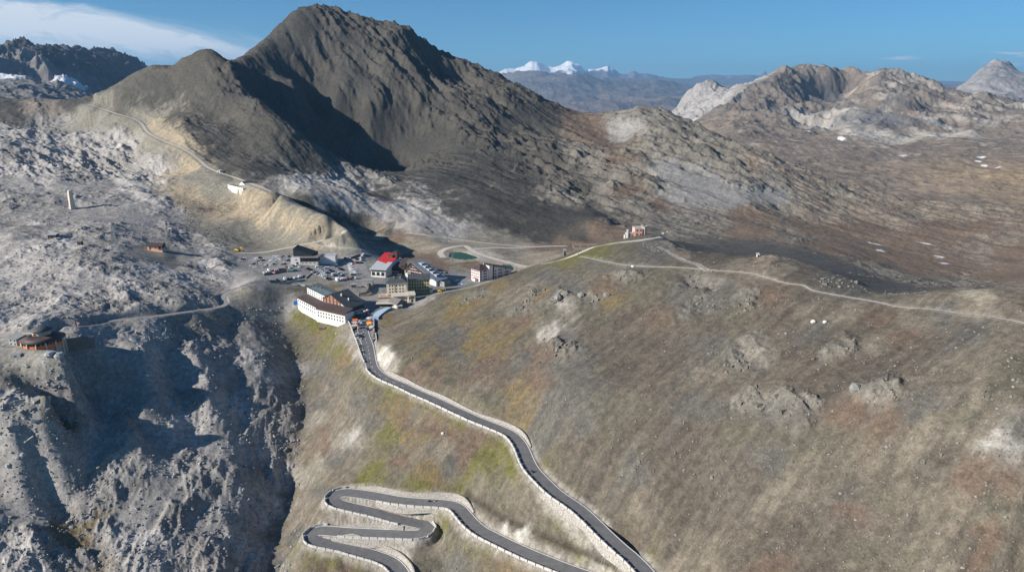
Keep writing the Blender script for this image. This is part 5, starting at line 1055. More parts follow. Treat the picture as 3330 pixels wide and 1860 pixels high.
def shut(x, z, face='f', pos=0.0):
    f = H.win(x, z, .8, 1.3, face=face, pos=pos)
    for dx in (-.5, .85):
        mb = MB()
        if face == 'f': mb.box(x+dx, x+dx+.42, pos-.1, pos-.04, z, z+1.3, REDS)
        else: mb.box(pos-.1, pos-.04, x+dx, x+dx+.42, z, z+1.3, REDS)
        mb.build("shutter", f)
for z in (.6, 3.2, 5.8, 8.2):
    for x in (1.2, 5.0, 7.0): shut(x, z)
    for x in (2, 5, 8, 11): shut(x, z, 'l', 0.0)
for z in (.8, 3.6, 6.6):
    for x in (w*.62, w*.78, w*.86, w*1.05, w*1.12):
        if z+1.6 < 11.6+(6.4-11.6)*(x-w*.585)/(w*.715): shut(x, z, 'f', .2)
H.box("porch", -3.2, -.1, 3, 8, -2, 2.6, WHITE, REDM); H.box("chimney", 4.8, 5.7, 8, 8.9, 11, 14.9, DSTONE); H.box("chimney", w*.3, w*.3+.9, 5, 5.9, 12, 15.2, CONC)

# 9 pink castle-like hut on the ridge
p0 = near.hit(2066, 770); p0 = Vector((p0.x, p0.y+3, near.ground(p0.x, p0.y+3)-.3))
t = thing("castle_hut", "pink castle-like stone hut with battlements and octagonal tower on the ridge top", "building", p0, .12); t.scale = (.86, .86, .86)
def crenels(mb, x0, x1, y0, y1, z, n, m, s=.55, h=.8):
    for k in range(n):
        x = x0+(x1-x0)*k/(n-1)
        for y in (y0, y1): mb.box(x-s/2, x+s/2, y-s/4, y+s/4, z, z+h, m)
mb = MB(); mb.box(0, 7.4, 0, 8, -3, 7.4, PINK); mb.build("main_block", t)
mb = MB(); crenels(mb, .3, 7.1, .1, 7.9, 7.4, 6, PALEM); mb.build("battlements", t)
mb = MB(); mb.lathe([(2.5,-3),(2.5,8.6),(0,8.6)], PINK, 8, (8.6,1.6)); mb.build("octagonal_tower", t)
mb = MB()
for k in range(8): a = k*math.pi/4+.39; mb.box(8.6+2.3*math.cos(a)-.35, 8.6+2.3*math.cos(a)+.35, 1.6+2.3*math.sin(a)-.35, 1.6+2.3*math.sin(a)+.35, 8.6, 9.6, PALEM)
mb.build("battlements", t)
mb = MB(); mb.lathe([(1.4,8.6),(0,11.4)], SLATE, 8, (8.6,1.6)); mb.build("turret_roof", t); mb = MB(); mb.tube((8.6,1.6,11.2),(8.6,1.6,14.5),.08,.05,STEEL); mb.build("flagpole", t)
mb = MB(); mb.box(-6.5, -.02, .5, 7, -3, 2.6, PINK); mb.build("side_wing", t); mb = MB(); out_ = [(-6.5, 2.6)]
for k in range(5): x_ = -6.3+k*1.3; out_ += [(x_, 2.85), (x_, 3.5), (x_+.6, 3.5), (x_+.6, 2.85)]
out_ += [(-.05, 2.6)]; mb.hexa([(x, .5, z) for x, z in out_], [(x, .75, z) for x, z in out_], PINK); mb.build("battlements", t)
mb = MB(); mb.lathe([(1.2,-3),(1.2,5.2),(1.45,5.3),(1.45,6.2),(0,6.2)], PALEM, 8, (-5.8,1.0)); mb.build("corner_turret", t)
mb = MB(); mb.box(-8.5,-6.5,1,4,-3,1.6,PALER,GREYR); mb.build("porch", t)
for x in (1.3, 4.6):
    for z in (1.0, 4.6):
        mb = MB(); mb.box(x, x+1.3, -.16, .05, z, z+1.7, REDS); mb.build("window", t)
mb = MB(); mb.box(-3, -1.8, .34, .55, .2, 1.6, REDS); mb.build("window", t); mb = MB(); mb.box(6.2, 6.5, -1.2, -.02, -2, 7, DSTONE); mb.build("buttress", t)

# 10 round mountain hut on the left ledge
c0_ = Vector((-289, 418.5, -150.2)); t = thing("round_hut", "round stone mountain hut with dark two-tier conical roof and orange window bands", "building", c0_, 0)
mb = MB(); mb.lathe([(11,-7),(11,3.4),(0,3.4)], CONC, 32); mb.build("lower_walls", t)
mb = MB(); mb.lathe([(12.1,4.1),(12.4,4.3),(5.0,6.9),(5.0,6.6),(11.8,4.0)], BROWNR, 40); mb.build("lower_roof", t, True)
mb = MB(); mb.lathe([(5.1,3),(5.1,10.0),(0,10.0)], CONC, 24); mb.build("tower_wall", t)
mb = MB(); mb.lathe([(6.4,9.5),(6.5,9.7),(3.2,11.1),(0,12.9)], SLATE, 24); mb.build("tower_roof", t, True)
mb = MB(); mb.lathe([(11.35,.3),(11.35,2.3),(11.02,2.3)], ORPAR, 30, (0,0), R(195), R(365)); mb.build("orange_band", t)
for k in range(15):
    a = R(198+k*11.5); mb = MB(); ca_, sa_ = math.cos(a), math.sin(a); tx, ty = -sa_, ca_
    b_ = [(ca_*r+tx*s_, sa_*r+ty*s_, 2.25) for r, s_ in ((11.2,-.75),(11.2,.75),(10.9,.75),(10.9,-.75))]; mb.hexa(b_, [(x,y,3.7) for x,y,z in b_], GLASS); mb.build("window", t)
for k in range(9):
    a = R(180+k*26); mb = MB(); mb.tube((11.7*math.cos(a), 11.7*math.sin(a), -6), (11.7*math.cos(a), 11.7*math.sin(a), 4.0), .45, .38, PALER, 6); mb.build("pillar", t)
for z in (7.3, 8.9):
    mb = MB(); mb.box(-1.9,-.4,-5.15,-4.6,z,z+.8,GLASS); w_ = mb.build("window", t); mb = MB(); mb.box(-2.0,-.3,-5.25,-5.0,z-.35,z-.05,ORPAR); mb.build("flower_box", w_)
mb = MB(); mb.box(-11,-4.8,-1.4,1.4,6.9,7.3,CONC); mb.box(-11,-4.8,-1.5,-1.38,7.3,8.2,PALER); mb.build("balcony", t)
p = on(46, 1122); t = thing("stone_shed", "low grey stone shed with pale sloping roof left of the round hut", "shed", Vector((p.x-3, p.y, p.z)), R(-14))
mb = MB(); mb.box(0,6,0,8,-3,4.0,CONC); mb.build("walls", t); mb = MB(); mb.hexa([(-.5,-.6,4.0),(6.5,-.6,4.0),(6.5,8.5,5.0),(-.5,8.5,5.0)],[(-.5,-.6,4.3),(6.5,-.6,4.3),(6.5,8.5,5.3),(-.5,8.5,5.3)], GREYR); mb.build("roof", t)
for x in (1.2, 4.2):
    for z in (.5, 2.6): mb = MB(); mb.box(x,x+1,-.06,.1,z,z+.9,GLASS); mb.build("window", t)
p = on(52, 1166); t = thing("stone_hut", "small windowed stone hut below the round hut's terrace", "hut", p, R(8)); mb = MB(); mb.box(-3,2.6,0,4,-3,2.6,CONC,GREYR); mb.build("walls", t); mb = MB(); mb.box(-.9,.5,-.06,.1,1.0,1.7,GLASS); mb.build("window", t)
freewall([Vector((-281+k*4.8, 427+k*2.2, -151.2-.25*k)) for k in range(4)], 1.8, .8, DSTONE, "dark terrace wall behind the round hut along the ledge path", below=6)
freewall([Vector((-296+k*4.0, 402.5+k*.9, -151.5)) for k in range(6)], 1.2, .8, DSTONE, "dark retaining wall under the round hut's forecourt", below=5)

# 11 white hut on the tan hill
def z5(x, y): return (700+x/11.709, 560+y/11.709)
pa, pb = on(*z5(485, 612)), on(*z5(935, 668)); zz = min(pa.z, pb.z)+.8
H = House("hill_hut", "white hut with gabled upper room and red shutters on the tan hilltop", tuple(pa), tuple(pb), zz); w = H.w
H.box("long_wing", 0, w, 0, 7, -5, 3.7, WHITE, TILE); k = w/450
for i, x in enumerate((40, 155, 255, 345)): H.win(x*k, 1.3, 1.0, 1.4, m=REDS if i % 2 == 0 else GLASS)
H.box("right_wing", w+.02, w+12.5, -1.2, 7, -5, 3.9, WHITE, PALEM); H.win(w+1, 1.2, .9, .9, pos=-1.2); H.win(w+9, 1.2, 1.2, 1.2, pos=-1.2); H.win(w+5.2, -.5, 1.2, 2.6, pos=-1.2, part="door", m=WOODD)
x0, x1 = 275*k, 470*k; fr_ = [(x0,6,3),(x1,6,3),(x1,6,7.2),((x0+x1)/2,6,9.8),(x0,6,7.2)]; mb = MB(); mb.hexa(fr_, [(x,y+9,z) for x,y,z in fr_], WHITE); mb.build("gabled_room", H.t)
xm = (x0+x1)/2; H.plate("roof", [(x0-.6,5.5,6.9),(xm,5.5,10.1),(xm,16,10.1),(x0-.6,16,6.9)], .25, SLATE); H.plate("roof", [(xm,5.5,10.1),(x1+.6,5.5,6.9),(x1+.6,16,6.9),(xm,16,10.1)], .25, SLATE)
H.win(xm-.4, 3.9, .8, 1.9, pos=6, m=REDS, part="door"); H.win(xm-2.2, 5.4, .7, .7, pos=6); H.win(xm+1.4, 5.4, .7, .7, pos=6); H.win(xm-.4, 7.6, .8, .7, pos=6)
# 12 orange hut and small cabins on the grey plateau
def zA(x, y): return (x/2.3213, 560+y/2.3213)
pa, pb = on(*zA(1115, 590)), on(*zA(1228, 607)); 
H = House("orange_hut", "pale orange cabin with dark roof standing alone on the grey rock plateau", tuple(pa), tuple(pb), max(pa.z, pb.z)-.3); w = H.w; D = 7.5
H.box("walls", 0, w*.98, 0, D, -5, 4.2, mat("orange_render", (.74,.50,.33), .85)); H.box("stone_base", w*.98+.02, w, 0, D, -5, 1.5, CONC); H.box("side_wall", w*.98+.02, w, .02, D, 1.5, 4.1, WOODD)
H.plate("roof", [(-.8,-1.2,4.3),(w+.6,-1.2,4.3),(w+.6,D/2,6.3),(-.8,D/2,6.3)], .25, BROWNR); H.plate("roof", [(-.8,D/2,6.3),(w+.6,D/2,6.3),(w+.6,D+.8,4.3),(-.8,D+.8,4.3)], .25, BROWNR)
H.win(1.5, .6, 1.6, 2.2, m=REDS, part="door"); H.win(6.5, 1.5, 1.8, 1.2, m=REDS); H.win(w*.72, 1.2, 3.0, 2.2, m=GLASS, part="porch_opening"); H.box("porch_rail", w*.70, w*.97, -.5, -.1, .9, 1.5, REDS)
def cabin(u, v, w, d, h, rz, label, wall, roof, name="cabin"):
    p = on(u, v); t = thing(name, label, "cabin", p, rz); mb = MB(); mb.box(-w/2,w/2,0,d,-1.5,h,wall); mb.build("walls", t)
    mb = MB(); mb.hexa([(-w/2-.3,-.4,h),(w/2+.3,-.4,h),(w/2+.3,d+.4,h+.9),(-w/2-.3,d+.4,h+.9)],[(-w/2-.3,-.4,h+.2),(w/2+.3,-.4,h+.2),(w/2+.3,d+.4,h+1.1),(-w/2-.3,d+.4,h+1.1)], roof); mb.build("roof", t)
    mb = MB(); mb.box(-.5,.4,-.08,.05,0,h*.75,GLASS); mb.build("door", t); return t
cabin(169, 775, 7.2, 6.5, 3.0, .1, "dark cabin with pale metal roof on the rocks below the concrete tower", WOODD, PALEM)
cabin(258, 797, 3.6, 3.2, 2.8, 0, "tiny brown box cabin on the rocks left of the lattice pylon", WOODD, TILE)
cabin(551, 752, 3.2, 3.0, 2.0, .2, "tiny white box hut at the dark rim behind the orange cabin", PALER, PALEM)
cabin(711, 562, 4.5, 4, 2.6, -.3, "small pale hut beside the mountain track above the white hilltop hut", PALER, PALEM)
cabin(2466, 836, 1.5, 1.4, 1.3, .1, "tiny white hut standing on the ridge right of the castle hut", WHITE, PALEM)
cabin(1837, 832, 2.0, 2.0, 4.0, .1, "narrow stone box beside the ridge path below the castle hut", DSTONE, GREYR)
p = on(1050, 1068); t = thing("log_shelter", "small brown timber shelter on the grassy bank below the white hotel", "shelter", p, -.6); mb = MB(); mb.box(-3.2,3.2,-.9,.9,-1.5,1.3,WOODD); mb.build("walls", t); mb = MB(); mb.hexa([(-3.5,-1.3,1.2),(3.5,-1.3,1.2),(3.5,1.3,1.7),(-3.5,1.3,1.7)],[(-3.5,-1.3,1.4),(3.5,-1.3,1.4),(3.5,1.3,1.9),(-3.5,1.3,1.9)], TILE); mb.build("roof", t)

# masts
p = on(235, 678); t = thing("ropeway_tower", "tall tapered concrete ropeway tower with steel crosshead on the grey plateau", "tower", p, -.62)
mb = MB(); mb.hexa([(-2.9,-2.9,-2),(2.9,-2.9,-2),(2.9,2.9,-2),(-2.9,2.9,-2)],[(-1.7,-1.7,20.2),(1.7,-1.7,20.2),(1.7,1.7,20.2),(-1.7,1.7,20.2)], mat("warm_concrete", (.62,.55,.45), .9, noise=.1, nscale=.5)); mb.build("shaft", t)
mb = MB(); mb.box(-6.5,5.5,-.5,.5,20.2,20.9,STEEL); mb.box(-6.5,-4.0,-1.6,1.6,20.9,21.4,STEEL); mb.box(3.4,5.5,-1.6,1.6,20.9,21.4,STEEL); mb.build("crosshead", t)
mb = MB(); mb.box(-1.2,-.9,-3.05,-2.8,0,10,WOODD); mb.build("ladder", t)
def pylon(u, v, h, b, label, rz=.3, r=.13):
    p = on(u, v, -.3); t = thing("lattice_pylon", label, "pylon", p, rz, "steel pylons"); mb = MB()
    lv = [h*q for q in (0,.2,.38,.54,.68,.8,.9,1.0)]
    def cw(z): return b/2*(1-z/h)+.35*(z/h)
    for a, c in zip(lv[:-1], lv[1:]):
        A = [(sx*cw(a), sy*cw(a), a) for sx, sy in ((-1,-1),(1,-1),(1,1),(-1,1))]; B_ = [(sx*cw(c), sy*cw(c), c) for sx, sy in ((-1,-1),(1,-1),(1,1),(-1,1))]
        for i in range(4):
            mb.tube(A[i], B_[i], r, r, STEEL, 4); mb.tube(A[i], B_[(i+1)%4], r*.7, r*.7, STEEL, 4); mb.tube(A[(i+1)%4], B_[i], r*.7, r*.7, STEEL, 4); mb.tube(B_[i], B_[(i+1)%4], r*.7, r*.7, STEEL, 4)
    mb.build("lattice_mast", t); mb = MB()
    for z in (h*.8, h*.9, h): mb.tube((-2.6,0,z),(2.6,0,z), r, r, STEEL, 4)
    mb.build("cross_arm", t)
pylon(378, 829, 25.5, 6.5, "large lattice power pylon on the grey rocks near the orange cabin")
pylon(1472, 858, 12, 2.6, "slim lattice pylon in front of the green pond", r=.09)
pylon(905, 630, 13, 3.2, "lattice pylon in the shadow right of the white hilltop hut", r=.11)
def pole(u, v, h, label, name="utility_pole", cat="pole", m=WOODD, r=.14):
    p = on(u, v, -.2); t = thing(name, label, cat, p); mb = MB(); mb.tube((0,0,0),(0,0,h),r,r*.8,m,6); mb.build("shaft", t); mb = MB(); mb.box(-.7,.7,-.06,.06,h-.6,h-.45,m); mb.build("crossbar", t); return t
pole(497, 774, 6.5, "slim wooden pole in the dark hollow left of the orange cabin's track"); pole(607, 806, 6, "slim wooden pole in the shade right of the orange cabin")
# flags
p = on(247, 1066); t = thing("banner_flag", "upright red and white banner flag beside the ledge path", "flag", p, .3); mb = MB(); mb.tube((0,0,-.3),(0,0,4.6),.06,.05,STEEL,6); mb.build("mast", t); mb = MB(); mb.box(.08,.75,-.02,.02,.5,4.4,REDM); mb.build("red_cloth", t); mb = MB(); mb.box(.76,1.4,-.02,.02,.5,4.3,WHITE); mb.build("white_cloth", t)
for i, (x, y) in enumerate(z1([(2017,890),(2030,893),(2043,895),(2056,898)])):
    p = on(x, y); t = thing("flagpole", ORD[i]+" from the left of four white flagpoles by the red-roofed hotel terrace", "flagpole", p, 0, "white flagpoles"); mb = MB(); mb.tube((0,0,-.3),(0,0,11),.10,.06,WHITE,6); mb.build("mast", t); mb = MB(); mb.ball((0,0,11.05),.14,STEEL,6); mb.build("finial", t)

# ponds
def pond(name, poly, z, col, label):
    P = smooth_line([*poly, poly[0]], 2.0)[:-1]; cx = sum(p.x for p in P)/len(P); cy = sum(p.y for p in P)/len(P)
    m = mat(name, col, .22, spec=.25); me = bpy.data.meshes.new(name); vs = [(cx, cy, z)]+[(cx+(p.x-cx)*1.04, cy+(p.y-cy)*1.04, z) for p in P]; n = len(P)
    me.from_pydata(vs, [], [(0, 1+i, 1+(i+1) % n) for i in range(n)]); me.materials.append(m); o = bpy.data.objects.new(name, me); COL.objects.link(o); o["kind"] = "structure"
pond("pond", POND_A, -169.75, (.018,.085,.042), ""); pond("pond", POND_B, -170.7, (.10,.19,.19), "")

# terraces, stalls and odds and ends of the village
freewall(hp(z1([(505,905),(700,870),(880,838),(1000,812)])), 1.6, .5, DSTONE, "dark stone wall between the upper lot and the lower terrace")
freewall(hp(z1([(580,1044),(800,1030),(1000,1010),(1190,985)])), 1.0, .5, CONC, "grey wall along the road under the lower parking terrace")
freewall(hp(z1([(1200,960),(1260,905),(1300,870)])), 1.0, .6, CONC, "short pale wall at the tip of the grassy berm")
freewall(hp(z3([(1300,355),(1400,340),(1460,280),(1480,185)])), 3.2, .8, DSTONE, "curved dark stone retaining wall below the concrete service block")
freewall(hp(z3([(1330,352),(1430,335),(1515,300)])), 1.4, 1.2, PALER, "pale curved ramp wall right of the white hotel")
p0 = on(*z3([(1345,185)])[0]); t = thing("service_block", "square concrete service block with dark doorway beside the main lot", "building", p0, .1); mb = MB(); mb.box(0,9.5,0,8,-2,5.2,CONC); mb.build("walls", t); mb = MB(); mb.box(5.2,7.6,-.1,.1,.8,3.2,BLACK); mb.build("doorway", t); mb = MB(); mb.box(-.3,9.8,-.3,8.3,5.21,5.5,GREYR); mb.build("roof", t)
p0 = on(*z3([(1160,190)])[0]); t = thing("bus_shelter", "small open shelter with dark opening on the gravel apron", "shelter", p0, .1); mb = MB(); mb.box(0,4.5,1.6,1.8,-.5,2.4,CONC); mb.box(0,.2,0,1.6,-.5,2.4,CONC); mb.box(4.3,4.5,0,1.6,-.5,2.4,CONC); mb.build("walls", t); mb = MB(); mb.box(-.3,4.8,-.4,2.1,2.42,2.6,PALEM); mb.build("roof", t)
p0 = on(*z3([(1615,545)])[0]); t = thing("snack_bar", "long snack bar with pale roof and dark front below the dining terrace", "kiosk", p0, .05)
mb = MB(); mb.box(0,15,.8,5,-1,2.7,WOODD); mb.build("walls", t); mb = MB(); mb.box(-.4,15.4,-1.2,5.3,2.72,3.0,PALER); mb.build("roof", t); mb = MB(); mb.box(.5,11,.68,.78,.9,2.4,BLACK); mb.build("serving_hatch", t); mb = MB(); mb.lathe([(2.2,0),(2.2,3.4),(0,3.6)], DSTONE, 12, (17,2)); mb.build("arched_entrance", t)
p0 = on(*z3([(1640,430)])[0]); t = thing("dining_terrace", "pale raised terrace slab in front of the cream hotel", "terrace", p0, .08); mb = MB(); mb.box(0,15,0,15,-3,1.6,PALER); mb.build("deck", t); mb = MB(); mb.box(0,15,-.1,.0,1.6,2.5,WOODD); mb.build("railing", t)
TBL = None
for r in range(4):
    for c in range(5):
        q = p0+Matrix.Rotation(.08, 3, 'Z')@Vector((1.6+c*2.9, 2.0+r*3.2, 1.6)); lab = f"picnic table with red benches, {ORD[r]} row and {ORD[c]} from left on pale terrace"
        if TBL is None:
            TBL = thing("picnic_table", lab, "table", q, .08, "picnic tables on the terrace")
            mb = MB(); mb.box(-.9,.9,-.4,.4,.72,.8,PALER); mb.build("tabletop", TBL)
            for y in (-.75, .75): mb = MB(); mb.box(-.9,.9,y-.17,y+.17,.42,.48,REDM); mb.build("bench", TBL)
            for x in (-.6, .6): mb = MB(); mb.box(x-.05,x+.05,-.7,.7,0,.7,WOODD); mb.build("leg", TBL)
        else: dup(TBL, q, .08, lab)
p0 = on(*z3([(1560,745)])[0])
bl = smooth_line(hp(z3([(1545,760),(1560,690),(1610,640),(1700,595),(1815,560)])), 1.0); nb = normals(bl); mb = MB(); O = bl[0]
for i in range(len(bl)-1):
    f_ = 1+.8*math.sin(math.pi*i/len(bl))
    a, b, a2, b2 = bl[i]-O, bl[i+1]-O, bl[i]+nb[i]*4*f_-O, bl[i+1]+nb[i+1]*4*f_-O; u1, u2 = Vector((0,0,.8)), Vector((0,0,1.5)); dn = Vector((0,0,-1))
    mb.hexa([a+dn, a2+dn, b2+dn, b+dn], [a+u1, a2+u2, b2+u2, b+u1], BLUEP)
o = mb.build("market_canopy"); o.location = O; tag(o, "long curved pale blue sheet canopy along the inside of the bend", "canopy")
p0 = on(*z7([(955,112)])[0]); o = MB(); o.box(-4,3,-1.6,1.6,-1,2.0,BLUEP); o = o.build("sheet_covered_stall"); o.location = p0; tag(o, "pale blue sheet-covered stall at the end of the curved canopy", "stall")
p0 = on(963, 989); o = MB(); o.box(-1.6,1.6,-1.1,1.1,-.5,2.2,BLUED); o.box(-1.65,1.65,-1.15,1.15,2.2,2.35,BLUED); o = o.build("waste_container"); o.location = p0; tag(o, "bright blue waste container at the left end of the white hotel", "container")
def parasol(u, v, m, label, cat="parasol", s=2.4, name="parasol"):
    p = on(u, v); t = thing(name, label, cat, p); mb = MB(); mb.tube((0,0,-.1),(0,0,2.7),.05,.04,STEEL,6); mb.build("pole", t); mb = MB(); mb.lathe([(s,2.1),(s*.5,2.55),(0,2.9)], m, 8); mb.lathe([(s*.98,2.08),(0,2.82)], m, 8); mb.build("canopy", t); return t
def stall(u, v, m, rz, label, w=3.4, d=2.6, goods=PINKC):
    p = on(u, v); t = thing("market_stall", label, "stall", p, rz, "market stalls on the pass road")
    for x in (-w/2, w/2):
        for y in (-d/2, d/2): mb = MB(); mb.tube((x,y,-.2),(x,y,2.4 if y > 0 else 2.2),.05,.05,STEEL,5); mb.build("post", t)
    mb = MB(); mb.hexa([(-w/2-.3,-d/2-.4,2.2),(w/2+.3,-d/2-.4,2.2),(w/2+.3,d/2+.3,2.6),(-w/2-.3,d/2+.3,2.6)],[(-w/2-.3,-d/2-.4,2.28),(w/2+.3,-d/2-.4,2.28),(w/2+.3,d/2+.3,2.68),(-w/2-.3,d/2+.3,2.68)], m); mb.build("awning", t)
    mb = MB(); mb.box(-w/2,w/2,-d/2,-d/2+.9,-.2,.95,WOODD); mb.build("counter", t); mb = MB(); mb.box(-w/2+.1,w/2-.1,-d/2+.1,-d/2+.8,.95,1.2,goods); mb.build("goods", t); return t
stall(*z7([(572,180)])[0], ORPAR, .5, "market stall with bright orange awning on the left of the pass road")
stall(*z7([(560,290)])[0], PINKC, .4, "market stall with beige awning behind the parked white cars")
stall(*z7([(565,225)])[0], PINKC, .4, "smaller beige stall squeezed between orange and beige stalls", 2.6)
stall(*z7([(842,240)])[0], YELP, -1.3, "market stall with yellow awning on the right of the pass road", 4.2)
stall(*z7([(885,315)])[0], PINKC, -1.3, "beige market stall right of the parked dark blue car")
parasol(*z7([(864,195)])[0], REDP, "red parasol beside the yellow stall"); parasol(*z7([(850,135)])[0], WHITE, "white parasol at the end of the blue canopy")
parasol(*z3([(1270,620)])[0], PINKC, "wide pale parasol by the hotel entrance", s=3.2)
for i, (x, y) in enumerate([(1110,735),(1170,745),(1210,760),(1290,700),(1340,690),(1400,660),(1450,640)]):
    parasol(*z3([(x, y)])[0], [PINKC, PALER, REDM, PALER, PINKC, PALER, PINKC][i], f"{ORD[i]} small parasol from the left along the front of the white hotel", s=1.7)
stepwall = smooth_line(hp(z7([(925,130),(930,250),(932,385)])), 1.0)
freewall(stepwall, 1.6, 1.2, CONC, "concrete step wall behind the yellow stall on the right roadside")
freewall(hp(z7([(965,390),(985,500),(980,640)])), .9, .5, STONE, "low pale wall on the right roadside past the stalls")
# signs
def board(u, v, w, h, z, m, label, rz=0.0, name="sign_board", m2=None):
    p = on(u, v); t = thing(name, label, "sign", p, rz)
    for x in (-w*.4, w*.4): mb = MB(); mb.tube((x,.05,-.2),(x,.05,z+h),.05,.05,STEEL,5); mb.build("post", t)
    mb = MB(); mb.box(-w/2,w/2,-.05,.0,z,z+h,m); 
    mb.build("panel", t)
    if m2: mb = MB(); mb.box(-w*.35,w*.35,-.07,-.051,z+h*.25,z+h*.75,m2); mb.build("panel_field", t)
board(*z6([(1645,408)])[0], 3.0, 2.0, .8, WHITE, "blank white notice board on the ridge right of the castle hut"); board(*z6([(1730,385)])[0], 1.2, 1.6, 1.4, WHITE, "small white post-mounted panel beyond the ridge notice board")
board(*z1([(670,885)])[0], 2.6, 2.0, .6, REDM, "red and white banner on the terrace wall of the upper lot", m2=WHITE); board(1502, 930, 2.6, 2.6, .5, BLUED, "blue and white panel beside the shaded road near the ridge", m2=WHITE)
# wooden pen, containers, excavators
p0 = on(1903, 808); t = thing("timber_pen", "open rectangular timber pen on the brown ground left of the castle hut", "fence", p0, 0)
for y in (-7, 7):
    for z in (1.0, 2.0): mb = MB(); mb.box(-9,9,y-.15,y+.15,z-.2,z+.2,mat("weathered_wood", (.36,.28,.22), .9)); mb.build("rail", t)
for x in (-9,-3,3,9):
    for y in (-7, 7): mb = MB(); mb.box(x-.2,x+.2,y-.2,y+.2,-1.2,2.3,MATS["weathered_wood"]); mb.build("post", t)
for x in (-9, 9): mb = MB(); mb.box(x-.15,x+.15,-7,7,.8,1.3,MATS["weathered_wood"]); mb.build("rail", t)
for i, (x, y, m, lb) in enumerate([(945,842,GREYR,"grey skip container at the foot of the upper terrace wall"),(1005,830,TEAL,"teal container under the upper terrace wall")]):
    p0 = on(*z1([(x, y)])[0]); mb = MB(); mb.hexa([(-2.4,-1.1,-.3),(2.4,-1.1,-.3),(2.4,1.1,-.3),(-2.4,1.1,-.3)],[(-2.9,-1.2,1.7),(2.9,-1.2,1.7),(2.9,1.2,1.7),(-2.9,1.2,1.7)], m); o = mb.build("skip_container"); o.location = p0; o.rotation_euler = (0,0,.5); tag(o, lb, "container")
def excavator(u, v, rz, label, s=1.0):
    p = on(u, v); t = thing("excavator", label, "excavator", p, rz)
    for y in (-1.1, 1.1): mb = MB(); mb.hexa([(-1.9*s,y-.3,.0),(1.9*s,y-.3,.0),(1.9*s,y+.3,.0),(-1.9*s,y+.3,.0)],[(-2.2*s,y-.3,.8*s),(2.2*s,y-.3,.8*s),(2.2*s,y+.3,.8*s),(-2.2*s,y+.3,.8*s)], BLACK); mb.build("track", t)
    mb = MB(); mb.box(-2.2*s,1.4*s,-1.2,1.2,.95*s,2.1*s,YELL); mb.build("body", t); mb = MB(); mb.box(.1*s,1.4*s,-1.2,-.1,2.11*s,3.1*s,GLASS,YELL); mb.build("cab", t)
    mb = MB(); mb.hexa([(1.3*s,.1,1.6*s),(1.9*s,.1,1.2*s),(1.9*s,.6,1.2*s),(1.3*s,.6,1.6*s)],[(3.6*s,.1,4.3*s),(4.1*s,.1,4.0*s),(4.1*s,.6,4.0*s),(3.6*s,.6,4.3*s)], YELL); mb.build("boom", t)
    mb = MB(); mb.hexa([(3.6*s,.15,4.3*s),(4.1*s,.15,4.0*s),(4.1*s,.55,4.0*s),(3.6*s,.55,4.3*s)],[(4.9*s,.15,1.4*s),(5.3*s,.15,1.5*s),(5.3*s,.55,1.5*s),(4.9*s,.55,1.4*s)], YELL); mb.build("arm", t); mb = MB(); mb.box(4.5*s,5.5*s,-.2,.9,.5*s,1.35*s,BLACK); mb.build("bucket", t)
excavator(773, 818, -.25, "yellow excavator on the gravel at the far left edge of the upper lot", 1.25); excavator(1431, 951, .1, "small yellow digger on the crest road near the shaded hollow", .9)

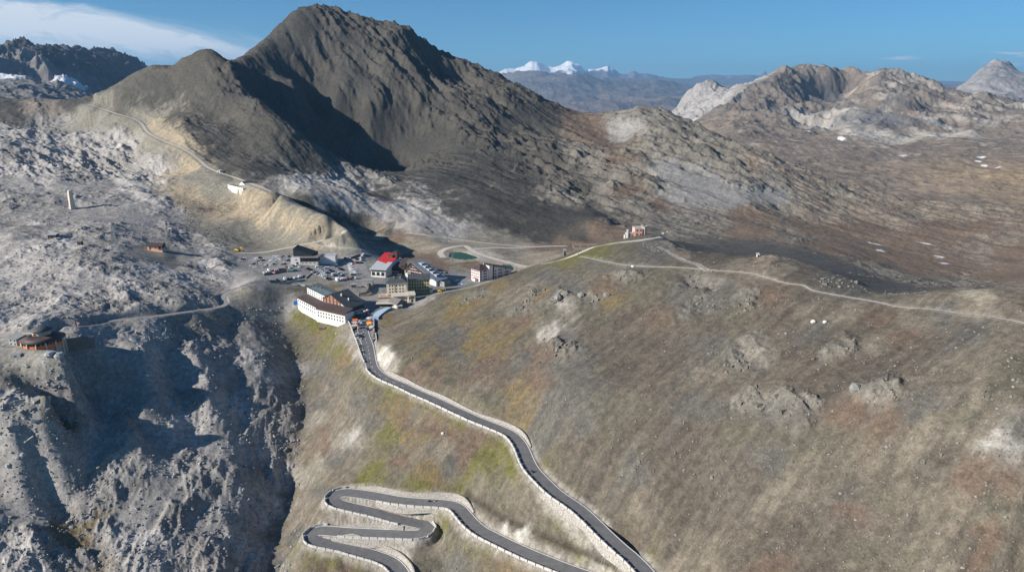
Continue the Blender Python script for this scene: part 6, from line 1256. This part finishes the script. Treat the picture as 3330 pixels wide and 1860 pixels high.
# ------------------------------------------------------------------ vehicles
CARC = {"white": (.78,.78,.77), "black": (.018,.019,.021), "silver": (.36,.37,.38), "grey": (.14,.145,.15), "navy": (.02,.035,.10), "blue": (.03,.10,.40), "red": (.50,.02,.02), "orange": (.75,.20,.03), "dark green": (.02,.05,.035)}
TYRE = mat("tyre", (.015,.015,.016), .9)
def car_proto(kind):
    L, Wd, prof = {"car": (4.3, 1.78, None), "SUV": (4.6, 1.88, None), "van": (5.2, 2.0, None), "camper": (6.4, 2.2, None)}[kind]
    h = L/2; b, g = MB(), MB(); M_ = mat("car_white", CARC["white"], .3, spec=.5)
    def sec(pts, y0, y1, m, mbx, tap=0.0):
        bot = [(x, y0+ (tap if z > 1.0 else 0), z) for x, z in pts]; top = [(x, y1-(tap if z > 1.0 else 0), z) for x, z in pts]; mbx.hexa(bot, top, m)
    y = Wd/2
    if kind == "car":
        sec([(-h,.32),(h,.32),(h,.62),(h-.15,.78),(h-1.1,.92),(-h+.25,.98),(-h,.75)], -y, y, M_, b); sec([(h-1.15,.92),(h-1.95,1.42),(-h+1.0,1.45),(-h+.25,.98)], -y+.12, y-.12, GLASS, g, .1); sec([(h-1.85,1.40),(h-2.05,1.47),(-h+1.0,1.49),(-h+.85,1.40)], -y+.2, y-.2, M_, b)
    elif kind == "SUV":
        sec([(-h,.38),(h,.38),(h,.85),(h-.2,1.0),(h-1.1,1.10),(-h+.05,1.12),(-h,.9)], -y, y, M_, b); sec([(h-1.1,1.10),(h-1.75,1.62),(-h+.35,1.64),(-h+.08,1.12)], -y+.1, y-.1, GLASS, g, .08); sec([(h-1.7,1.60),(h-1.85,1.70),(-h+.35,1.72),(-h+.3,1.60)], -y+.16, y-.16, M_, b)
    elif kind == "van":
        sec([(-h,.38),(h,.38),(h,.95),(h-.7,1.15),(-h,1.15)], -y, y, M_, b); sec([(h-.7,1.15),(h-1.3,1.75),(-h+.05,1.75),(-h,1.15)], -y+.05, y-.05, GLASS, g, .03); sec([(h-1.3,1.75),(h-1.55,2.02),(-h+.1,2.02),(-h+.04,1.75)], -y+.07, y-.07, M_, b); sec([(-h+.0,1.15),(-h+1.9,1.15),(-h+1.9,1.74),(-h+.03,1.74)], -y+.02, y-.02, M_, b)
    else:
        sec([(-h,.4),(h,.4),(h,1.0),(h-.9,1.25),(-h,1.25)], -y, y, M_, b); sec([(-h,1.25),(h-1.5,1.25),(h-1.5,2.15),(h-.6,2.4),(h-.7,2.85),(-h,2.85)], -y, y, M_, b); sec([(h-1.48,1.26),(h-.95,1.26),(h-1.4,2.1),(h-1.48,2.1)], -y+.1, y-.1, GLASS, g); sec([(-h+1,1.7),(-h+2.2,1.7),(-h+2.2,2.2),(-h+1,2.2)], -y-.02, y+.02, GLASS, g)
    t = thing(kind.lower() if kind != "SUV" else "suv", "", kind if kind == "SUV" else kind.lower(), (0,0,0))
    b.build("body", t); g.build("windows", t)
    for x in (-h+.85, h-.85):
        for yy in (-y+.05, y-.27):
            w_ = MB(); w_.tube((x, yy, .33), (x, yy+.22, .33), .33, .33, TYRE, 10); w_.build("wheel", t)
    bt = MB(); bt.box(h-.02, h+.03, -y*.85, -y*.5, .62, .74, WHITE); bt.build("headlight", t); bt = MB(); bt.box(h-.02, h+.03, y*.5, y*.85, .62, .74, WHITE); bt.build("headlight", t)
    return t
PROTO = {}; BODYM = {}
def paint(kind, colour):
    if (kind, colour) not in BODYM:
        body = [c for c in PROTO[kind].children if c.name.startswith("body")][0]
        me = body.data.copy(); m = mat("car_"+colour.replace(" ", "_"), CARC[colour], .3, spec=.5)
        for i, mm in enumerate(me.materials): me.materials[i] = m
        BODYM[(kind, colour)] = me
    return BODYM[(kind, colour)]
FIRST = set()
def put_car(p, rz, kind, colour, label, group):
    if kind not in PROTO: PROTO[kind] = car_proto(kind)
    if kind not in FIRST:
        me = paint(kind, colour)
        FIRST.add(kind); r = PROTO[kind]; r.location = p; r.rotation_euler = (0,0,rz); r["label"] = label; r["group"] = group
        [c for c in r.children if c.name.startswith("body")][0].data = me
        return
    dup(PROTO[kind], p, rz, label, group, {"body": paint(kind, colour)})
CC = {"w": ("car","white"), "k": ("car","black"), "s": ("car","silver"), "y": ("car","grey"), "n": ("car","navy"), "b": ("car","blue"), "r": ("car","red"), "o": ("car","orange"), "g": ("car","dark green"),
      "W": ("van","white"), "V": ("camper","white"), "K": ("SUV","black"), "S": ("SUV","silver"), "U": ("SUV","white"), "N": ("van","navy"), "G": ("SUV","grey")}
ROWS = [("at the far left edge of the upper lot", 12, z1, [(110,662,"U"),(160,637,"k"),(192,612,"w")]),
 ("of the left cluster on the upper lot", 14, z1, [(300,742,"w"),(318,718,"k"),(345,692,"w"),(360,768,"w"),(362,712,"k"),(392,640,"W"),(394,735,"w"),(408,676,"n"),(432,712,"w"),(445,690,"w"),(450,615,"K"),(492,657,"k"),(512,630,"w")]),
 ("of the middle cluster on the upper lot", 14, z1, [(525,768,"s"),(556,725,"w"),(585,742,"k"),(602,700,"w"),(632,748,"W"),(637,670,"W"),(678,720,"k"),(682,695,"w"),(705,618,"V"),(742,650,"W")]),
 ("beside the black-clad station", 14, z1, [(818,722,"y"),(828,592,"k"),(846,712,"g"),(870,690,"w"),(872,595,"w"),(905,662,"K"),(918,590,"k"),(928,632,"s")]),
 ("along the upper terrace edge", 127, z1, [(515,858,"w"),(560,845,"w"),(598,824,"W"),(645,834,"k"),(690,822,"w"),(728,814,"w"),(770,806,"k"),(815,800,"r"),(850,796,"o"),(886,768,"g"),(930,776,"w"),(1005,747,"k"),(1050,737,"w"),(1100,762,"w")]),
 ("on the lower terrace above the road", -58, z1, [(620,1012,"k"),(675,1006,"k"),(730,992,"K"),(795,991,"s"),(860,972,"W"),(915,967,"k"),(965,964,"k"),(1027,946,"U"),(1098,934,"W"),(1175,927,"k")]),
 ("on the road below the lower terrace", -3, z1, [(1030,1063,"S"),(1165,1074,"w")]),
 ("in the front diagonal row of the main lot", 27, z1, [(1240,792,"n"),(1275,808,"k"),(1310,822,"k"),(1345,842,"w"),(1375,862,"k"),(1405,882,"w"),(1440,886,"k"),(1475,898,"W"),(1512,912,"W"),(1538,928,"W"),(1562,944,"w"),(1590,962,"K"),(1618,974,"k")]),
 ("in the second diagonal row of the main lot", 27, z1, [(1415,773,"W"),(1452,790,"w"),(1484,768,"w"),(1484,812,"w"),(1518,832,"w"),(1555,790,"W"),(1560,852,"w"),(1582,868,"k"),(1622,822,"b"),(1655,842,"k"),(1690,888,"W"),(1704,914,"n"),(1735,868,"w"),(1775,872,"W"),(1822,912,"k"),(1828,884,"w")]),
 ("in the rear diagonal row of the main lot", 27, z1, [(1650,737,"w"),(1695,737,"W"),(1730,762,"k"),(1760,782,"s"),(1790,798,"k"),(1820,818,"k")]),
 ("at the near edge of the main lot", -60, z1, [(1735,988,"V"),(1815,974,"W"),(1865,963,"w"),(1910,953,"r"),(1950,966,"k"),(1990,944,"k"),(2038,952,"U")]),
 ("in the column beside the flagpoles", 4, z1, [(1940,722,"W"),(1955,757,"W"),(1966,796,"W"),(1978,831,"W"),(1992,867,"W"),(2004,898,"K")]),
 ("in the back row left of the red-roofed hotel", 75, z1, [(1868,618,"k"),(1866,694,"w"),(1912,612,"w"),(1960,608,"s"),(2000,602,"k"),(1992,692,"k"),(2040,692,"r"),(2048,582,"k"),(2050,630,"k"),(2084,572,"k"),(2084,692,"k"),(2122,692,"k"),(2130,602,"w"),(2132,644,"U"),(2162,567,"W")]),
 ("behind the red-roofed hotel", 8, z2, [(502,218,"W"),(506,243,"W"),(512,272,"W"),(548,188,"w"),(583,242,"W"),(590,272,"W"),(582,302,"W"),(694,292,"k"),(702,257,"w"),(716,277,"w"),(738,292,"k")]),
 ("parked on the left of the pass road", 10, z7, [(635,218,"W"),(603,418,"w"),(645,402,"w"),(650,440,"k"),(655,466,"k"),(640,492,"w")]),
 ("parked right of the pass road by the yellow stall", 115, z7, [(815,310,"n")]),
 ("in the hollow beside the steep-roofed hotel", 60, z2, [(1315,480,"s"),(1380,482,"k"),(1525,590,"w")])]
CG = "cars parked at the pass"
for desc, hd, zf_, lst in ROWS:
    tot = {}
    for x, y, c in lst: tot[CC[c]] = tot.get(CC[c], 0)+1
    cnt = {}
    for x, y, c in sorted(lst):
        kind, colour = CC[c]; u, v = zf_([(x, y+6)])[0]; p = on(u, v, .05); cnt[(kind, colour)] = k = cnt.get((kind, colour), 0)+1
        lab = f"{colour} {kind} {desc}" if tot[(kind, colour)] == 1 else f"{ORD[k-1]} {colour} {kind} from the left {desc}"
        put_car(p, R(hd+random.uniform(-4, 4)+(180 if random.random() < .4 else 0)), kind, colour, lab, CG)

# ------------------------------------------------------------------ people and motorbikes
def skin_mesh(name, V, E_, rad, root, paint_fn, mats):
    me = bpy.data.meshes.new(name); me.from_pydata(V, E_, []); o = bpy.data.objects.new(name, me); COL.objects.link(o)
    md = o.modifiers.new("s", 'SKIN'); md.use_smooth_shade = True
    for i, v in enumerate(me.skin_vertices[0].data): v.radius = (rad[i], rad[i]); v.use_root = (i == root)
    o.modifiers.new("u", 'SUBSURF').levels = 1
    dg = bpy.context.evaluated_depsgraph_get(); m2 = bpy.data.meshes.new_from_object(o.evaluated_get(dg)); bpy.data.objects.remove(o)
    m2.name = name; m2.materials.clear()
    for m in mats: m2.materials.append(m)
    for f in m2.polygons: f.material_index = paint_fn(f.center)
    return m2
SK_ = mat("skin", (.48,.30,.22), .6); HAIR = mat("hair", (.04,.025,.018), .8)
def walker(colour_top, colour_leg, stride=.28):
    V = [(0,0,.95),(0,0,1.15),(0,0,1.38),(0,0,1.50),(.02,0,1.62),(.03,0,1.72), (0,.10,.90),(stride*.5,.10,.50),(stride*.6-.1,.10,.08),(stride*.6+.08,.10,.04), (0,-.10,.90),(-stride*.1,-.10,.50),(-stride,-.10,.10),(-stride+.14,-.10,.04), (0,.19,1.40),(-.05,.26,1.12),(.08,.25,.90), (0,-.19,1.40),(.08,-.26,1.12),(.2,-.24,.92)]
    E_ = [(0,1),(1,2),(2,3),(3,4),(4,5),(0,6),(6,7),(7,8),(8,9),(0,10),(10,11),(11,12),(12,13),(2,14),(14,15),(15,16),(2,17),(17,18),(18,19)]
    rad = [.15,.14,.15,.06,.10,.085,.10,.075,.05,.05,.10,.075,.05,.05,.07,.05,.04,.07,.05,.04]
    def pf(c): return 2 if c.z > 1.47 or (abs(c.y) > .2 and c.z < .97) else (0 if c.z > .92 else 1)
    return skin_mesh("body", V, E_, rad, 0, pf, [colour_top, colour_leg, SK_])
TOPS = {"red": (.45,.03,.03), "blue": (.05,.12,.40), "dark": (.03,.03,.035), "white": (.7,.7,.68), "yellow": (.7,.5,.05)}
LEGM = mat("dark_trousers", (.03,.033,.045), .9); BODY = {k: walker(mat(k+"_jacket", c, .8), LEGM) for k, c in TOPS.items()}
hm_ = MB(); hm_.ball((.02,0,1.70), .108, HAIR, 8, (1,.95,.85)); HAIRO = None
PG = "people on foot at the pass"
def person(u, v, rz, top, label):
    global HAIRO
    p = on(u, v, .04); t = thing("person", label, "person", p, rz, PG); o = bpy.data.objects.new("body", BODY[top]); COL.objects.link(o); o.parent = t
    if HAIRO is None: HAIRO = hm_.build("hair", t, True)
    else: h = HAIRO.copy(); COL.objects.link(h); h.parent = t
for u, v, rz, top, lab in [(628,1013,2.8,"dark","walker in dark jacket, leftmost of four on the ledge path"),(634,1012,2.8,"blue","walker in blue jacket, second of four on the ledge path"),(640,1011,2.8,"dark","walker in dark jacket, third of four on the ledge path"),(646,1010,2.8,"white","walker in pale jacket, rightmost of four on the ledge path"),
   (683,1004,2.8,"dark","walker in dark jacket, left of a pair near the path corner"),(690,1003,-.3,"red","walker in red jacket, right of a pair near the path corner"),(721,990,1.5,"dark","lone walker in dark clothes at the path corner"),(785,940,0,"white","lone walker in pale jacket where the ledge path meets the road"),
   (1881,831,.4,"dark","walker in dark jacket, left of a pair on the castle path"),(1889,831,.4,"dark","walker in dark jacket, right of a pair on the castle path"),(2114,776,.4,"blue","walker in blue jacket on the path right of the castle hut"),(2321,860,0,"yellow","walker in yellow jacket on the right-hand ridge"),(2104,839,2,"white","walker in pale jacket beside the path below the castle hut")]:
    person(u, v, rz, top, lab)
for i, (x, y) in enumerate([(1628,520),(1650,510),(1668,530),(1690,512),(1712,528),(1735,515),(1760,530),(1785,512),(1600,550),(1575,560)]):
    tp = ["white","dark","red","blue","dark","white","red","dark","yellow","blue"][i]
    person(*z3([(x, y+8)])[0], random.uniform(0, 6.28), tp, f"pedestrian in {tp if tp != 'white' else 'pale'} top, {ORD[sorted([1628,1650,1668,1690,1712,1735,1760,1785,1600,1575]).index(x)]} from left at snack bar")
for i, (x, y, tp) in enumerate([(845,135,"white"),(808,150,"dark"),(545,215,"dark"),(600,350,"dark"),(625,352,"white"),(645,352,"red")]):
    person(*z7([(x, y+6)])[0], random.uniform(0, 6.28), tp, ["pedestrian in pale top by the white parasol","pedestrian in dark top standing near the white parasol","stallholder in dark jacket beside the orange stall","pedestrian in dark top, leftmost of three behind the parked cars","pedestrian in pale top, middle of three behind the parked cars","pedestrian in red top, rightmost of three behind the parked cars"][i])
def bike_parts(t, m):
    for x in (-.72, .72): w_ = MB(); w_.tube((x,-.07,.31),(x,.07,.31),.31,.31,TYRE,12); w_.build("wheel", t)
    b = MB(); b.hexa([(-.45,-.14,.35),(.4,-.14,.35),(.4,.14,.35),(-.45,.14,.35)],[(-.85,-.12,.85),(.55,-.16,.95),(.55,.16,.95),(-.85,.12,.85)], m); b.build("body", t)
    b = MB(); b.box(-.75,-.05,-.15,.15,.86,.95,BLACK); b.build("seat", t); b = MB(); b.tube((.5,-.38,1.08),(.5,.38,1.08),.03,.03,STEEL,5); b.tube((.72,0,.35),(.5,0,1.08),.05,.04,STEEL,5); b.build("handlebar", t)
BK = None; BMESH = {}
def bike(u, v, rz, colour, label, group="motorcycles parked at the pass"):
    global BK
    m = mat("bike_"+colour, {"black": (.02,.02,.022), "red": (.4,.02,.02), "white": (.7,.7,.7), "blue": (.03,.08,.3)}[colour], .35, spec=.5); p = on(u, v, .04)
    if BK is None: BK = thing("motorcycle", label, "motorcycle", p, rz, group); bike_parts(BK, m); return
    if colour not in BMESH:
        b = [c for c in BK.children if c.name.startswith("body")][0].data.copy(); b.materials[0] = m; BMESH[colour] = b
    dup(BK, p, rz, label, group, {"body": BMESH[colour]})
for i, (x, y) in enumerate([(1280,735),(1300,718),(1320,735),(1340,712),(1362,722),(1385,700),(1405,705),(1425,682),(1448,688),(1470,662),(1490,655),(1512,625),(1535,610),(1556,598)]):
    c = ["black","black","red","black","blue","black","white","black","black","red","black","black","blue","black"][i]; bike(*z3([(x, y+8)])[0], R(-55+random.uniform(-8, 8)), c, f"{c} motorcycle, {ORD[i]} from the left in the row before the hotel")
for i, (x, y) in enumerate([(690,625),(700,655),(718,690),(735,745),(745,770)]): bike(*z7([(x, y+6)])[0], R(10+random.uniform(-8, 8)), "black", f"black motorcycle, {ORD[i]} from the far end of the left roadside group")
for i, (x, y) in enumerate([(945,430),(935,462),(955,510),(945,535),(940,552)]): bike(*z7([(x, y+4)])[0], R(175+random.uniform(-8, 8)), "black", f"black motorcycle, {ORD[i]} from the far end of the right roadside group")
def rider_mesh(top):
    V = [(-.25,0,.98),(-.18,0,1.2),(-.02,0,1.42),(.06,0,1.52),(.10,0,1.62),(.12,0,1.70),(-.15,.14,.95),(.22,.2,.88),(.05,.2,.5),(.2,.2,.42),(-.15,-.14,.95),(.22,-.2,.88),(.05,-.2,.5),(.2,-.2,.42),(0,.2,1.4),(.2,.3,1.2),(.46,.3,1.1),(0,-.2,1.4),(.2,-.3,1.2),(.46,-.3,1.1)]
    E_ = [(0,1),(1,2),(2,3),(3,4),(4,5),(0,6),(6,7),(7,8),(8,9),(0,10),(10,11),(11,12),(12,13),(2,14),(14,15),(15,16),(2,17),(17,18),(18,19)]
    rad = [.16,.16,.16,.07,.125,.11,.11,.08,.06,.05,.11,.08,.06,.05,.08,.055,.045,.08,.055,.045]
    return skin_mesh("body", V, E_, rad, 0, lambda c: 0 if c.z > 1.0 else 1, [mat(top+"_jacket", TOPS[top], .8), LEGM])
def rider(u, v, rz, bc, top, label, blabel):
    bike(u, v, rz, bc, blabel, "motorcycles riding the pass road"); p = on(u, v, .04); t = thing("person", label, "person", p, rz, "riders on the pass road"); o = bpy.data.objects.new("body", rider_mesh(top)); COL.objects.link(o); o.parent = t
for u, v, rz, bc, top, pl in [(1730,1536,-1.0,"black","dark","at the bend of the upper road"),(1397,1632,3.0,"black","dark","left of the pair on the upper switchback leg"),(1411,1631,3.0,"white","dark","right of the pair on the upper switchback leg")]:
    rider(u, v, rz, bc, top, f"rider in dark jacket, {pl}", f"{bc} motorcycle being ridden, {pl}")
def cyclist(u, v, rz, top, lab, blab):
    p = on(u, v, .04); t = thing("bicycle", blab, "bicycle", p, rz, "bicycles on the pass road"); FR = mat("bike_frame", (.05,.05,.06), .4)
    for x in (-.5, .5): w_ = MB(); w_.lathe([(.33,-.02),(.35,0),(.33,.02),(.31,0),(.33,-.02)], TYRE, 16); w_.v = [(x+a, c, .35+b) for a, b, c in w_.v]; w_.build("wheel", t)
    b = MB(); 
    for q, r_ in (((-.5,0,.35),(-.15,0,.85)),((-.15,0,.85),(.38,0,.85)),((.38,0,.9),(.5,0,.35)),((-.1,0,.35),(-.15,0,.85)),((-.1,0,.35),(.38,0,.85)),((-.5,0,.35),(-.1,0,.35))): b.tube(q, r_, .025, .025, FR, 5)
    b.build("frame", t); b = MB(); b.tube((.42,-.22,.95),(.42,.22,.95),.02,.02,FR,5); b.build("handlebar", t); b = MB(); b.box(-.28,-.02,-.06,.06,.88,.94,BLACK); b.build("saddle", t)
    t2 = thing("person", lab, "person", p, rz, "riders on the pass road"); o = bpy.data.objects.new("body", rider_mesh(top)); COL.objects.link(o); o.parent = t2; o.location = (.05,0,-.06)
cyclist(1426, 1321, 2.2, "red", "cyclist in red jersey climbing the upper road", "bicycle under the red cyclist on the upper road")
cyclist(*z7([(838,942)])[0], 1.9, "dark", "cyclist in dark jersey, upper of two at the top bend", "bicycle of the upper of two cyclists at the top bend")
cyclist(*z7([(848,985)])[0], 1.9, "dark", "cyclist in dark jersey, lower of two at the top bend", "bicycle of the lower of two cyclists at the top bend")

# ------------------------------------------------------------------ loose stone
def boulder(u, v, r, m, label, seed, sink=.3):
    rnd = random.Random(seed); mb = MB(); mb.ball((0,0,r*.45), r, m, 8, (1,.85,.8), .22, rnd); o = mb.build("boulder"); o.location = on(u, v, -r*sink+.05); o.rotation_euler = (0,0,rnd.uniform(0, 6)); tag(o, label, "boulder", "boulders on the slopes")
SB = mat("grey_scree_stone", (.29,.288,.285), .95, noise=.3, nscale=.4); LB = mat("pale_boulder", (.40,.40,.40), .95, noise=.3, nscale=1.2, bump=.2); WB = mat("white_boulder", (.66,.63,.57), .95, noise=.15, nscale=1.5, bump=.1); GB = mat("grey_boulder", (.24,.235,.22), .95, noise=.3, nscale=1.2, bump=.2)
for i, (u, v, r, m, lab) in enumerate([(161,1156,2.6,LB,"left of two large pale boulders below the round hut"),(193,1158,2.8,LB,"right of two large pale boulders below the round hut"),(1094,1085,1.0,WB,"single white boulder on the green bank under the white hotel"),(2645,1049,1.5,WB,"white boulder in the brown hollow of the right-hand slope"),(2682,1049,1.2,WB,"upright white stone next to a boulder on the right slope"),
    (2059,868,1.2,WB,"white stone beside the thin ridge path under the castle hut"),(2315,1555,1.2,GB,"round grey boulder on the bare scree of the right slope"),(2225,1530,.8,GB,"small grey boulder on the bare scree left of a round one"),(2780,1265,2.6,GB,"large dark outcrop boulder near the grass streak on the right"),(1890,962,2.6,GB,"upright dark rock tooth on the upper ochre slope"),(1972,962,2.2,GB,"second dark rock tooth on the upper ochre slope"),(1815,972,3.6,GB,"dark rock crag above the pale streak under the ridge"),
    (27,1515,1.7,LB,"pale boulder on the smooth grey scree at the left edge"),(75,1480,1.7,LB,"pale boulder above another on the left grey scree"),(768,1852,1.6,WB,"whitish boulder in the dark gully at the bottom"),(1440,1410,1.0,WB,"pale stone on the grassy slope inside the upper road")]):
    boulder(u, v, r, m, lab, i+5)
def outcrops(name, spots, m, seed):
    rnd = random.Random(seed); vs, fs = [], []
    fcs = [(0,1,2,3),(7,6,5,4),(0,4,5,1),(1,5,6,2),(2,6,7,3),(3,7,4,0)]
    for u, v, R_, n, smax in spots:
        c = near.hit(u, v)
        for _ in range(int(n*.6)):
            rr, th = R_*rnd.random()**.7, rnd.uniform(0, 6.28); p = onxy(c.x+rr*math.cos(th)*1.3, c.y+rr*math.sin(th)); r = .35*(smax/.35)**(rnd.random()**1.8)
            rot = Matrix.Rotation(rnd.uniform(-.5, .5)+.9, 3, 'Z')@Matrix.Rotation(rnd.uniform(-.6, .6), 3, 'X')@Matrix.Rotation(rnd.uniform(-.5, .5), 3, 'Y'); b = len(vs); sc_ = (r*rnd.uniform(.7, 1.5), r*rnd.uniform(.6, 1.0), r*rnd.uniform(.4, .9))
            for x, y, z in ((-1,-1,-1),(1,-1,-1),(1,1,-1),(-1,1,-1),(-1,-1,1),(1,-1,1),(1,1,1),(-1,1,1)):
                w = rot@Vector((x*sc_[0]*rnd.uniform(.6, 1.1), y*sc_[1]*rnd.uniform(.6, 1.1), z*sc_[2]*rnd.uniform(.6, 1.1))); vs.append((p.x+w.x, p.y+w.y, p.z+w.z-r*.22))
            fs += [tuple(q+b for q in f) for f in fcs]
    me = bpy.data.meshes.new(name); me.from_pydata(vs, [], fs); me.materials.append(m); bm = bmesh.new(); bm.from_mesh(me); bmesh.ops.recalc_face_normals(bm, faces=bm.faces); bm.to_mesh(me); bm.free()
    o = bpy.data.objects.new(name, me); COL.objects.link(o); o["kind"] = "stuff"
outcrops("outcrop_rocks", [(2450,1295,9,70,1.7),(2480,1330,6,40,1.3),(2600,1305,6,45,1.5),(2870,1285,5,30,1.3),(2420,1165,8,60,1.5),(2400,1190,6,40,1.2),(2725,1130,8,45,1.2),(1815,1130,9,70,1.6),(1790,1105,6,40,1.2),(1740,955,8,60,1.6),(1560,965,7,50,1.5),(1520,975,6,40,1.3),(1700,1000,6,40,1.3),(2740,925,12,80,1.5),(2800,895,9,50,1.3),(2050,900,7,50,1.3),(2270,912,8,50,1.3),(2300,985,9,60,1.3),(2430,990,7,50,1.4),(1830,962,8,60,1.6),(1930,968,7,40,1.4),(2130,800,6,50,1.0),(2140,815,5,40,.9),(2800,1500,6,25,.8),(3060,1480,7,30,.9),(3200,1300,7,40,.9),(2070,1530,4,30,.8),(2950,955,9,60,1.3),(3050,925,10,60,1.3)], mat("outcrop_stone", (.185,.172,.148), .95, noise=.35, nscale=.5, bump=.1), 9)
outcrops("outcrop_rocks", [(150,1290,11,90,2.6),(60,1300,8,60,2.4),(220,1260,8,60,2.2),(80,1330,9,60,2.2),(560,1120,9,60,1.8),(620,1100,8,60,1.8),(480,1100,7,40,1.8),(700,1240,9,60,1.6),(860,1170,8,60,1.6),(780,1330,8,50,1.4),(900,1420,8,60,1.4),(880,1540,9,70,1.5),(620,1390,7,50,1.4),(640,1500,7,50,1.3),(330,1600,8,50,1.4),(120,1780,8,60,1.6),(250,1700,9,70,1.6),(440,1790,8,60,1.5),(830,1660,8,60,1.3),(700,1740,6,40,1.2),(260,1040,7,50,1.6),(300,1050,5,40,1.5),(330,1580,6,40,1.3)], SB, 10)
def scatter(name, n, box, size, m, seed, label=None, test=None):
    rnd = random.Random(seed); vs, fs = [], []; k = 0
    phi = (1+5**.5)/2; ico = [Vector(v).normalized() for v in [(-1,phi,0),(1,phi,0),(-1,-phi,0),(1,-phi,0),(0,-1,phi),(0,1,phi),(0,-1,-phi),(0,1,-phi),(phi,0,-1),(phi,0,1),(-phi,0,-1),(-phi,0,1)]]
    fc = [(0,11,5),(0,5,1),(0,1,7),(0,7,10),(0,10,11),(1,5,9),(5,11,4),(11,10,2),(10,7,6),(7,1,8),(3,9,4),(3,4,2),(3,2,6),(3,6,8),(3,8,9),(4,9,5),(2,4,11),(6,2,10),(8,6,7),(9,8,1)]
    while k < n:
        u = rnd.uniform(box[0], box[2]); v = rnd.uniform(box[1], box[3]); p = near.hit(u, v); k += 1
        if p.y > 900 or (test and not test(p, u, v)): continue
        i = int(np.clip(np.searchsorted(near.s, math.log(p.y)), 0, nr-1)); j = int(np.clip((p.x/p.y-near.a[0])/(near.a[1]-near.a[0]), 0, na-1))
        if calm[i, j] > .55: continue
        q = fbm(np.array([p.x]), np.array([p.y]), 30, 2, .5, 5)[0] if False else 0
        r = size[0]*(size[1]/size[0])**(rnd.random()**2.6); b = len(vs); rot = Matrix.Rotation(rnd.uniform(0, 6.28), 3, (rnd.uniform(-1,1), rnd.uniform(-1,1), rnd.uniform(-1,1)))
        sx, sy, sz = rnd.uniform(.7, 1.3), rnd.uniform(.7, 1.3), rnd.uniform(.5, .95)
        for w in ico: w = rot@w; f = rnd.uniform(.75, 1.2); vs.append((p.x+w.x*r*sx*f, p.y+w.y*r*sy*f, p.z+w.z*r*sz*f+r*.15))
        fs += [(a+b, c+b, d+b) for a, c, d in fc]
    me = bpy.data.meshes.new(name); me.from_pydata(vs, [], fs); me.materials.append(m); o = bpy.data.objects.new(name, me); COL.objects.link(o); o["kind"] = "stuff"; return o
scatter("loose_rocks", 5200, (0, 1000, 1000, 1860), (.2, 1.15), SB, 3, test=lambda p, u, v: p.x < -100)
scatter("loose_rocks", 2200, (0, 640, 760, 1000), (.3, 1.3), SB, 4)
scatter("loose_stones", 5200, (1250, 860, 3330, 1860), (.16, .62), mat("scree_stone", (.22,.205,.18), .95, noise=.35, nscale=.35), 5, test=lambda p, u, v: p.x > -95)
scatter("pale_stones", 500, (1000, 900, 3330, 1860), (.2, .8), mat("pale_scree_stone", (.30,.28,.245), .95, noise=.3, nscale=.5), 6, test=lambda p, u, v: p.x > -125)
